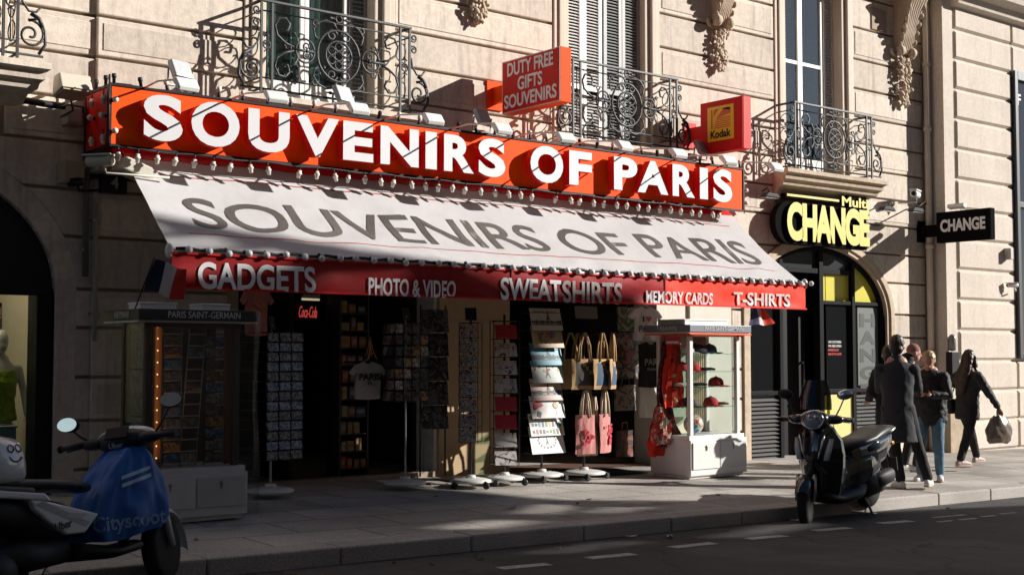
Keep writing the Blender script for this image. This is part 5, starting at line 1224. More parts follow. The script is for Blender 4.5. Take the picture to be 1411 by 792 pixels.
for col, (x, w, lean) in enumerate(((CLx[0] + .34, .17, 0), (CLx[0] + .53, .15, .04), (CLx[0] + .74, .20, 0))):
    t = thing('card_ladder', ('wire ladder of city postcards nearest the light strip in the left cabinet', 'leaning wire ladder of empty pockets in the middle of the left cabinet', 'wire ladder of sunset postcards at the right of the left cabinet')[col], 'display rack', (x, 10.34, .63), 0)
    b = MB(); 
    for sx in (-1, 1): b.tube([(sx * w / 2 - lean, 0, 0), (sx * w / 2 + lean, 0, 1.18)], .005, 4)
    for k in range(12): b.tube([(-w / 2 + lean * (k / 6 - 1), -.02, .03 + k * .10), (w / 2 + lean * (k / 6 - 1), -.02, .03 + k * .10)], .006, 4)
    b.build('wire_frame', STEEL if col < 2 else WIRE, t)
    for k in range(11):
        if col == 1 and k % 3: continue
        place(cardmesh(w * .88, .075, CPR[(k + col * 3) % len(CPR)]), 'postcard', (x + (lean * (k / 6 - 1)), 10.325, .665 + k * .10), (R(-14), 0, 0), ('city postcard in the ladder beside the light strip', 'postcard in the leaning wire ladder', 'sunset postcard in the right ladder of the shaded cabinet')[col], 'postcard', ('postcards by the light strip', 'postcards in the leaning ladder', 'postcards in the right ladder')[col])
for k, (a, c, lab) in enumerate(((4.30, 4.62, 'flat white carton lying on the left end of the shaded cabinet'), (4.86, 5.12, 'flat white carton lying on the right end of the shaded cabinet'))):
    t = thing('carton', lab, 'box', ((a + c) / 2, 10.5, 1.967)); b = MB(); b.box(a, c, 10.36, 10.62, 1.967, 2.012); b.build('tray', WPAINT, t, w=True, bevel=.004); b = MB(); b.box(a - .006, c + .006, 10.355, 10.625, 2.013, 2.03); b.build('lid', WPAINT, t, w=True, bevel=.003)
# flags
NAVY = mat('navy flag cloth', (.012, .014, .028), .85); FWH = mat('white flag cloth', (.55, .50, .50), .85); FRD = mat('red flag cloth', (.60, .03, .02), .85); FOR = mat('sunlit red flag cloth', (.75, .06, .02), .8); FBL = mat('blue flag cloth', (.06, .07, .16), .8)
def flag(a, corners, mats, lab, drop, base, tip):
    t = thing('flag', lab, 'flag', base); b = MB(); b.tube([base, tip], .006, 6); b.build('pole', BLACK, t, w=True)
    nm = ('blue_stripe', 'white_stripe', 'red_stripe')
    for s in range(3):
        b = MB(); g = []
        for j in range(9):
            row = []
            for i in range(7):
                u = (s + i / 6) / 3; v = j / 8
                P = corners[0].lerp(corners[1], u).lerp(corners[3].lerp(corners[2], u), v); row.append(P + Vector((0, .025 * math.sin(u * 9 + v * 2), .012 * math.sin(u * 7))))
            g.append(row)
        b.sheet(g, 0, True, (0, .002, 0)); b.build(nm[s], mats[s], t, w=True)
yf = 10.35; tip = onY(213, 354, yf); bs = onY(186, 424, yf)
flag(0, [onY(213.5, 357, yf), onY(258, 372, yf), onY(252, 414, yf), onY(199, 400, yf)], [NAVY, FWH, FRD], 'french tricolour on a thin stick standing on the shaded cabinet', 0, (bs.x, yf, 1.967), tuple(tip))
yf = 10.95; p = onY(1040, 418, yf)
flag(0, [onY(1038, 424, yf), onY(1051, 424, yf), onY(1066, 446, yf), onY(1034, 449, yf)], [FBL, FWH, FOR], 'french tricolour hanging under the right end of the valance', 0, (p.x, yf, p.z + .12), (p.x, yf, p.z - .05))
# ================================================================= EXCHANGE OFFICE UNDER THE RIGHT ARCH
ex = thing('arched_shopfront', 'black framed exchange office front under the right arch with yellow panels', 'shopfront', (16.25, 12.8, 0))
YE = 12.61; YEL = mat('yellow panel', (.62, .56, .05), .35, noise=(3, .05)); YELP = mat('pale yellow panel', (.66, .60, .22), .45)
pX = lambda px, Y=YE: onY(px, 430, Y).x
pZ = lambda px, py, Y=YE: onY(px, py, Y).z
xc, hw, s0, bb = ARCHR
def archz(x): return s0 + bb * math.sqrt(max(0, 1 - ((x - xc) / hw) ** 2))
zt1 = pZ(1100, 372); zt2 = pZ(1195, 419); zsill = pZ(1100, 540)
xs_ = dict(a=xc - hw, b=pX(1071), c=pX(1126), d=pX(1138), e=pX(1171), f=pX(1176), g=xc + hw)
m2 = MB(); n = 32
for i in range(n):
    a0, a1 = math.pi * i / n, math.pi * (i + 1) / n
    P = lambda a, k: (xc + (hw - k) * math.cos(a), s0 + (bb - k) * math.sin(a))
    m2.prism([P(a0, 0), P(a1, 0), P(a1, .07), P(a0, .07)], YE - .04, YE + .10)
for x in (xs_['a'], xs_['g'] - .08): m2.box(x, x + .08, YE - .04, YE + .10, -.1, s0)
for x, w in ((xs_['b'], .08), (xs_['c'], .10), (xs_['e'], .08)): m2.box(x, x + w, YE - .05, YE + .08, -.1, archz(x) - .05)
m2.box(xs_['a'], xs_['e'], YE - .035, YE + .07, zt1 - .04, zt1 + .04); m2.box(xs_['c'], xs_['g'], YE - .034, YE + .068, zt2 - .03, zt2 + .03)
m2.box(xs_['a'], xs_['b'], YE - .06, YE + .06, zsill - .03, zsill + .03); m2.box(xs_['c'], xs_['g'], YE - .06, YE + .06, zsill - .03, zsill + .03)
m2.build('frame', mat('black powder coat', (.010, .010, .011), .7, spec=.1), ex, w=True, bevel=.006)
def archpanel(xa, xb, zlo, m, nm, y=YE + .02, inset=.06):
    k = 14; xx = [xa + (xb - xa) * i / k for i in range(k + 1)]
    top = [(x, max(zlo + .002, archz(x) - inset)) for x in xx]
    b = MB(); b.prism([(xa, zlo), (xb, zlo)] + top[::-1], y, y + .02); return b.build(nm, m, ex, w=True)
archpanel(xs_['f'] + .02, xs_['g'] - .03, zt2 + .03, YEL, 'yellow_panel')
b = MB(); b.box(xs_['d'] + .03, xs_['e'], YE + .02, YE + .04, zt2 + .03, zt1 - .04); b.build('yellow_panel', YEL, ex, w=True)
b = MB(); b.box(xs_['c'] + .10, xs_['d'] + .01, YE + .022, YE + .042, zt2 + .03, zt1 - .04); b.build('yellow_panel', YEL, ex, w=True)
archpanel(xs_['a'] + .05, pX(1076) , zt1 + .04, YEL, 'yellow_panel')
archpanel(pX(1077), xs_['e'], zt1 + .04, mat('fanlight glass', (.05, .055, .06), .06, spec=1.0), 'fanlight')
EXG = mat('dark shop glass', (.010, .011, .012), .05, spec=.6)
b = MB(); b.box(xs_['a'] + .08, xs_['b'], YE + .02, YE + .03, zsill, zt1); b.build('window_pane', EXG, ex, w=True)
b = MB(); b.box(xs_['d'] + .02, xs_['e'], YE + .015, YE + .025, zsill, zt2 - .03); b.build('window_pane', EXG, ex, w=True)
b = MB(); b.box(xs_['f'] + .02, xs_['g'] - .06, YE + .02, YE + .03, zsill, zt2 - .03); rp_ = b.build('window_pane', EXG, ex, w=True)
b = MB(); b.box(xs_['b'] + .08, xs_['c'], YE + .25, YE + .30, -.1, zt1); dd = b.build('door', BLACK, ex, w=True)
b = MB()
for z in (.75, 1.45): b.lathe([(.015, -.05), (.02, -.05), (.02, .0)], (xs_['c'] - .1, YE + .24, z), 'y', 8)
b.tube([(xs_['c'] - .1, YE + .19, .75), (xs_['c'] - .1, YE + .19, 1.45)], .012, 7); b.build('handle', STEEL, dd, w=True)
# vertical CHANGE on the right pane
b = MB(); xa, xb = pX(1184, YE + .015), pX(1206, YE + .015)
b.box(xa - .05, xb + .06, YE + .014, YE + .018, zsill + .08, zt2 - .05); vb = b.build('banner', mat('grey green banner', (.085, .105, .098), .5), ex, w=True)
b = MB()
for i, ch in enumerate('HANGE'):
    z1 = pZ(1195, 432) - i * .285; b.text(ch, (xa, YE + .013, z1 - .22), (1, 0, 0), (0, 0, 1), .22, xb - xa, .003, .04)
b.build('lettering', mat('banner letters', (.025, .03, .03), .5), vb, w=True)
b = MB()
for i, (s, m_) in enumerate((('OUR CUSTOMERS', 0), ('WE ARE OPEN', 0), ('EVERYDAY', 1), ('9.00 AM TO 6.30 PM', 1))):
    p = onY(1141, 472.5 + i * 5.6, YE + .012); q = onY(1159 if i != 2 else 1156, 472, YE + .012); b.text(s, (p.x, YE + .012, p.z), (1, 0, 0), (0, 0, 1), .038, q.x - p.x, .002, .02, m_)
b.build('notice_text', [mat('notice white', (.6, .6, .6), .5), mat('notice red', (.6, .05, .03), .5)], ex, w=True)
def louvre(xa, xb, z0, z1, nm='louvre_panel'):
    b = MB(); b.box(xa, xb, YE + .05, YE + .06, z0, z1); z = z0 + .03
    while z < z1 - .02: b.obox(((xa + xb) / 2, YE + .0, z), (xb - xa, .075, .010), (R(35), 0, 0)); z += .062
    b.build(nm, mat('grey metal louvre', (.17, .17, .17), .4, .2), ex, w=True)
louvre(xs_['a'] + .08, xs_['b'], .0, zsill - .04); louvre(xs_['f'] + .02, xs_['g'] - .08, -.05, zsill - .04)
b = MB(); b.box(xs_['d'] + .05, xs_['e'], YE - .02, YE + .02, .02, zsill - .05); b.build('yellow_panel', YELP, ex, w=True)
b = MB(); b.box(xs_['c'] + .11, xs_['d'] + .0, YE - .0, YE + .03, .02, zsill - .05); b.build('yellow_panel', YEL, ex, w=True)
b = MB(); b.box(xs_['a'], xs_['g'], YE + .9, YE + .95, -.1, 3.3); b.box(xs_['a'], xs_['g'], YE + .35, YE + .9, -.12, -.06); b.build('dark_interior', BLACK, ex, w=True)
o = thing('seat_shape', 'grey round topped chair back seen behind the left exchange window', 'chair', (xs_['a'] + .3, YE + .5, 0))
b = MB(); p = onY(1043, 535, YE - .005)
PM  # (reflection like shape of a pale seat back inside the pane)
b.limb([(p.x, YE + .5, .8), (p.x, YE + .5, 1.25)], [.16, .13], 12); b.build('back', mat('grey seat', (.10, .10, .10), .7), o, w=True); b = MB(); b.tube([(p.x, YE + .5, -.05), (p.x, YE + .5, .8)], .03, 8); b.build('post', BLACK, o, w=True)
# Multi CHANGE sign over the arch
YM = 12.24
sgn = thing('wall_sign', 'black wall sign with raised yellow letters Multi CHANGE above the arch', 'sign', (16, YM, 3.4))
A = onY(1079, 333, YM); B = onY(1197, 338, YM); zt = onY(1120, 281, YM).z; zb_ = A.z - .02
b = MB(); r = (zt - zb_) / 2; b.prism([(A.x + r * .55 + r * 1.0 * math.cos(a), (zt + zb_) / 2 + r * 1.0 * math.sin(a)) for a in [R(90 + 180 * i / 12) for i in range(13)]] + [(B.x, zb_), (B.x, zt)], YM + .03, YM + .14); b.build('board', MATTE, sgn, w=True, bevel=.01)
b = MB(); b.box(B.x - .50, B.x + .02, YM + .03, YM + .13, zt + .004, zt + .20); b.box(A.x + .1, B.x - .5, YM + .03, YM + .12, zt + .05, zt + .13); b.build('board', MATTE, sgn, w=True, bevel=.008)
YLT = mat('yellow sign letters', (.70, .60, .14), .4); 
x0 = onY(1083, 310, YM).x; x1 = onY(1196.5, 310, YM).x
b = MB(); b.text('CHANGE', (x0, YM + .025, zb_ + .045), (1, 0, 0), (0, 0, 1), zt - zb_ - .05, x1 - x0, .05, .055, 0, 1, .92); b.build('lettering', [YLT, MATTE], sgn, w=True)
xm0 = onY(1160, 287, YM).x
b = MB(); b.text('Multi', (xm0, YM + .025, zt + .02), (1, 0, 0), (0, 0, 1), .155, x1 - xm0, .03, .03, 0, 1); b.box(A.x + .12, xm0 - .05, YM + .01, YM + .03, zt + .08, zt + .115); b.build('lettering', [YLT, MATTE], sgn, w=True)
# projecting boxes
def projsign(label, X, y0, y1, z0, z1, th, mface, medge, border=None, zslope=0):
    t = thing('projecting_sign', label, 'sign', (X, y0, z0)); b = MB(); b.box(X, X + th, y1, y0, z0, z1); b.build('box', medge, t, w=True, bevel=.008)
    b = MB(); i = .018
    if border: b.box(X - .004, X, y1 + .004, y0 - .004, z0 + .004, z1 - .004); b.build('border', border, t, w=True); b = MB()
    else: i = .006
    b.box(X - .008, X - .003, y1 + i, y0 - i, z0 + i, z1 - i); b.build('face_panel', mface, t, w=True)
    b = MB(); zm = (z0 + z1) / 2; b.box(X + th * .3, X + th * .7, y0, WALL - .01, zm - .14, zm + .06); b.box(X - .04, X + th + .04, WALL - .03, WALL, zm - .22, zm + .14); b.build('bracket', medge, t, w=True)
    return t
RX = 9.66
t = projsign('red box sign DUTY FREE GIFTS SOUVENIRS sticking out from the wall', RX, 12.22, 11.13, 4.52, 5.17, .17, REDS, ORANGE, mat('pale pink sign border', (.75, .55, .52), .4))  # face in the shaded tone, edge in the sunlit tone
b = MB()
for i, (s, w) in enumerate((('DUTY FREE', .86), ('GIFTS', .46), ('SOUVENIRS', .98))):
    h = .165; yc_ = 11.675; b.text(s, (RX - .009, yc_ + w / 2, 4.965 - i * .195), (0, -1, 0), (0, 0, 1), h, w, .004, .022)
b.build('lettering', LETB, t, w=True)
RX = 13.19
t = projsign('red box sign with yellow film maker emblem sticking out from the wall', RX, 12.2, 11.42, 4.36, 5.085, .16, REDS, REDS)
YK = mat('film yellow', (.95, .58, .015), .4); OK_ = mat('film orange red', (.75, .12, .02), .4)
b = MB(); b.box(RX - .013, RX - .009, 11.58, 12.06, 4.52, 5.0); b.build('emblem_plate', YK, t, w=True, bevel=.002)
b = MB(); y = lambda u: 12.06 - .48 * u; z = lambda v: 4.52 + .48 * v; xk = RX - .0135
def pk(pts, m_=0): b.prism([(y(u), z(v)) for u, v in pts], xk - .001, xk - .0001, 'x', m_)
pk([(.14, .36), (.20, .36), (.20, .92), (.14, .92)]); pk([(.24, .92), (.86, .92), (.86, .84), (.50, .92)]) ; pk([(.24, .88), (.24, .70), (.44, .92), (.30, .92)])
pk([(.36, .66), (.62, .92), (.88, .92), (.88, .74)])
for i in range(6): v = .36 + i * .055; pk([(.24 + .02 * i, v), (.88, v), (.88, v + .03), (.26 + .02 * i, v + .03)])
b.build('emblem', OK_, t, w=True)
b = MB(); b.text('Kodak', (RX - .014, y(.12), z(.08)), (0, -1, 0), (0, 0, 1), .11, .37, .002, .03); b.build('lettering', BLACK, t, w=True)
RX = 18.86
t = projsign('black box sign with white letters CHANGE sticking out beside the downpipe', RX, 12.15, 11.16, 3.43, 3.94, .13, MATTE, MATTE)
b = MB(); b.text('CHANGE', (RX - .009, 12.15 - .08, 3.60), (0, -1, 0), (0, 0, 1), .21, .82, .004, .04); b.build('lettering', LETB, t, w=True)
b = MB(); b.obox((RX - .1, 11.7, 4.0), (.1, .3, .06), (0, .3, 0)); b.tube([(RX + .06, 11.7, 3.94), (RX - .08, 11.7, 4.01)], .012, 6); b.build('clip_lamp', WPAINT, t, w=True, bevel=.01)
# lamps and cameras round the exchange office
def gooseneck(px, py, wpx, lab):
    p = onY(px, py, 12.12); q = onY(wpx, py - 6, WALL)
    t = thing('sign_lamp', lab, 'spotlight', (q.x, WALL, q.z)); b = MB(); b.tube([(q.x, WALL, q.z), (p.x * .4 + q.x * .6, 12.3, q.z + .03), (p.x, 12.12, p.z + .03)], .012, 6); b.build('arm', BLACK, t, w=True)
    b = MB(); b.prism([(-.17, -.02), (.17, -.03), (.12, .03), (-.10, .04)], -.06, .06, 'y'); o = b.build('lamp_head', BLACK, t, bevel=.01); o.location = p - t.location
    b = MB(); b.box(-.14, .14, -.045, .045, -.036, -.03); o2 = b.build('lens', mat('lamp lens', (0, 0, 0)), t); o2.location = o.location
for a in ((1061, 270, 1050, 'black sign lamp on an arm left of the yellow letters'), (1222, 288, 1232, 'black sign lamp on an arm right of the yellow letters'), (1262, 290, 1277, 'black sign lamp on an arm next to the projecting CHANGE sign')): gooseneck(*a)
def cctv(px, py, Y, lab, yaw, m, s=1.0, wall=WALL):
    p = onY(px, py, Y); t = thing('security_camera', lab, 'camera', p, yaw); b = MB(); b.lathe([(.03 * s, -.13 * s), (.045 * s, -.12 * s), (.045 * s, .08 * s), (.035 * s, .10 * s)], (0, 0, 0), 'x', 12); b.box(-.15 * s, .10 * s, -.05 * s, .05 * s, .04 * s, .055 * s); b.build('body', m, t, bevel=.004)
    b = MB(); b.lathe([(.028 * s, -.135 * s), (.028 * s, -.125 * s)], (0, 0, 0), 'x', 12); b.build('lens', BLACK, t)
    b = MB(); b.tube([(.02, 0, -.03), (.05, 0, -.10 * s), (.05 - (Y - wall) * math.sin(yaw) * -1, (wall - Y) * math.cos(yaw), -.10 * s)], .014, 6); b.build('mount', m, t)
cctv(1262, 268, 12.2, 'white bullet camera on the wall above the projecting CHANGE sign', R(20), WPAINT, 1.3)
cctv(1396, 393, 11.98, 'small white bullet camera on the banded wall at the right edge', R(-30), WPAINT, .9, 12.1)
p = onY(1389, 350, 12.05); t = thing('wall_box', 'small pale box lamp on the banded wall at the right edge', 'lamp', p); b = MB(); b.box(-.05, .05, -.08, .05, -.10, .10); b.build('case', mat('pale grey box', (.45, .42, .38), .5), t, bevel=.01); b = MB(); b.tube([(.05, 0, .05), (.22, .03, .07)], .008, 5); b.build('cable', BLACK, t)
# boxes and cameras at the left end of the sign
for (px, py, w, h, m_, nm, lab, Y) in ((99, 238, .20, .22, mat('beige junction box', (.34, .28, .19), .6), 'junction_box', 'beige junction box on the wall left of the sign', 12.42), (99, 161, .15, .17, mat('pale grey plastic', (.36, .33, .29), .6), 'junction_box', 'small pale box below the left downward floodlight', 12.46), (141, 228, .16, .14, mat('beige junction box', (0, 0, 0)), 'junction_box', 'beige box under the left end of the sign', 12.3)):
    p = onY(px, py, Y); t = thing(nm, lab, 'box', p); b = MB(); b.box(-w / 2, w / 2, -.08, WALL + .06 - Y, -h / 2, h / 2); b.build('case', m_, t, bevel=.01); b = MB(); b.box(-w / 2 + .02, w / 2 - .02, -.088, -.081, -h / 2 + .02, h / 2 - .02); b.build('lid', m_, t, bevel=.004)
cctv(140, 222, 11.9, 'white camera tucked under the left end of the sign', R(-50), mat('cream camera', (.5, .47, .4), .5), 1.2)
cctv(105, 252, 12.3, 'small black camera under the beige junction box', R(-70), BLACK, .8)
p = onY(157, 252, 12.4); t = thing('number_plate', 'dark house number plate with a white 4 under the sign', 'sign', p); b = MB(); b.box(-.13, .13, -.02, .07, -.11, .11); b.build('plate', mat('dark blue enamel', (.01, .012, .018), .3), t, bevel=.006); b = MB(); b.text('4', (-.04, -.022, -.06), (1, 0, 0), (0, 0, 1), .12, .08, .003, .02); b.build('digit', mat('enamel white', (.4, .4, .4), .4), t)
p = onY(185, 235, 12.0); t = thing('cable_box', 'cream motor housing at the upper left corner of the awning', 'box', p); b = MB(); b.obox((0, 0, 0), (.34, .3, .13), (0, R(20), 0)); b.build('case', mat('cream camera', (0, 0, 0)), t, bevel=.015); b = MB(); b.tube([(-.2, .1, .06), (-.3, .3, .12), (-.32, .5, .1)], .012, 5); b.build('cable', BLACK, t)
# loose cable along the wall at left
t = thing('wall_cable', 'thick black cable running along the wall at the left to the sign', 'cable', (3.2, 12.4, 4.0)); b = MB()
b.tube([onY(px, py, 12.45) for px, py in ((-30, 128), (20, 136), (60, 143), (90, 147), (118, 152))], .035, 6); b.build('cable', BLACKM, t, w=True)
t = thing('wall_cable', 'white cable hanging down the wall beside the downpipe', 'cable', (18.6, 12.45, 3)); b = MB(); b.tube([onY(px, py, 12.46) for px, py in ((1277, 60), (1276, 120), (1279, 200), (1276, 300), (1281, 400), (1279, 500))], .014, 5); b.build('cable', WPAINT, t, w=True)
# ================================================================= PEOPLE
SKIN = mat('skin', (.46, .26, .18), .55, noise=(14, .10), local=True); SKIN2 = mat('skin rosy', (.50, .26, .19), .55, noise=(14, .1), local=True)
HAIRD = mat('dark hair', (.030, .019, .013), .5, noise=(60, .4), local=True); HAIRB = mat('dark brown hair', (.045, .020, .012), .45, noise=(50, .4), local=True); HAIRL = mat('blond hair', (.42, .28, .14), .5, noise=(50, .3), local=True)
COATC = mat('charcoal wool', (.040, .041, .046), .9, noise=(60, .2), bump=(160, .3, .004), local=True); BLKC = mat('black jacket cloth', (.014, .014, .015), .7, noise=(20, .25), local=True); BLKT = mat('black trousers', (.012, .012, .013), .85, local=True)
JEAN = mat('faded blue jeans', (.10, .19, .27), .85, noise=(10, .45), bump=(120, .2, .003), local=True); SHOEW = mat('white shoe leather', (.62, .61, .60), .5, noise=(12, .08)); SHOEP = mat('pink grey trainers', (.52, .38, .36), .6, noise=(16, .25)); SOLE = mat('shoe sole', (.45, .36, .28), .7)
def ik(a, c, l1, l2, hint):
    d = c - a; L = min(d.length, (l1 + l2) * .998); u = d.normalized(); m = (l1 * l1 - l2 * l2 + L * L) / (2 * L); h = math.sqrt(max(0, l1 * l1 - m * m))
    q = hint - u * hint.dot(u); q.normalize(); return a + u * m + q * h, a + u * L
def person(label, x, y, yaw, H, feet, hands, lean=0.0, headrot=(0, 0, 0), top='jacket', topm=None, trm=None, shm=None, hairm=None, hair='short', hem=.80, skin=None, hipz=None, puff=1.0, elbow=((-1, .5, -.3), (-1, -.5, -.3)), group=None):
    k = H / 1.78; z0 = G(x, y) if y > KERB + .02 else RG(x, y); skin = skin or SKIN
    t = thing('person', label, 'person', (x, y, z0), yaw); V = Vector
    hip = V((0, 0, (hipz or .92) * k)); up = V((math.sin(lean), 0, math.cos(lean))); fw = V((math.cos(lean), 0, -math.sin(lean)))
    T = lambda h, f=0, s=0: hip + up * (h * k) + fw * (f * k) + V((0, s * k, 0))
    sh = [T(.475, 0, .18), T(.475, 0, -.18)]; neck = T(.585, .01)
    Rh = Euler(headrot).to_matrix(); hc = neck + Rh @ V((.035 * k, 0, .145 * k))
    hips = [hip + V((0, .09 * k, 0)), hip + V((0, -.09 * k, 0))]
    legs = []
    for i in range(2):
        f = feet[i]; an = V((f[0], f[1], f[2] + .085 * k)); kn, an = ik(hips[i], an, .43 * k, .43 * k, V((1, 0, 0)).xyz + V((0, .1 * (1 - 2 * i), 0))); legs.append((hips[i], kn, an, f[3]))
    arms = []
    for i in range(2):
        hd = T(*hands[i]); el, wr = ik(sh[i], hd, .29 * k, .26 * k, V(elbow[i])); arms.append((sh[i], el, wr))
    b = MB()
    H_ = lambda p: hc + Rh @ (V(p) * k)
    b.ball(hc + Rh @ V((-.008 * k, 0, .02 * k)), (.098 * k, .078 * k, .105 * k), seg=16, rings=12, rot=headrot)
    b.ball(H_((.03, 0, -.055)), (.066 * k, .056 * k, .066 * k), seg=14, rings=10, rot=headrot); b.ball(H_((.10, 0, -.018)), (.022 * k, .014 * k, .028 * k), seg=8, rings=6, rot=headrot)
    b.ball(H_((.082, 0, -.068)), (.016 * k, .026 * k, .010 * k), seg=8, rings=6, rot=headrot); b.ball(H_((.08, 0, .022)), (.014 * k, .05 * k, .010 * k), seg=8, rings=6, rot=headrot)
    for s in (1, -1): b.ball(H_((-.005, s * .08, -.01)), (.022 * k, .013 * k, .032 * k), seg=8, rings=6, rot=headrot)
    b.limb([hc + Rh @ V((-.02 * k, 0, -.06 * k)), neck - up * .04 * k, T(.52)], [.052 * k, .056 * k, .08 * k], 12)
    b.limb([T(.52), T(.44), T(.30), T(.14), T(.0), T(-.05)], [(.13 * k, .08 * k), (.17 * k, .10 * k), (.155 * k, .105 * k), (.135 * k, .095 * k), (.15 * k, .105 * k), (.13 * k, .1 * k)], 16)
    for a, e, w in arms: b.limb([a, e, w], [.048 * k, .038 * k, .026 * k], 10)
    for h, kn, an, ya in legs:
        b.limb([h, kn, an], [.078 * k, .052 * k, .036 * k], 12); d = V((math.cos(ya), math.sin(ya), 0)); b.limb([an - d * .02 * k, an + d * .13 * k - V((0, 0, .05 * k))], [.036 * k, .03 * k], 10)
    body = b.organic('body', [skin, mat('eye white', (.6, .58, .55), .3), BLACK], t, .012, 3)
    f = MB()                                    # hands with five fingers, eyes
    for i, (a, e, w) in enumerate(arms):
        d = (w - e).normalized(); s = d.cross(V((0, 0, 1))); s = s.normalized() if s.length > .1 else V((0, 1, 0)); n_ = d.cross(s)
        if n_.z > 0: n_ = -n_
        f.limb([w - d * .01, w + d * .045 * k, w + d * .085 * k], [(.022 * k, .028 * k), (.040 * k, .016 * k), (.040 * k, .013 * k)], 10, 0, tuple(s))
        for q in range(4):
            o0 = w + d * .085 * k + s * ((q - 1.5) * .019 * k); L = (.066, .076, .072, .056)[q] * k
            f.limb([o0, o0 + d * L * .45 + n_ * L * .15, o0 + d * L * .75 + n_ * L * .5], [.009 * k, .0085 * k, .007 * k], 6)
        o0 = w + d * .03 * k - s * .034 * k; f.limb([o0, o0 + d * .03 * k - s * .02 * k + n_ * .012 * k, o0 + d * .06 * k - s * .015 * k + n_ * .03 * k], [.012 * k, .010 * k, .008 * k], 6)
    for s in (1, -1): f.ball(H_((.083, s * .031, .0)), .011 * k, 1, 8, 6); f.ball(H_((.090, s * .031, .0)), .006 * k, 2, 6, 5)
    joinmesh(body, f)
    # trousers
    b = MB()
    for h, kn, an, ya in legs: b.limb([h + V((0, 0, .02)), kn, an + V((0, 0, .02))], [(.105 * k), .072 * k, .058 * k], 14)
    b.limb([T(.08), T(-.04), T(-.09)], [(.165 * k, .12 * k), (.18 * k, .13 * k), (.12 * k, .11 * k)], 16)
    b.organic('trousers', trm, t, .014, 3, .012, .08)
    for h, kn, an, ya in legs:
        b = MB(); d = V((math.cos(ya), math.sin(ya), 0)); base = an - V((0, 0, .085 * k)); tilt = V((0, 0, 0))
        b.limb([base + d * -.055 * k + V((0, 0, .045 * k)), base + d * .06 * k + V((0, 0, .050 * k)), base + d * .16 * k + V((0, 0, .034 * k))], [(.038 * k, .045 * k), (.045 * k, .045 * k), (.043 * k, .030 * k)], 12, 0, (-d.y, d.x, 0)); b.limb([an + V((0, 0, .0)), base + V((0, 0, .05 * k))], [.042 * k, .044 * k], 10)
        so = b.organic('shoe', shm, t, .009, 2)
        b = MB(); b.limb([base + d * -.06 * k + V((0, 0, .012 * k)), base + d * .06 * k + V((0, 0, .012 * k)), base + d * .175 * k + V((0, 0, .016 * k))], [(.042 * k, .012 * k), (.050 * k, .012 * k), (.044 * k, .012 * k)], 12, 0, (-d.y, d.x, 0)); b.build('sole', SOLE, so)
    # top garment
    b = MB(); g = puff; S = [(T(.585, .005), (.075, .068)), (T(.555), (.10, .08)), (T(.525), (.15, .095)), (T(.48), (.195, .115)), (T(.42), (.210, .125)), (T(.30), (.205, .135)), (T(.14), (.188, .130)), (T(.0), (.195, .140))]
    zh = hip.z - hem * k if top == 'coat' else None
    if top == 'coat':
        S += [(T(-.15), (.205, .150)), (hip + V((.02, 0, -.30 * k)), (.225, .165)), (hip + V((.02, 0, -(.92 - hem) * k)), (.24, .175))]
    else: S += [(T(-.10), (.20, .145)), (T(-(.92 - hem)), (.195, .140))]
    b.tube([p for p, r in S], [(r[0] * k * g, r[1] * k * g) for p, r in S], 22)
    for a, e, w in arms: b.limb([a - V((0, 0, .01)), e, w - (w - e).normalized() * .01], [.083 * k * g, .062 * k * g, .048 * k * g], 14)
    if hair == 'hood': b.limb([H_((-.08, .02, -.10)), H_((-.10, 0, -.16))], [(.12 * k, .09 * k), (.13 * k, .08 * k)], 14)
    else: b.limb([neck - up * .07 * k - V((.015 * k, 0, 0)), neck + up * .005 * k - V((.010 * k, 0, 0))], [(.092 * k, .086 * k), (.072 * k, .070 * k)], 14)
    tp = b.organic('coat' if top == 'coat' else 'jacket', topm, t, .014, 7, .022 if top == 'coat' else .030, .11 if top == 'coat' else .06)
    # hair
    b = MB()
    if hair in ('short', 'pony', 'long', 'dark'):
        b.ball(hc + Rh @ V((-.022 * k, 0, .034 * k)), (.100 * k, .086 * k, .104 * k), seg=16, rings=12, rot=headrot); b.ball(H_((-.05, 0, -.035)), (.066 * k, .076 * k, .078 * k), seg=14, rings=10, rot=headrot)
    if hair == 'long':
        b.limb([H_((-.05, 0, .04)), H_((-.09, 0, -.10)), T(.44, -.135), T(.24, -.15)], [(.09 * k, .07 * k), (.105 * k, .06 * k), (.13 * k, .05 * k), (.07 * k, .03 * k)], 14)
        for s in (1, -1): b.limb([H_((.01, s * .075, .02)), H_((.0, s * .09, -.12)), T(.40, .05, s * .12)], [.03 * k, .04 * k, .03 * k], 9)
    if hair == 'pony': b.limb([H_((-.11, 0, .03)), H_((-.17, 0, .0)), H_((-.17, 0, -.12))], [.03 * k, .038 * k, .02 * k], 10)
    if hair == 'cap': b.ball(hc + Rh @ V((-.012 * k, 0, .038 * k)), (.106 * k, .086 * k, .098 * k), seg=16, rings=12, rot=headrot); b.limb([H_((.08, 0, .05)), H_((.14, 0, .035))], [(.06 * k, .014 * k), (.05 * k, .01 * k)], 10)
    if hair == 'hood': b.ball(hc + Rh @ V((-.015 * k, 0, .042 * k)), (.098 * k, .083 * k, .094 * k), seg=16, rings=12, rot=headrot)
    if b.v: b.organic('cap' if hair in ('cap', 'hood') else 'hair', hairm, t, .010, 2, .022 if hair not in ('cap', 'hood') else .004, .03)
    return t, T, arms, tp
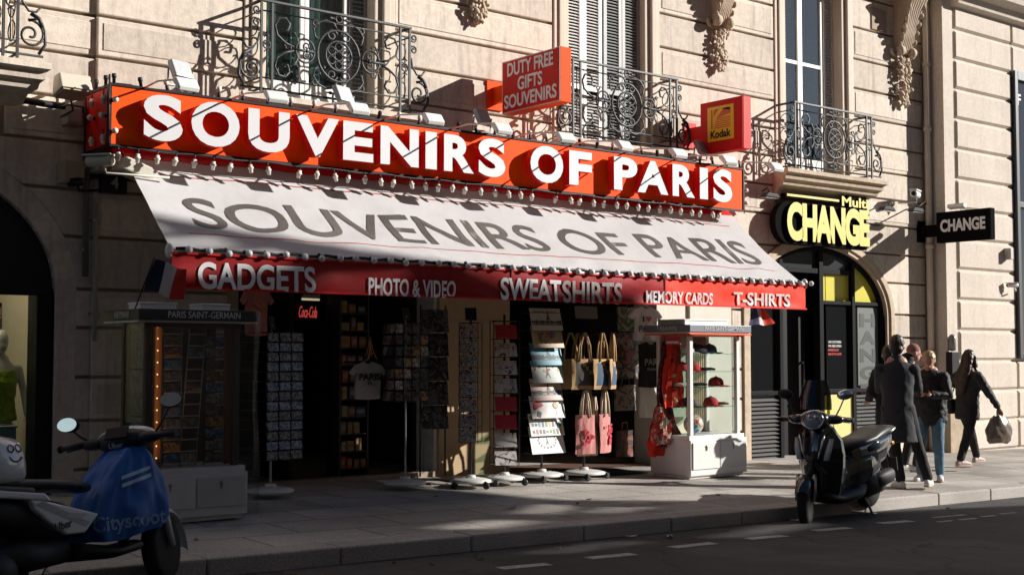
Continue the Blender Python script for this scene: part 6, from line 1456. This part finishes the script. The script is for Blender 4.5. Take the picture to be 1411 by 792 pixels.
# man in the long coat, seen from behind
A, B = onG(1241, 672), onG(1279, 673); yaw = R(36)
cx_, cy_ = 13.10, 9.0; inv = lambda p: (Matrix.Rotation(-yaw, 2) @ Vector((p.x - cx_, p.y - cy_)))
a_ = inv(A); b_ = inv(B)
t, T, arms, tp = person('person seen from behind in a long charcoal coat beside the black scooter', cx_, cy_, yaw, 1.83, [(a_.x - .06, a_.y, 0, R(25)), (b_.x - .12, b_.y, .0, R(-12))], [(.24, .34, .05), (.28, .32, -.04)], .03, (0, .05, R(-8)), 'coat', COATC, BLKT, SHOEW, HAIRD, 'short', hem=.54, puff=.93, elbow=((-.8, .7, -.3), (-.7, -.9, -.2)))
# person with phone
yaw = R(205); t, T, arms, tp = person('person in black puffer jacket and ripped blue jeans looking down at a phone', 14.42, 9.42, yaw, 1.70, [(-.02, .10, 0, R(10)), (.06, -.12, 0, R(-15))], [(.27, .30, .06), (.29, .28, -.07)], .10, (0, R(34), R(8)), 'jacket', BLKC, JEAN, SHOEW, HAIRL, 'pony', hem=.76, skin=SKIN2, puff=1.10, elbow=((-.5, .8, -.4), (-.5, -.8, -.4)))
w = arms[0][2]; ph = thing('phone', 'dark phone held by the person in ripped blue jeans', 'phone', wm(t) @ (w + Vector((.07, -.05, .03))), yaw); b = MB(); b.obox((0, 0, 0), (.145, .072, .009), (0, R(-25), 0)); b.build('body', BLACK, ph, bevel=.003); b = MB(); b.obox((-.003, 0, .006), (.13, .064, .001), (0, R(-25), 0)); b.build('screen', mat('phone screen', (.02, .02, .025), .1), ph)
b = MB()
for i in range(6): b.ball((.10 - .02 * (i % 2), -.10 + .01 * i, .47 + .012 * i), (.012, .02, .006), seg=7, rings=5)
b.build('knee_rip', mat('pale threads', (.45, .48, .5), .9), t)
person('person in a black hooded jacket and reddish cap half hidden behind the long coat', 15.35, 10.38, R(-25), 1.76, [(.0, .11, 0, R(10)), (.05, -.11, 0, R(-10))], [(.22, .25, .08), (.22, .22, -.08)], .05, (0, R(10), R(-10)), 'jacket', mat('black hooded cloth', (.012, .012, .012), .85), BLKT, SHOEW, mat('faded red cap', (.28, .12, .10), .9), 'hood', hem=.78, skin=SKIN2, puff=1.08)
person('person in black turned away, mostly hidden to the left of the long coat', 14.42, 10.02, R(60), 1.72, [(-.05, .10, 0, R(10)), (.12, -.10, 0, R(0))], [(.12, .24, .20), (.25, .22, -.06)], .03, (0, R(8), R(-20)), 'jacket', mat('matt black cloth', (.010, .010, .010), .9), BLKT, SHOEW, HAIRD, 'short', hem=.62, puff=1.05)
# woman walking away with a bag
A, B = onG(1326, 651), onG(1345, 642); yaw = R(-10); cx_, cy_ = 16.45, 10.15
inv = lambda p: (Matrix.Rotation(-yaw, 2) @ Vector((p.x - cx_, p.y - cy_)))
a_ = inv(A); b_ = inv(B)
t, T, arms, tp = person('person with long dark hair in black jacket walking away with a plastic bag', cx_, cy_, yaw, 1.70, [(b_.x * .7, max(.05, b_.y * .5), .0, R(8)), (a_.x * .8, min(-.06, a_.y * .6), .02, R(-4))], [(.46, .16, .20), (.02, .24, -.36)], .04, (0, R(4), R(6)), 'jacket', BLKC, BLKT, SHOEP, HAIRB, 'long', hem=.74, skin=SKIN2, elbow=((-.2, .9, -.6), (-.6, -.5, .0)))
w = wm(t) @ arms[1][2]
bagm = mat('smoky plastic film', (.16, .125, .10), .25, noise=(12, .5), spec=.7)
bg_ = thing('plastic_bag', 'full smoky brown plastic carrier bag carried by the walking person', 'bag', w, R(-15)); b = MB()
rr = random.Random(4); secs = []
for j in range(9):
    z = -.12 - .38 * j / 8; q = (.07, .13, .17, .19, .20, .205, .21, .205, .15)[j]; secs.append([(q * math.cos(a) * 1.0 + .016 * math.sin(5 * a + j), .55 * q * math.sin(a) + .012 * math.sin(7 * a - j), z + .01 * math.sin(3 * a + j)) for a in [i * math.pi / 12 for i in range(25)]])
b.sheet(secs, 0, True); b.add([secs[-1][i] for i in range(24)], [tuple(range(24))]); b.build('film', bagm, bg_)
for s in (1, -1): b = MB(); b.tube([(s * .05, s * .03, -.13), (s * .03, s * .01, -.06), (.0, 0, -.01)], .014, 6); b.build('handle', bagm, bg_)
hb = thing('handbag', 'black handbag hanging at the back of the walking person', 'bag', wm(t) @ T(.02, .05, .25), R(-10)); b = MB(); b.loftx([(-.15, -.10, .08, .02), (-.14, -.12, .10, .05), (.14, -.12, .10, .05), (.15, -.10, .08, .02)], 14); b.build('body', BLACK, hb); b = MB(); b.tube([(-.12, 0, .09), (-.05, -.06, .38), (.05, -.06, .38), (.12, 0, .09)], .010, 5); b.build('strap', BLACK, hb)

# ================================================================= SCOOTERS
def wheel(t, x, z, r, w, name, steer=0.0):
    b = MB(); prof = []
    for i in range(13):
        a = math.pi * (i / 12); prof.append((r - w * .55 + w * .55 * math.sin(a) ** .7 if 0 < i < 12 else r - w * .55, -w / 2 * math.cos(a)))
    b.lathe(prof, (0, 0, 0), 'y', 36); ty = b.build(name, RUBBER, t); ty.location = (x, 0, z); ty.rotation_euler = (0, 0, steer)
    b = MB(); b.lathe([(.02, -w * .35), (r * .55, -w * .32), (r * .60, -w * .42), (r * .62, -w * .42), (r * .62, w * .42), (r * .60, w * .42), (r * .55, w * .32), (.02, w * .35)], (0, 0, 0), 'y', 30); b.lathe([(.03, -w * .5), (.05, -w * .45), (.05, w * .45), (.03, w * .5)], (0, 0, 0), 'y', 14)
    b.build('rim', mat('dark alloy', (.10, .10, .105), .35, .8), ty)
    for k in range(5):
        pass
    return ty
def mirror(t, p0, p1, face, m=BLACKM, flip=1):
    b = MB(); p0 = Vector(p0); p1 = Vector(p1); b.tube([p0, p0.lerp(p1, .4) + Vector((0, 0, -.01)), p1], .008, 7); b.ball(p1 + Vector((math.cos(face) * .012, math.sin(face) * .012, .015)), (.026, .082, .052), seg=14, rings=9, rot=(R(10) * flip, 0, face)); o = b.build('mirror', m, t)
    b = MB(); n = Vector((-math.cos(face), -math.sin(face), .12)).normalized(); u = Vector((-math.sin(face), math.cos(face), 0)); c = p1 + Vector((0, 0, .015)) + n * .019
    b.add([c + u * (.074 * math.cos(a)) + Vector((0, 0, .046 * math.sin(a))) for a in [i * math.pi / 10 for i in range(20)]], [tuple(range(20))]); b.build('mirror_glass', mat('mirror glass', (.85, .87, .88), .03, 1.0), o)
def grip(t, p0, p1, m=RUBBER):
    b = MB(); b.tube([p0, p1], .019, 10); b.lathe([(.02, 0), (.026, .0), (.026, .012), (.02, .012)], p1, 'y', 10); b.tube([Vector(p0) + Vector((.05, 0, -.01)), Vector(p1) + Vector((.045, 0, -.02))], .007, 6); b.build('grip', m, t)
# ---- black scooter on its centre stand
GB = mat('gloss black paint', (.012, .013, .015), .12, coat=.6, spec=.7); GBL = mat('dark blue gloss', (.02, .035, .05), .10, coat=.8, spec=.8); SEATM = mat('black seat vinyl', (.016, .016, .016), .45, bump=(60, .2, .004))
fpt = onG(1092, 716, True); rpt = onG(1196, 705.5, True)
ang = math.atan2(fpt.y - rpt.y, fpt.x - rpt.x) + R(9); mid = rpt
s2 = thing('scooter', 'black scooter with smoked windscreen parked on its stand at the kerb', 'scooter', (rpt.x, rpt.y, RG(rpt.x, rpt.y)), ang)
WBs = 1.36; ST = R(20)
wheel(s2, 0, .29, .235, .12, 'rear_wheel'); wheel(s2, WBs, .24, .24, .115, 'front_wheel', ST)
b = MB(); b.loftx([(.56, .50, .74, .12), (.46, .46, .80, .16), (.10, .46, .85, .175), (-.15, .52, .88, .165), (-.36, .64, .90, .12), (-.44, .72, .88, .06)], 18); b.loftx([(.66, .30, .56, .12), (.50, .26, .70, .17), (.25, .28, .72, .19), (.0, .34, .72, .16)], 18); b.loftx([(1.06, .24, .56, .08), (.86, .24, .52, .11), (.62, .26, .56, .13)], 14); b.organic('rear_body', GB, s2, .012, 4)
for sy in (1, -1):
    b = MB(); b.loftx([(.28, .68, .74, .012, sy * .165), (.05, .69, .80, .014, sy * .168), (-.2, .74, .82, .013, sy * .14), (-.34, .78, .82, .008, sy * .10)], 12); b.build('side_panel', GBL, s2)
b = MB(); b.loftx([(.60, .70, .76, .08), (.55, .69, .80, .13), (.34, .72, .83, .165), (.12, .75, .86, .175), (-.02, .78, .91, .175), (-.20, .82, .94, .16), (-.36, .85, .93, .12), (-.42, .87, .91, .06)], 18); b.build('seat', SEATM, s2)
b = MB(); b.tube([(-.26, .13, .85), (-.42, .12, .90), (-.50, .05, .91), (-.50, -.05, .91), (-.42, -.12, .90), (-.26, -.13, .85)], .016, 8); b.build('grab_rail', STEEL, s2)
b = MB(); b.loftx([(1.08, .20, .32, .16), (.86, .17, .29, .20), (.50, .18, .34, .20), (.30, .22, .42, .16)], 16); b.build('footboard', BLACKM, s2)
b = MB()
for j, (x, z, w) in enumerate(((1.20, 1.00, .10), (1.17, .92, .16), (1.14, .80, .205), (1.11, .66, .215), (1.06, .50, .19), (1.00, .34, .155), (.97, .27, .14))): pass
g1 = []
for (x, z, w, d) in ((1.15, 1.02, .10, .03), (1.19, .95, .18, .06), (1.22, .84, .245, .10), (1.24, .70, .26, .13), (1.22, .56, .245, .13), (1.16, .42, .21, .11), (1.08, .28, .17, .07)): g1.append([(x - d * (abs(i - 6) / 6) ** 2 * 1.4, w * (i - 6) / 6, z) for i in range(13)])
b.sheet(g1, 0, True, (-.05, 0, 0)); b.build('front_shield', GB, s2, bevel=.0)
b = MB(); g1 = [[(x - .05 - .02 * (abs(i - 4) / 4), w * (i - 4) / 4, z) for i in range(9)] for (x, z, w) in ((1.12, 1.0, .10), (1.08, .85, .22), (1.04, .62, .235), (1.0, .42, .20), (.98, .26, .165))]; b.sheet(g1, 0, True, (-.03, 0, 0)); b.build('leg_shield', BLACKM, s2)
for sy in (1, -1):
    b = MB(); b.loftx([(.64, 1.185, 1.222, .03, sy * .15), (.74, 1.18, 1.215, .035, sy * .175), (.86, 1.15, 1.19, .022, sy * .195)], 10, axis='z'); o = b.build('indicator', mat('clear indicator', (.5, .52, .52), .08, spec=.9), s2)
    b = MB(); b.tube([(1.215, sy * .06, .62), (1.232, sy * .10, .74), (1.222, sy * .14, .90)], .012, 6); b.build('trim_strip', CHROME, s2)
for nm in ('fork',):
    b = MB(); b.tube([(1.20, .0, .62), (1.30, .0, .46)], .03, 8); b.build('steering_column', BLACKM, s2)
    Mst = Matrix.Translation((WBs, 0, 0)) @ Matrix.Rotation(ST, 4, 'Z') @ Matrix.Translation((-WBs, 0, 0))
    b = MB()
    for sy in (1, -1): b.tube([(WBs, sy * .085, .24), (WBs - .06, sy * .085, .50)], .022, 8)
    b.v = [tuple(Mst @ Vector(p)) for p in b.v]; b.build('fork', STEEL, s2)
    b = MB(); g1 = []
    for i in range(11):
        a = R(25 + 120 * i / 10); g1.append([(WBs + .268 * math.cos(a), .072 * math.cos(q), .24 + .268 * math.sin(a) - .05 * (1 - math.sin(q)) * .8) for q in [math.pi * k / 8 for k in range(9)]])
    b.sheet(g1, 0, True); b.v = [tuple(Mst @ Vector(p)) for p in b.v]; b.build('front_fender', GB, s2)
HB = Vector((1.14, 0, 1.05)); Mh = Matrix.Translation(HB) @ Matrix.Rotation(ST, 4, 'Z')
hbr = lambda *p: Mh @ Vector(p)
def hpart(b, name, m, **k): b.v = [tuple(Mh @ Vector(p)) for p in b.v]; return b.build(name, m, s2, **k)
b = MB(); b.ball((.04, 0, .0), (.12, .15, .10), seg=18, rings=12); b.ball((-.02, .17, .0), (.07, .12, .05), seg=12, rings=8); b.ball((-.02, -.17, .0), (.07, .12, .05), seg=12, rings=8); hpart(b, 'handlebar_cover', GB)
b = MB(); b.ball((.13, 0, .0), (.055, .105, .092), seg=20, rings=12); hl = hpart(b, 'headlight', mat('headlight lens', (.30, .34, .37), .06, spec=1.0, coat=1.0))
b = MB(); b.tube([(.175 - .2 * abs(math.cos(a)) * .12, .098 * math.cos(a), .088 * math.sin(a)) for a in [i * math.pi / 14 for i in range(28)]], .010, 6, closed=True); hpart(b, 'headlight_rim', CHROME)
b = MB(); b.ball((.17, .03, .03), (.02, .028, .025), seg=10, rings=7); b.ball((.17, -.03, .03), (.02, .028, .025), seg=10, rings=7); hpart(b, 'reflector', CHROME)
b = MB(); g1 = [[(.10 - .10 * v - .06 * (abs(u) ** 2), u * (.17 - .06 * v * v), .10 + .30 * v) for u in [i / 5 - 1 for i in range(11)]] for v in [j / 6 for j in range(7)]]; b.sheet(g1, 0, True, (-.004, 0, 0)); hpart(b, 'windscreen', glass('smoked screen', (.22, .23, .24), .05, .8))
for sy in (1, -1):
    grip(s2, hbr(-.04, sy * .20, .0), hbr(-.07, sy * .36, -.01), BLACKM); b = MB(); b.tube([(.0, sy * .18, .03), (.02, sy * .36, .02)], .006, 6); hpart(b, 'brake_lever', STEEL)
    mirror(s2, hbr(-.01, sy * .20, .03), hbr(.01, sy * .30, .24), ST + R(180) if False else ST, BLACKM if sy < 0 else CHROME, sy)
b = MB(); b.loftx([(.42, .22, .42, .10, .02), (.30, .18, .48, .16, .03), (.05, .20, .46, .15, .05), (-.12, .22, .40, .10, .06)], 16); b.build('engine', BLACKM, s2)
b = MB(); b.loftx([(.12, .22, .34, .03, -.17), (.05, .20, .36, .055, -.18), (-.28, .26, .42, .06, -.185), (-.36, .29, .40, .03, -.185)], 16); b.build('exhaust', BLACKM, s2)
b = MB(); b.loftx([(.18, .30, .40, .03, .14), (.10, .27, .44, .06, .15), (-.22, .32, .48, .065, .15), (-.30, .35, .45, .03, .15)], 16); b.build('air_box', BLACKM, s2)
b = MB(); g1 = []
for i in range(9):
    a = R(35 + 120 * i / 8); g1.append([(.275 * math.cos(a), .07 * q / 3, .29 + .275 * math.sin(a)) for q in range(-3, 4)])
b.sheet(g1, 0, True, (0, 0, .006)); b.build('rear_fender', BLACKM, s2)
b = MB(); b.tube([(-.38, 0, .76), (-.50, 0, .58), (-.54, 0, .46)], .02, 6); b.obox((-.52, 0, .50), (.012, .20, .15), (0, R(14), 0)); b.build('plate_holder', BLACKM, s2)
b = MB(); b.ball((-.40, 0, .76), (.04, .08, .035), seg=12, rings=8); b.build('tail_light', mat('red lens', (.35, .01, .01), .15), s2)
b = MB()
for sy in (1, -1): b.tube([(.30, sy * .10, .24), (.22, sy * .16, .02), (.14, sy * .16, .012)], .014, 7)
b.tube([(.22, -.16, .02), (.22, .16, .02)], .010, 6); b.build('centre_stand', STEEL, s2)
b = MB(); b.tube([(.40, -.14, .22), (.36, -.20, .02)], .012, 6); b.build('side_stand', STEEL, s2)

b = MB()
for sy in (1, -1): b.tube([hbr(-.02, sy * .16, .0), hbr(.10, sy * .20, -.08), (1.20, sy * .10, .86)], .006, 5)
b.build('cable', BLACKM, s2)
b = MB(); b.obox((-.528, 0, .50), (.006, .19, .14), (0, R(14), 0)); b.build('number_plate', mat('plate white', (.5, .52, .55), .4), s2)
b = MB()
for sy in (1, -1): b.ball((-.36, sy * .12, .74), (.045, .02, .025), seg=10, rings=6)
b.build('rear_indicator', mat('orange lens', (.5, .18, .02), .2), s2)
# scraps and dry leaves along the gutter
LEAF = mat('dry leaf', (.16, .09, .03), .8); PAPR = mat('paper scrap', (.5, .48, .44), .8); rr = random.Random(12)
lp = None
for i in range(26):
    x = rr.uniform(4.2, 13); y = KERB - rr.uniform(.04, .5) if i < 18 else rr.uniform(8.9, 11); z = (RG(x, y) if y < KERB else G(x, y)) + .006
    b = MB(); k = .022 if i % 5 else .035; b.sheet([[((u - 1) * k * 1.6, (v - 1) * k * (1 if u == 1 else .4), .008 * ((u - 1) ** 2 + (v - 1) ** 2) + rr.uniform(0, .004)) for u in range(3)] for v in range(3)], 0, True)
    pap = i % 5 == 0; o = b.build('paper_scrap' if pap else 'dry_leaf', PAPR if pap else LEAF); o.location = (x, y, z); o.rotation_euler = (0, 0, rr.uniform(0, 6))
    tag(o, ('small pale paper scrap lying ' if pap else 'small brown dry leaf lying ') + ('in the gutter along the kerb' if i < 18 else 'on the pavement slabs'), 'litter' if pap else 'leaf', ('paper scraps ' if pap else 'dry leaves ') + ('in the gutter' if i < 18 else 'on the pavement'))

# ---- white and blue hire scooter at the left
GW = mat('gloss white paint', (.66, .68, .70), .18, coat=.6); CBL = mat('blue apron cloth', (.005, .105, .40), .55, noise=(4, .2), bump=(6, .5, .03), local=True); LBL = mat('light blue print', (.40, .62, .80), .6); INK = mat('black print', (.02, .02, .02), .5); BLUEI = mat('blue print', (.03, .10, .35), .5)
xr, yr = 2.40, 7.86
s1 = thing('scooter', 'white hire scooter with blue apron cover parked at the kerb in the left corner', 'scooter', (xr, yr, RG(xr, yr)), R(20), rx=R(-9))
wheel(s1, 0, .24, .24, .12, 'rear_wheel'); ST1 = R(24); WB1 = 1.33; wheel(s1, WB1, .24, .24, .115, 'front_wheel', ST1)
b = MB(); b.loftx([(.62, .40, .50, .08), (.48, .38, .62, .15), (.20, .42, .70, .17), (-.15, .52, .74, .16), (-.40, .60, .74, .11), (-.48, .66, .72, .05)], 18); b.build('rear_body', BLACKM, s1)
b = MB(); b.loftx([(.70, .66, .72, .10), (.60, .67, .755, .13), (.35, .70, .775, .15), (.05, .72, .80, .155), (-.12, .74, .84, .15), (-.22, .76, .83, .12)], 18); b.build('seat', mat('black seat vinyl', (0, 0, 0)), s1)
for sy in (1, -1):
    b = MB(); pr = [(x_ - .13, z_ - .03) for x_, z_ in [(.66, .44), (.78, .545), (.60, .60), (.38, .665), (.28, .68), (.30, .62), (.40, .53), (.52, .445)]]
    b.prism(pr, sy * .165, sy * .215, 'y'); sp = b.build('side_panel', GW, s1, bevel=.014, seg=3)
    b = MB(); b.prism([(.17, .615), (.23, .635), (.57, .47), (.53, .445)], sy * .205, sy * .2165, 'y'); b.build('panel_stripe', mat('grey stripe', (.35, .37, .38), .3), sp)
    b = MB(); b.prism([(.41, .545), (.55, .525), (.51, .50), (.39, .52)], sy * .2155, sy * .2175, 'y'); b.build('vent', ZINC, sp)
    if sy < 0:
        b = MB(); b.text('Uber', (.30, -.219, .440), (.92, 0, -.40) if False else (.78, 0, .12), (0, 0, 1), .05, .13, .002, .02); b.text('The moped of your', (.18, -.2185, .545), (1, 0, -.7), (.6, 0, 1), .017, .16, .001); b.text('next adventure', (.17, -.2185, .525), (1, 0, -.7), (.6, 0, 1), .016, .15, .001); b.build('lettering', INK, sp)
    b = MB(); b.tube([(.20, sy * .17, .70), (-.10, sy * .19, .74), (-.42, sy * .16, .80), (-.55, 0, .80)], .022, 8); b.build('grab_rail', BLACKM, s1)
b = MB(); b.prism([(.30, .63), (.26, .68), (-.02, .72), (-.40, .80), (-.48, .77), (-.2, .70)], -.215, -.165, 'y'); b.build('tail_panel', GW, s1, bevel=.012)
# top box with a smile
bx = thing('top_box', 'white rounded top box with a small blue smiling face on the hire scooter', 'box', (0, 0, 0)); bx.parent = s1; del bx['label']; del bx['category']; PM[bx.name] = wm(s1)
b = MB(); b.loftx([(-.28, .78, .98, .14), (-.24, .75, 1.05, .19), (-.04, .74, 1.08, .21), (.14, .74, 1.04, .19), (.20, .76, .97, .13)], 20, pw=3); bo = b.build('shell', GW, bx)
b = MB(); b.box(-.24, .16, -.18, .18, .725, .74); b.build('box_base', BLACKM, bx)
tr_ = BVHTree.FromPolygons([Vector(v) for v in bo.data.vertices[:] and [v.co for v in bo.data.vertices]], [tuple(p.vertices) for p in bo.data.polygons])
def onto(mb, tree, dirv, lift=.003):
    d = Vector(dirv); out = []
    for p in mb.v:
        h = tree.ray_cast(Vector(p) - d * .8, d)
        out.append(tuple(h[0] - d * lift) if h[0] is not None else p)
    mb.v = out; return mb
b = MB()
for cx_ in (.05, .11): b.tube([(cx_ + .022 * math.cos(a), -.28, .965 + .022 * math.sin(a)) for a in [i * math.pi / 8 for i in range(16)]], .005, 5, closed=True)
b.tube([(.08 + .05 * math.cos(a), -.28, .93 + .045 * math.sin(a)) for a in [R(200 + 140 * i / 10) for i in range(11)]], .005, 5); onto(b, tr_, (0, 1, 0)).build('smile_print', BLUEI, bx)
# front
b = MB(); b.loftx([(1.05, .24, .32, .14), (.86, .22, .30, .16), (.55, .24, .36, .15)], 16); b.build('footboard', BLACKM, s1)
b = MB(); b.loftx([(1.30, .50, .62, .06), (1.24, .44, .86, .15), (1.14, .40, .96, .18), (1.06, .34, .98, .15), (1.0, .30, .90, .10)], 18); b.build('front_shield', GW, s1)
b = MB(); cv = [(.36, .66, 1.26, .20), (.43, .64, 1.31, .225), (.55, .68, 1.32, .235), (.68, .76, 1.30, .22), (.78, .84, 1.26, .20), (.86, .92, 1.22, .175), (.92, .98, 1.17, .13), (.94, 1.04, 1.14, .06)]
n = 80; grid = []; NR = 34
for r_ in range(NR + 1):
    q = r_ / NR * (len(cv) - 1); k0 = min(int(q), len(cv) - 2); f_ = q - k0; f_ = f_ * f_ * (3 - 2 * f_) * .5 + f_ * .5
    z, xl, xh, w = [cv[k0][c] * (1 - f_) + cv[k0 + 1][c] * f_ for c in range(4)]; row = []
    for i in range(n):
        a = 2 * math.pi * i / n; c, d = math.cos(a), math.sin(a)
        fold = .035 * mnoise.noise((c * 2.2, d * 2.2, z * 2.5)) + .028 * (1 - abs(mnoise.noise((c * 2.5 + z * 1.5, d * 2.5 + z * 2.2, z * 1.2 + 5)))) ** 3 - .012 + .012 * mnoise.noise((c * 7, d * 7, z * 9))
        fold *= (1.15 - z * .6)
        row.append(((xl + xh) / 2 + ((xh - xl) / 2 * math.copysign(abs(c) ** .8, c)) + fold * c * 1.4, w * math.copysign(abs(d) ** .8, d) + fold * d * 1.4, z - .035 * max(0, -c) * (1 if z < .6 else .3) - .025 * math.sin(3 * a + 1) * (1 - z)))
    grid.append(row + [row[0]])
b.sheet(grid, 0, True); b.add(grid[-1][:-1], [tuple(range(n))]); apo = b.build('apron_cover', CBL, s1)
tr_ = BVHTree.FromPolygons([v.co.copy() for v in apo.data.vertices], [tuple(p.vertices) for p in apo.data.polygons])
b = MB(); vd = Vector((.66, .75, 0)); vu = Vector((.75, -.66, 0)); vo = Vector((1.0, 0, .37)) - vu * .17
b.text('Cityscoot', vo, vu, (0, 0, 1), .125, .46, .001, .02)
onto(b, tr_, vd, .006)
b.text
q = MB()
for z in (.70, .745): q.prism([(1.02, z), (1.30, z + .03), (1.30, z + .055), (1.02, z + .022)], -.35, -.349, 'y')
qb = bmesh.new(); 
g2 = []
for z in (.66, .71):
    rows = [[tuple(Vector((.96, 0, z + .024 * j + .05 * i / 16)) + vu * (.06 + .19 * i / 16)) for i in range(17)] for j in range(2)]; b2_ = MB(); b2_.sheet(rows, 0, True); onto(b2_, tr_, vd, .006); b.add(b2_.v, b2_.f, 0, True)
b.build('lettering', LBL, apo)
b = MB(); b.text('City', Vector((.96, 0, .86)) + vu * .02, vu, (0, 0, 1), .022, .055, .001); onto(b, tr_, vd, .006); b.build('small_print', LBL, apo)
Mst = Matrix.Translation((WB1, 0, 0)) @ Matrix.Rotation(ST1, 4, 'Z') @ Matrix.Translation((-WB1, 0, 0))
b = MB()
for sy in (1, -1): b.tube([(WB1, sy * .085, .24), (WB1 - .10, sy * .085, .55)], .022, 8)
b.v = [tuple(Mst @ Vector(p)) for p in b.v]; b.build('fork', GW, s1)
b = MB(); g1 = []
for i in range(11):
    a = R(-5 + 130 * i / 10); g1.append([(WB1 + .275 * math.cos(a), .078 * math.cos(q), .24 + .275 * math.sin(a) - .05 * (1 - math.sin(q))) for q in [math.pi * k / 8 for k in range(9)]])
b.sheet(g1, 0, True); b.v = [tuple(Mst @ Vector(p)) for p in b.v]; b.build('front_fender', GW, s1)
HB = Vector((1.09, 0, .985)); Mh = Matrix.Translation(HB) @ Matrix.Rotation(ST1, 4, 'Z')
def hpart1(b, name, m, **k): b.v = [tuple(Mh @ Vector(p)) for p in b.v]; return b.build(name, m, s1, **k)
b = MB(); b.ball((.02, 0, -.01), (.13, .20, .085), seg=20, rings=12); b.ball((-.03, .19, -.01), (.06, .10, .04), seg=12, rings=8); b.ball((-.03, -.19, -.01), (.06, .10, .04), seg=12, rings=8); hc_ = hpart1(b, 'handlebar_cover', BLACKM)
b = MB(); b.ball((.06, 0, .02), (.115, .205, .07), seg=20, rings=12); hpart1(b, 'front_cowl', GW)
b = MB(); b.obox((-.10, 0, .04), (.10, .16, .012), (0, R(-50), 0)); hpart1(b, 'dashboard', BLACK, bevel=.006)
b = MB(); b.text('Uber', (-.128, .05, -.06), (0, -1, 0), (0, 0, 1), .035, .10, .002, .02); hpart1(b, 'lettering', mat('grey print', (.3, .3, .3), .5))
for sy in (1, -1):
    grip(s1, Mh @ Vector((-.05, sy * .22, .0)), Mh @ Vector((-.09, sy * .40, -.015)), BLACKM)
    b = MB(); b.tube([(.0, sy * .2, .02), (.01, sy * .38, .01)], .006, 6); hpart1(b, 'brake_lever', BLACKM)
    mirror(s1, Mh @ Vector((-.02, sy * .24, .02)), Mh @ Vector((-.02, sy * .37, .20 if sy < 0 else .13)), ST1 + R(-6) * sy, BLACKM, sy)
b = MB(); b.ball((-.50, 0, .70), (.05, .10, .05), seg=12, rings=8); b.build('tail_light', mat('red lens', (0, 0, 0)), s1)
b = MB(); b.obox((-.60, 0, .58), (.01, .20, .16), (0, R(15), 0)); b.build('plate', mat('plate white', (.5, .52, .55), .4), s1)
b = MB(); b.ball((-.02, 0, .26), (.18, .15, .16), seg=14, rings=10); b.loftx([(.5, .24, .40, .10), (.2, .22, .44, .14), (-.1, .26, .40, .1)], 14); b.build('motor', BLACKM, s1)
b = MB(); b.tube([(.50, .12, .25), (.44, .30, .01)], .014, 7); b.build('side_stand', STEEL, s1)

# ================================================================= BUILDINGS ACROSS THE STREET (behind the viewer; outlines shaped to cast the big shadows)
OPP = mat('street front stone', (.30, .26, .22), .9, noise=(.5, .15)); SHADOWM = mat('shadow screen zinc', (.20, .21, .22), .5, .3, noise=(1, .15))
def opposite(label, prof, y0, y1, m=OPP, name='wall', parent=None):
    t = parent or thing('terrace_building', label, 'building', (prof[0][0], y1, 0)); b = MB(); b.prism(prof, y1, y0, 'y'); b.build(name, m, t, w=True); return t
def pierced(name, outer, holes, y, th, m, parent):
    """flat screen wall in the xz plane with openings cut through"""
    cu = bpy.data.curves.new('c', 'CURVE'); cu.dimensions = '2D'; cu.fill_mode = 'BOTH'; cu.extrude = th / 2
    for lp in [outer] + holes:
        sp = cu.splines.new('POLY'); sp.points.add(len(lp) - 1); sp.use_cyclic_u = True
        for p, q in zip(sp.points, lp): p.co = (q[0], q[1], 0, 1)
    ob = bpy.data.objects.new('c', cu); COL.objects.link(ob); me = ob.to_mesh(); b = MB(); b.add([(v.co.x, y + v.co.z, v.co.y) for v in me.vertices], [tuple(p.vertices) for p in me.polygons]); ob.to_mesh_clear(); bpy.data.objects.remove(ob)
    return b.build(name, m, parent, w=True)
t = opposite('tall terrace building across the street opposite the souvenir shop', [(-40, -.6), (32.3, -.6), (32.3, 9.4), (26.6, 9.4), (26.6, 20), (-40, 20)], -16, -6.08)
slits = [[(28.9, 9.86), (32.0, 10.04), (32.0, 10.44), (30.6, 10.20), (28.9, 9.99)], [(28.0, 10.70), (29.1, 10.80), (29.15, 11.02), (28.0, 10.90)], [(29.9, 11.05), (31.3, 11.36), (31.3, 11.47), (29.9, 11.15)], [(30.2, 10.88), (31.85, 11.08), (31.8, 11.24), (30.2, 10.98)], [(27.1, 10.02), (28.5, 10.10), (28.5, 10.24), (27.1, 10.14)],  # openings shaped to throw sun streaks on ground and awning
 [(29.0, 14.36), (30.4, 14.58), (30.4, 14.72), (29.0, 14.50)], [(29.2, 14.68), (30.1, 14.84), (30.1, 14.95), (29.2, 14.80)], [(30.6, 14.30), (31.6, 14.36), (31.6, 14.44), (30.6, 14.39)], [(28.6, 14.92), (29.7, 15.06), (29.7, 15.19), (28.6, 15.05)]]
pierced('shadow_screen', [(26.5, 9.2), (32.3, 9.2), (32.3, 10.9), (31.9, 11.6), (33.2, 12.5), (33.4, 13.4), (33.4, 14.46), (33, 14.46), (30.3, 15.25), (27.6, 16), (26.5, 16.3)], slits, -6.0, .05, SHADOWM, t)  # unseen screen added to shape the shadow edge and light streaks
opposite('', [(33.43, 13.45), (35.0, 13.45), (35.0, 14.44), (33.43, 14.44)], -7.6, -6.0, SHADOWM, 'shadow_canopy', t)  # unseen slab added to put the valance in shade
opposite('lower terrace building across the street to the right', [(32.35, -.6), (50.5, -.6), (50.5, 7.6), (40, 9.0), (34.5, 9.75), (32.8, 10.3), (32.35, 10.8)], -16, -6.0)
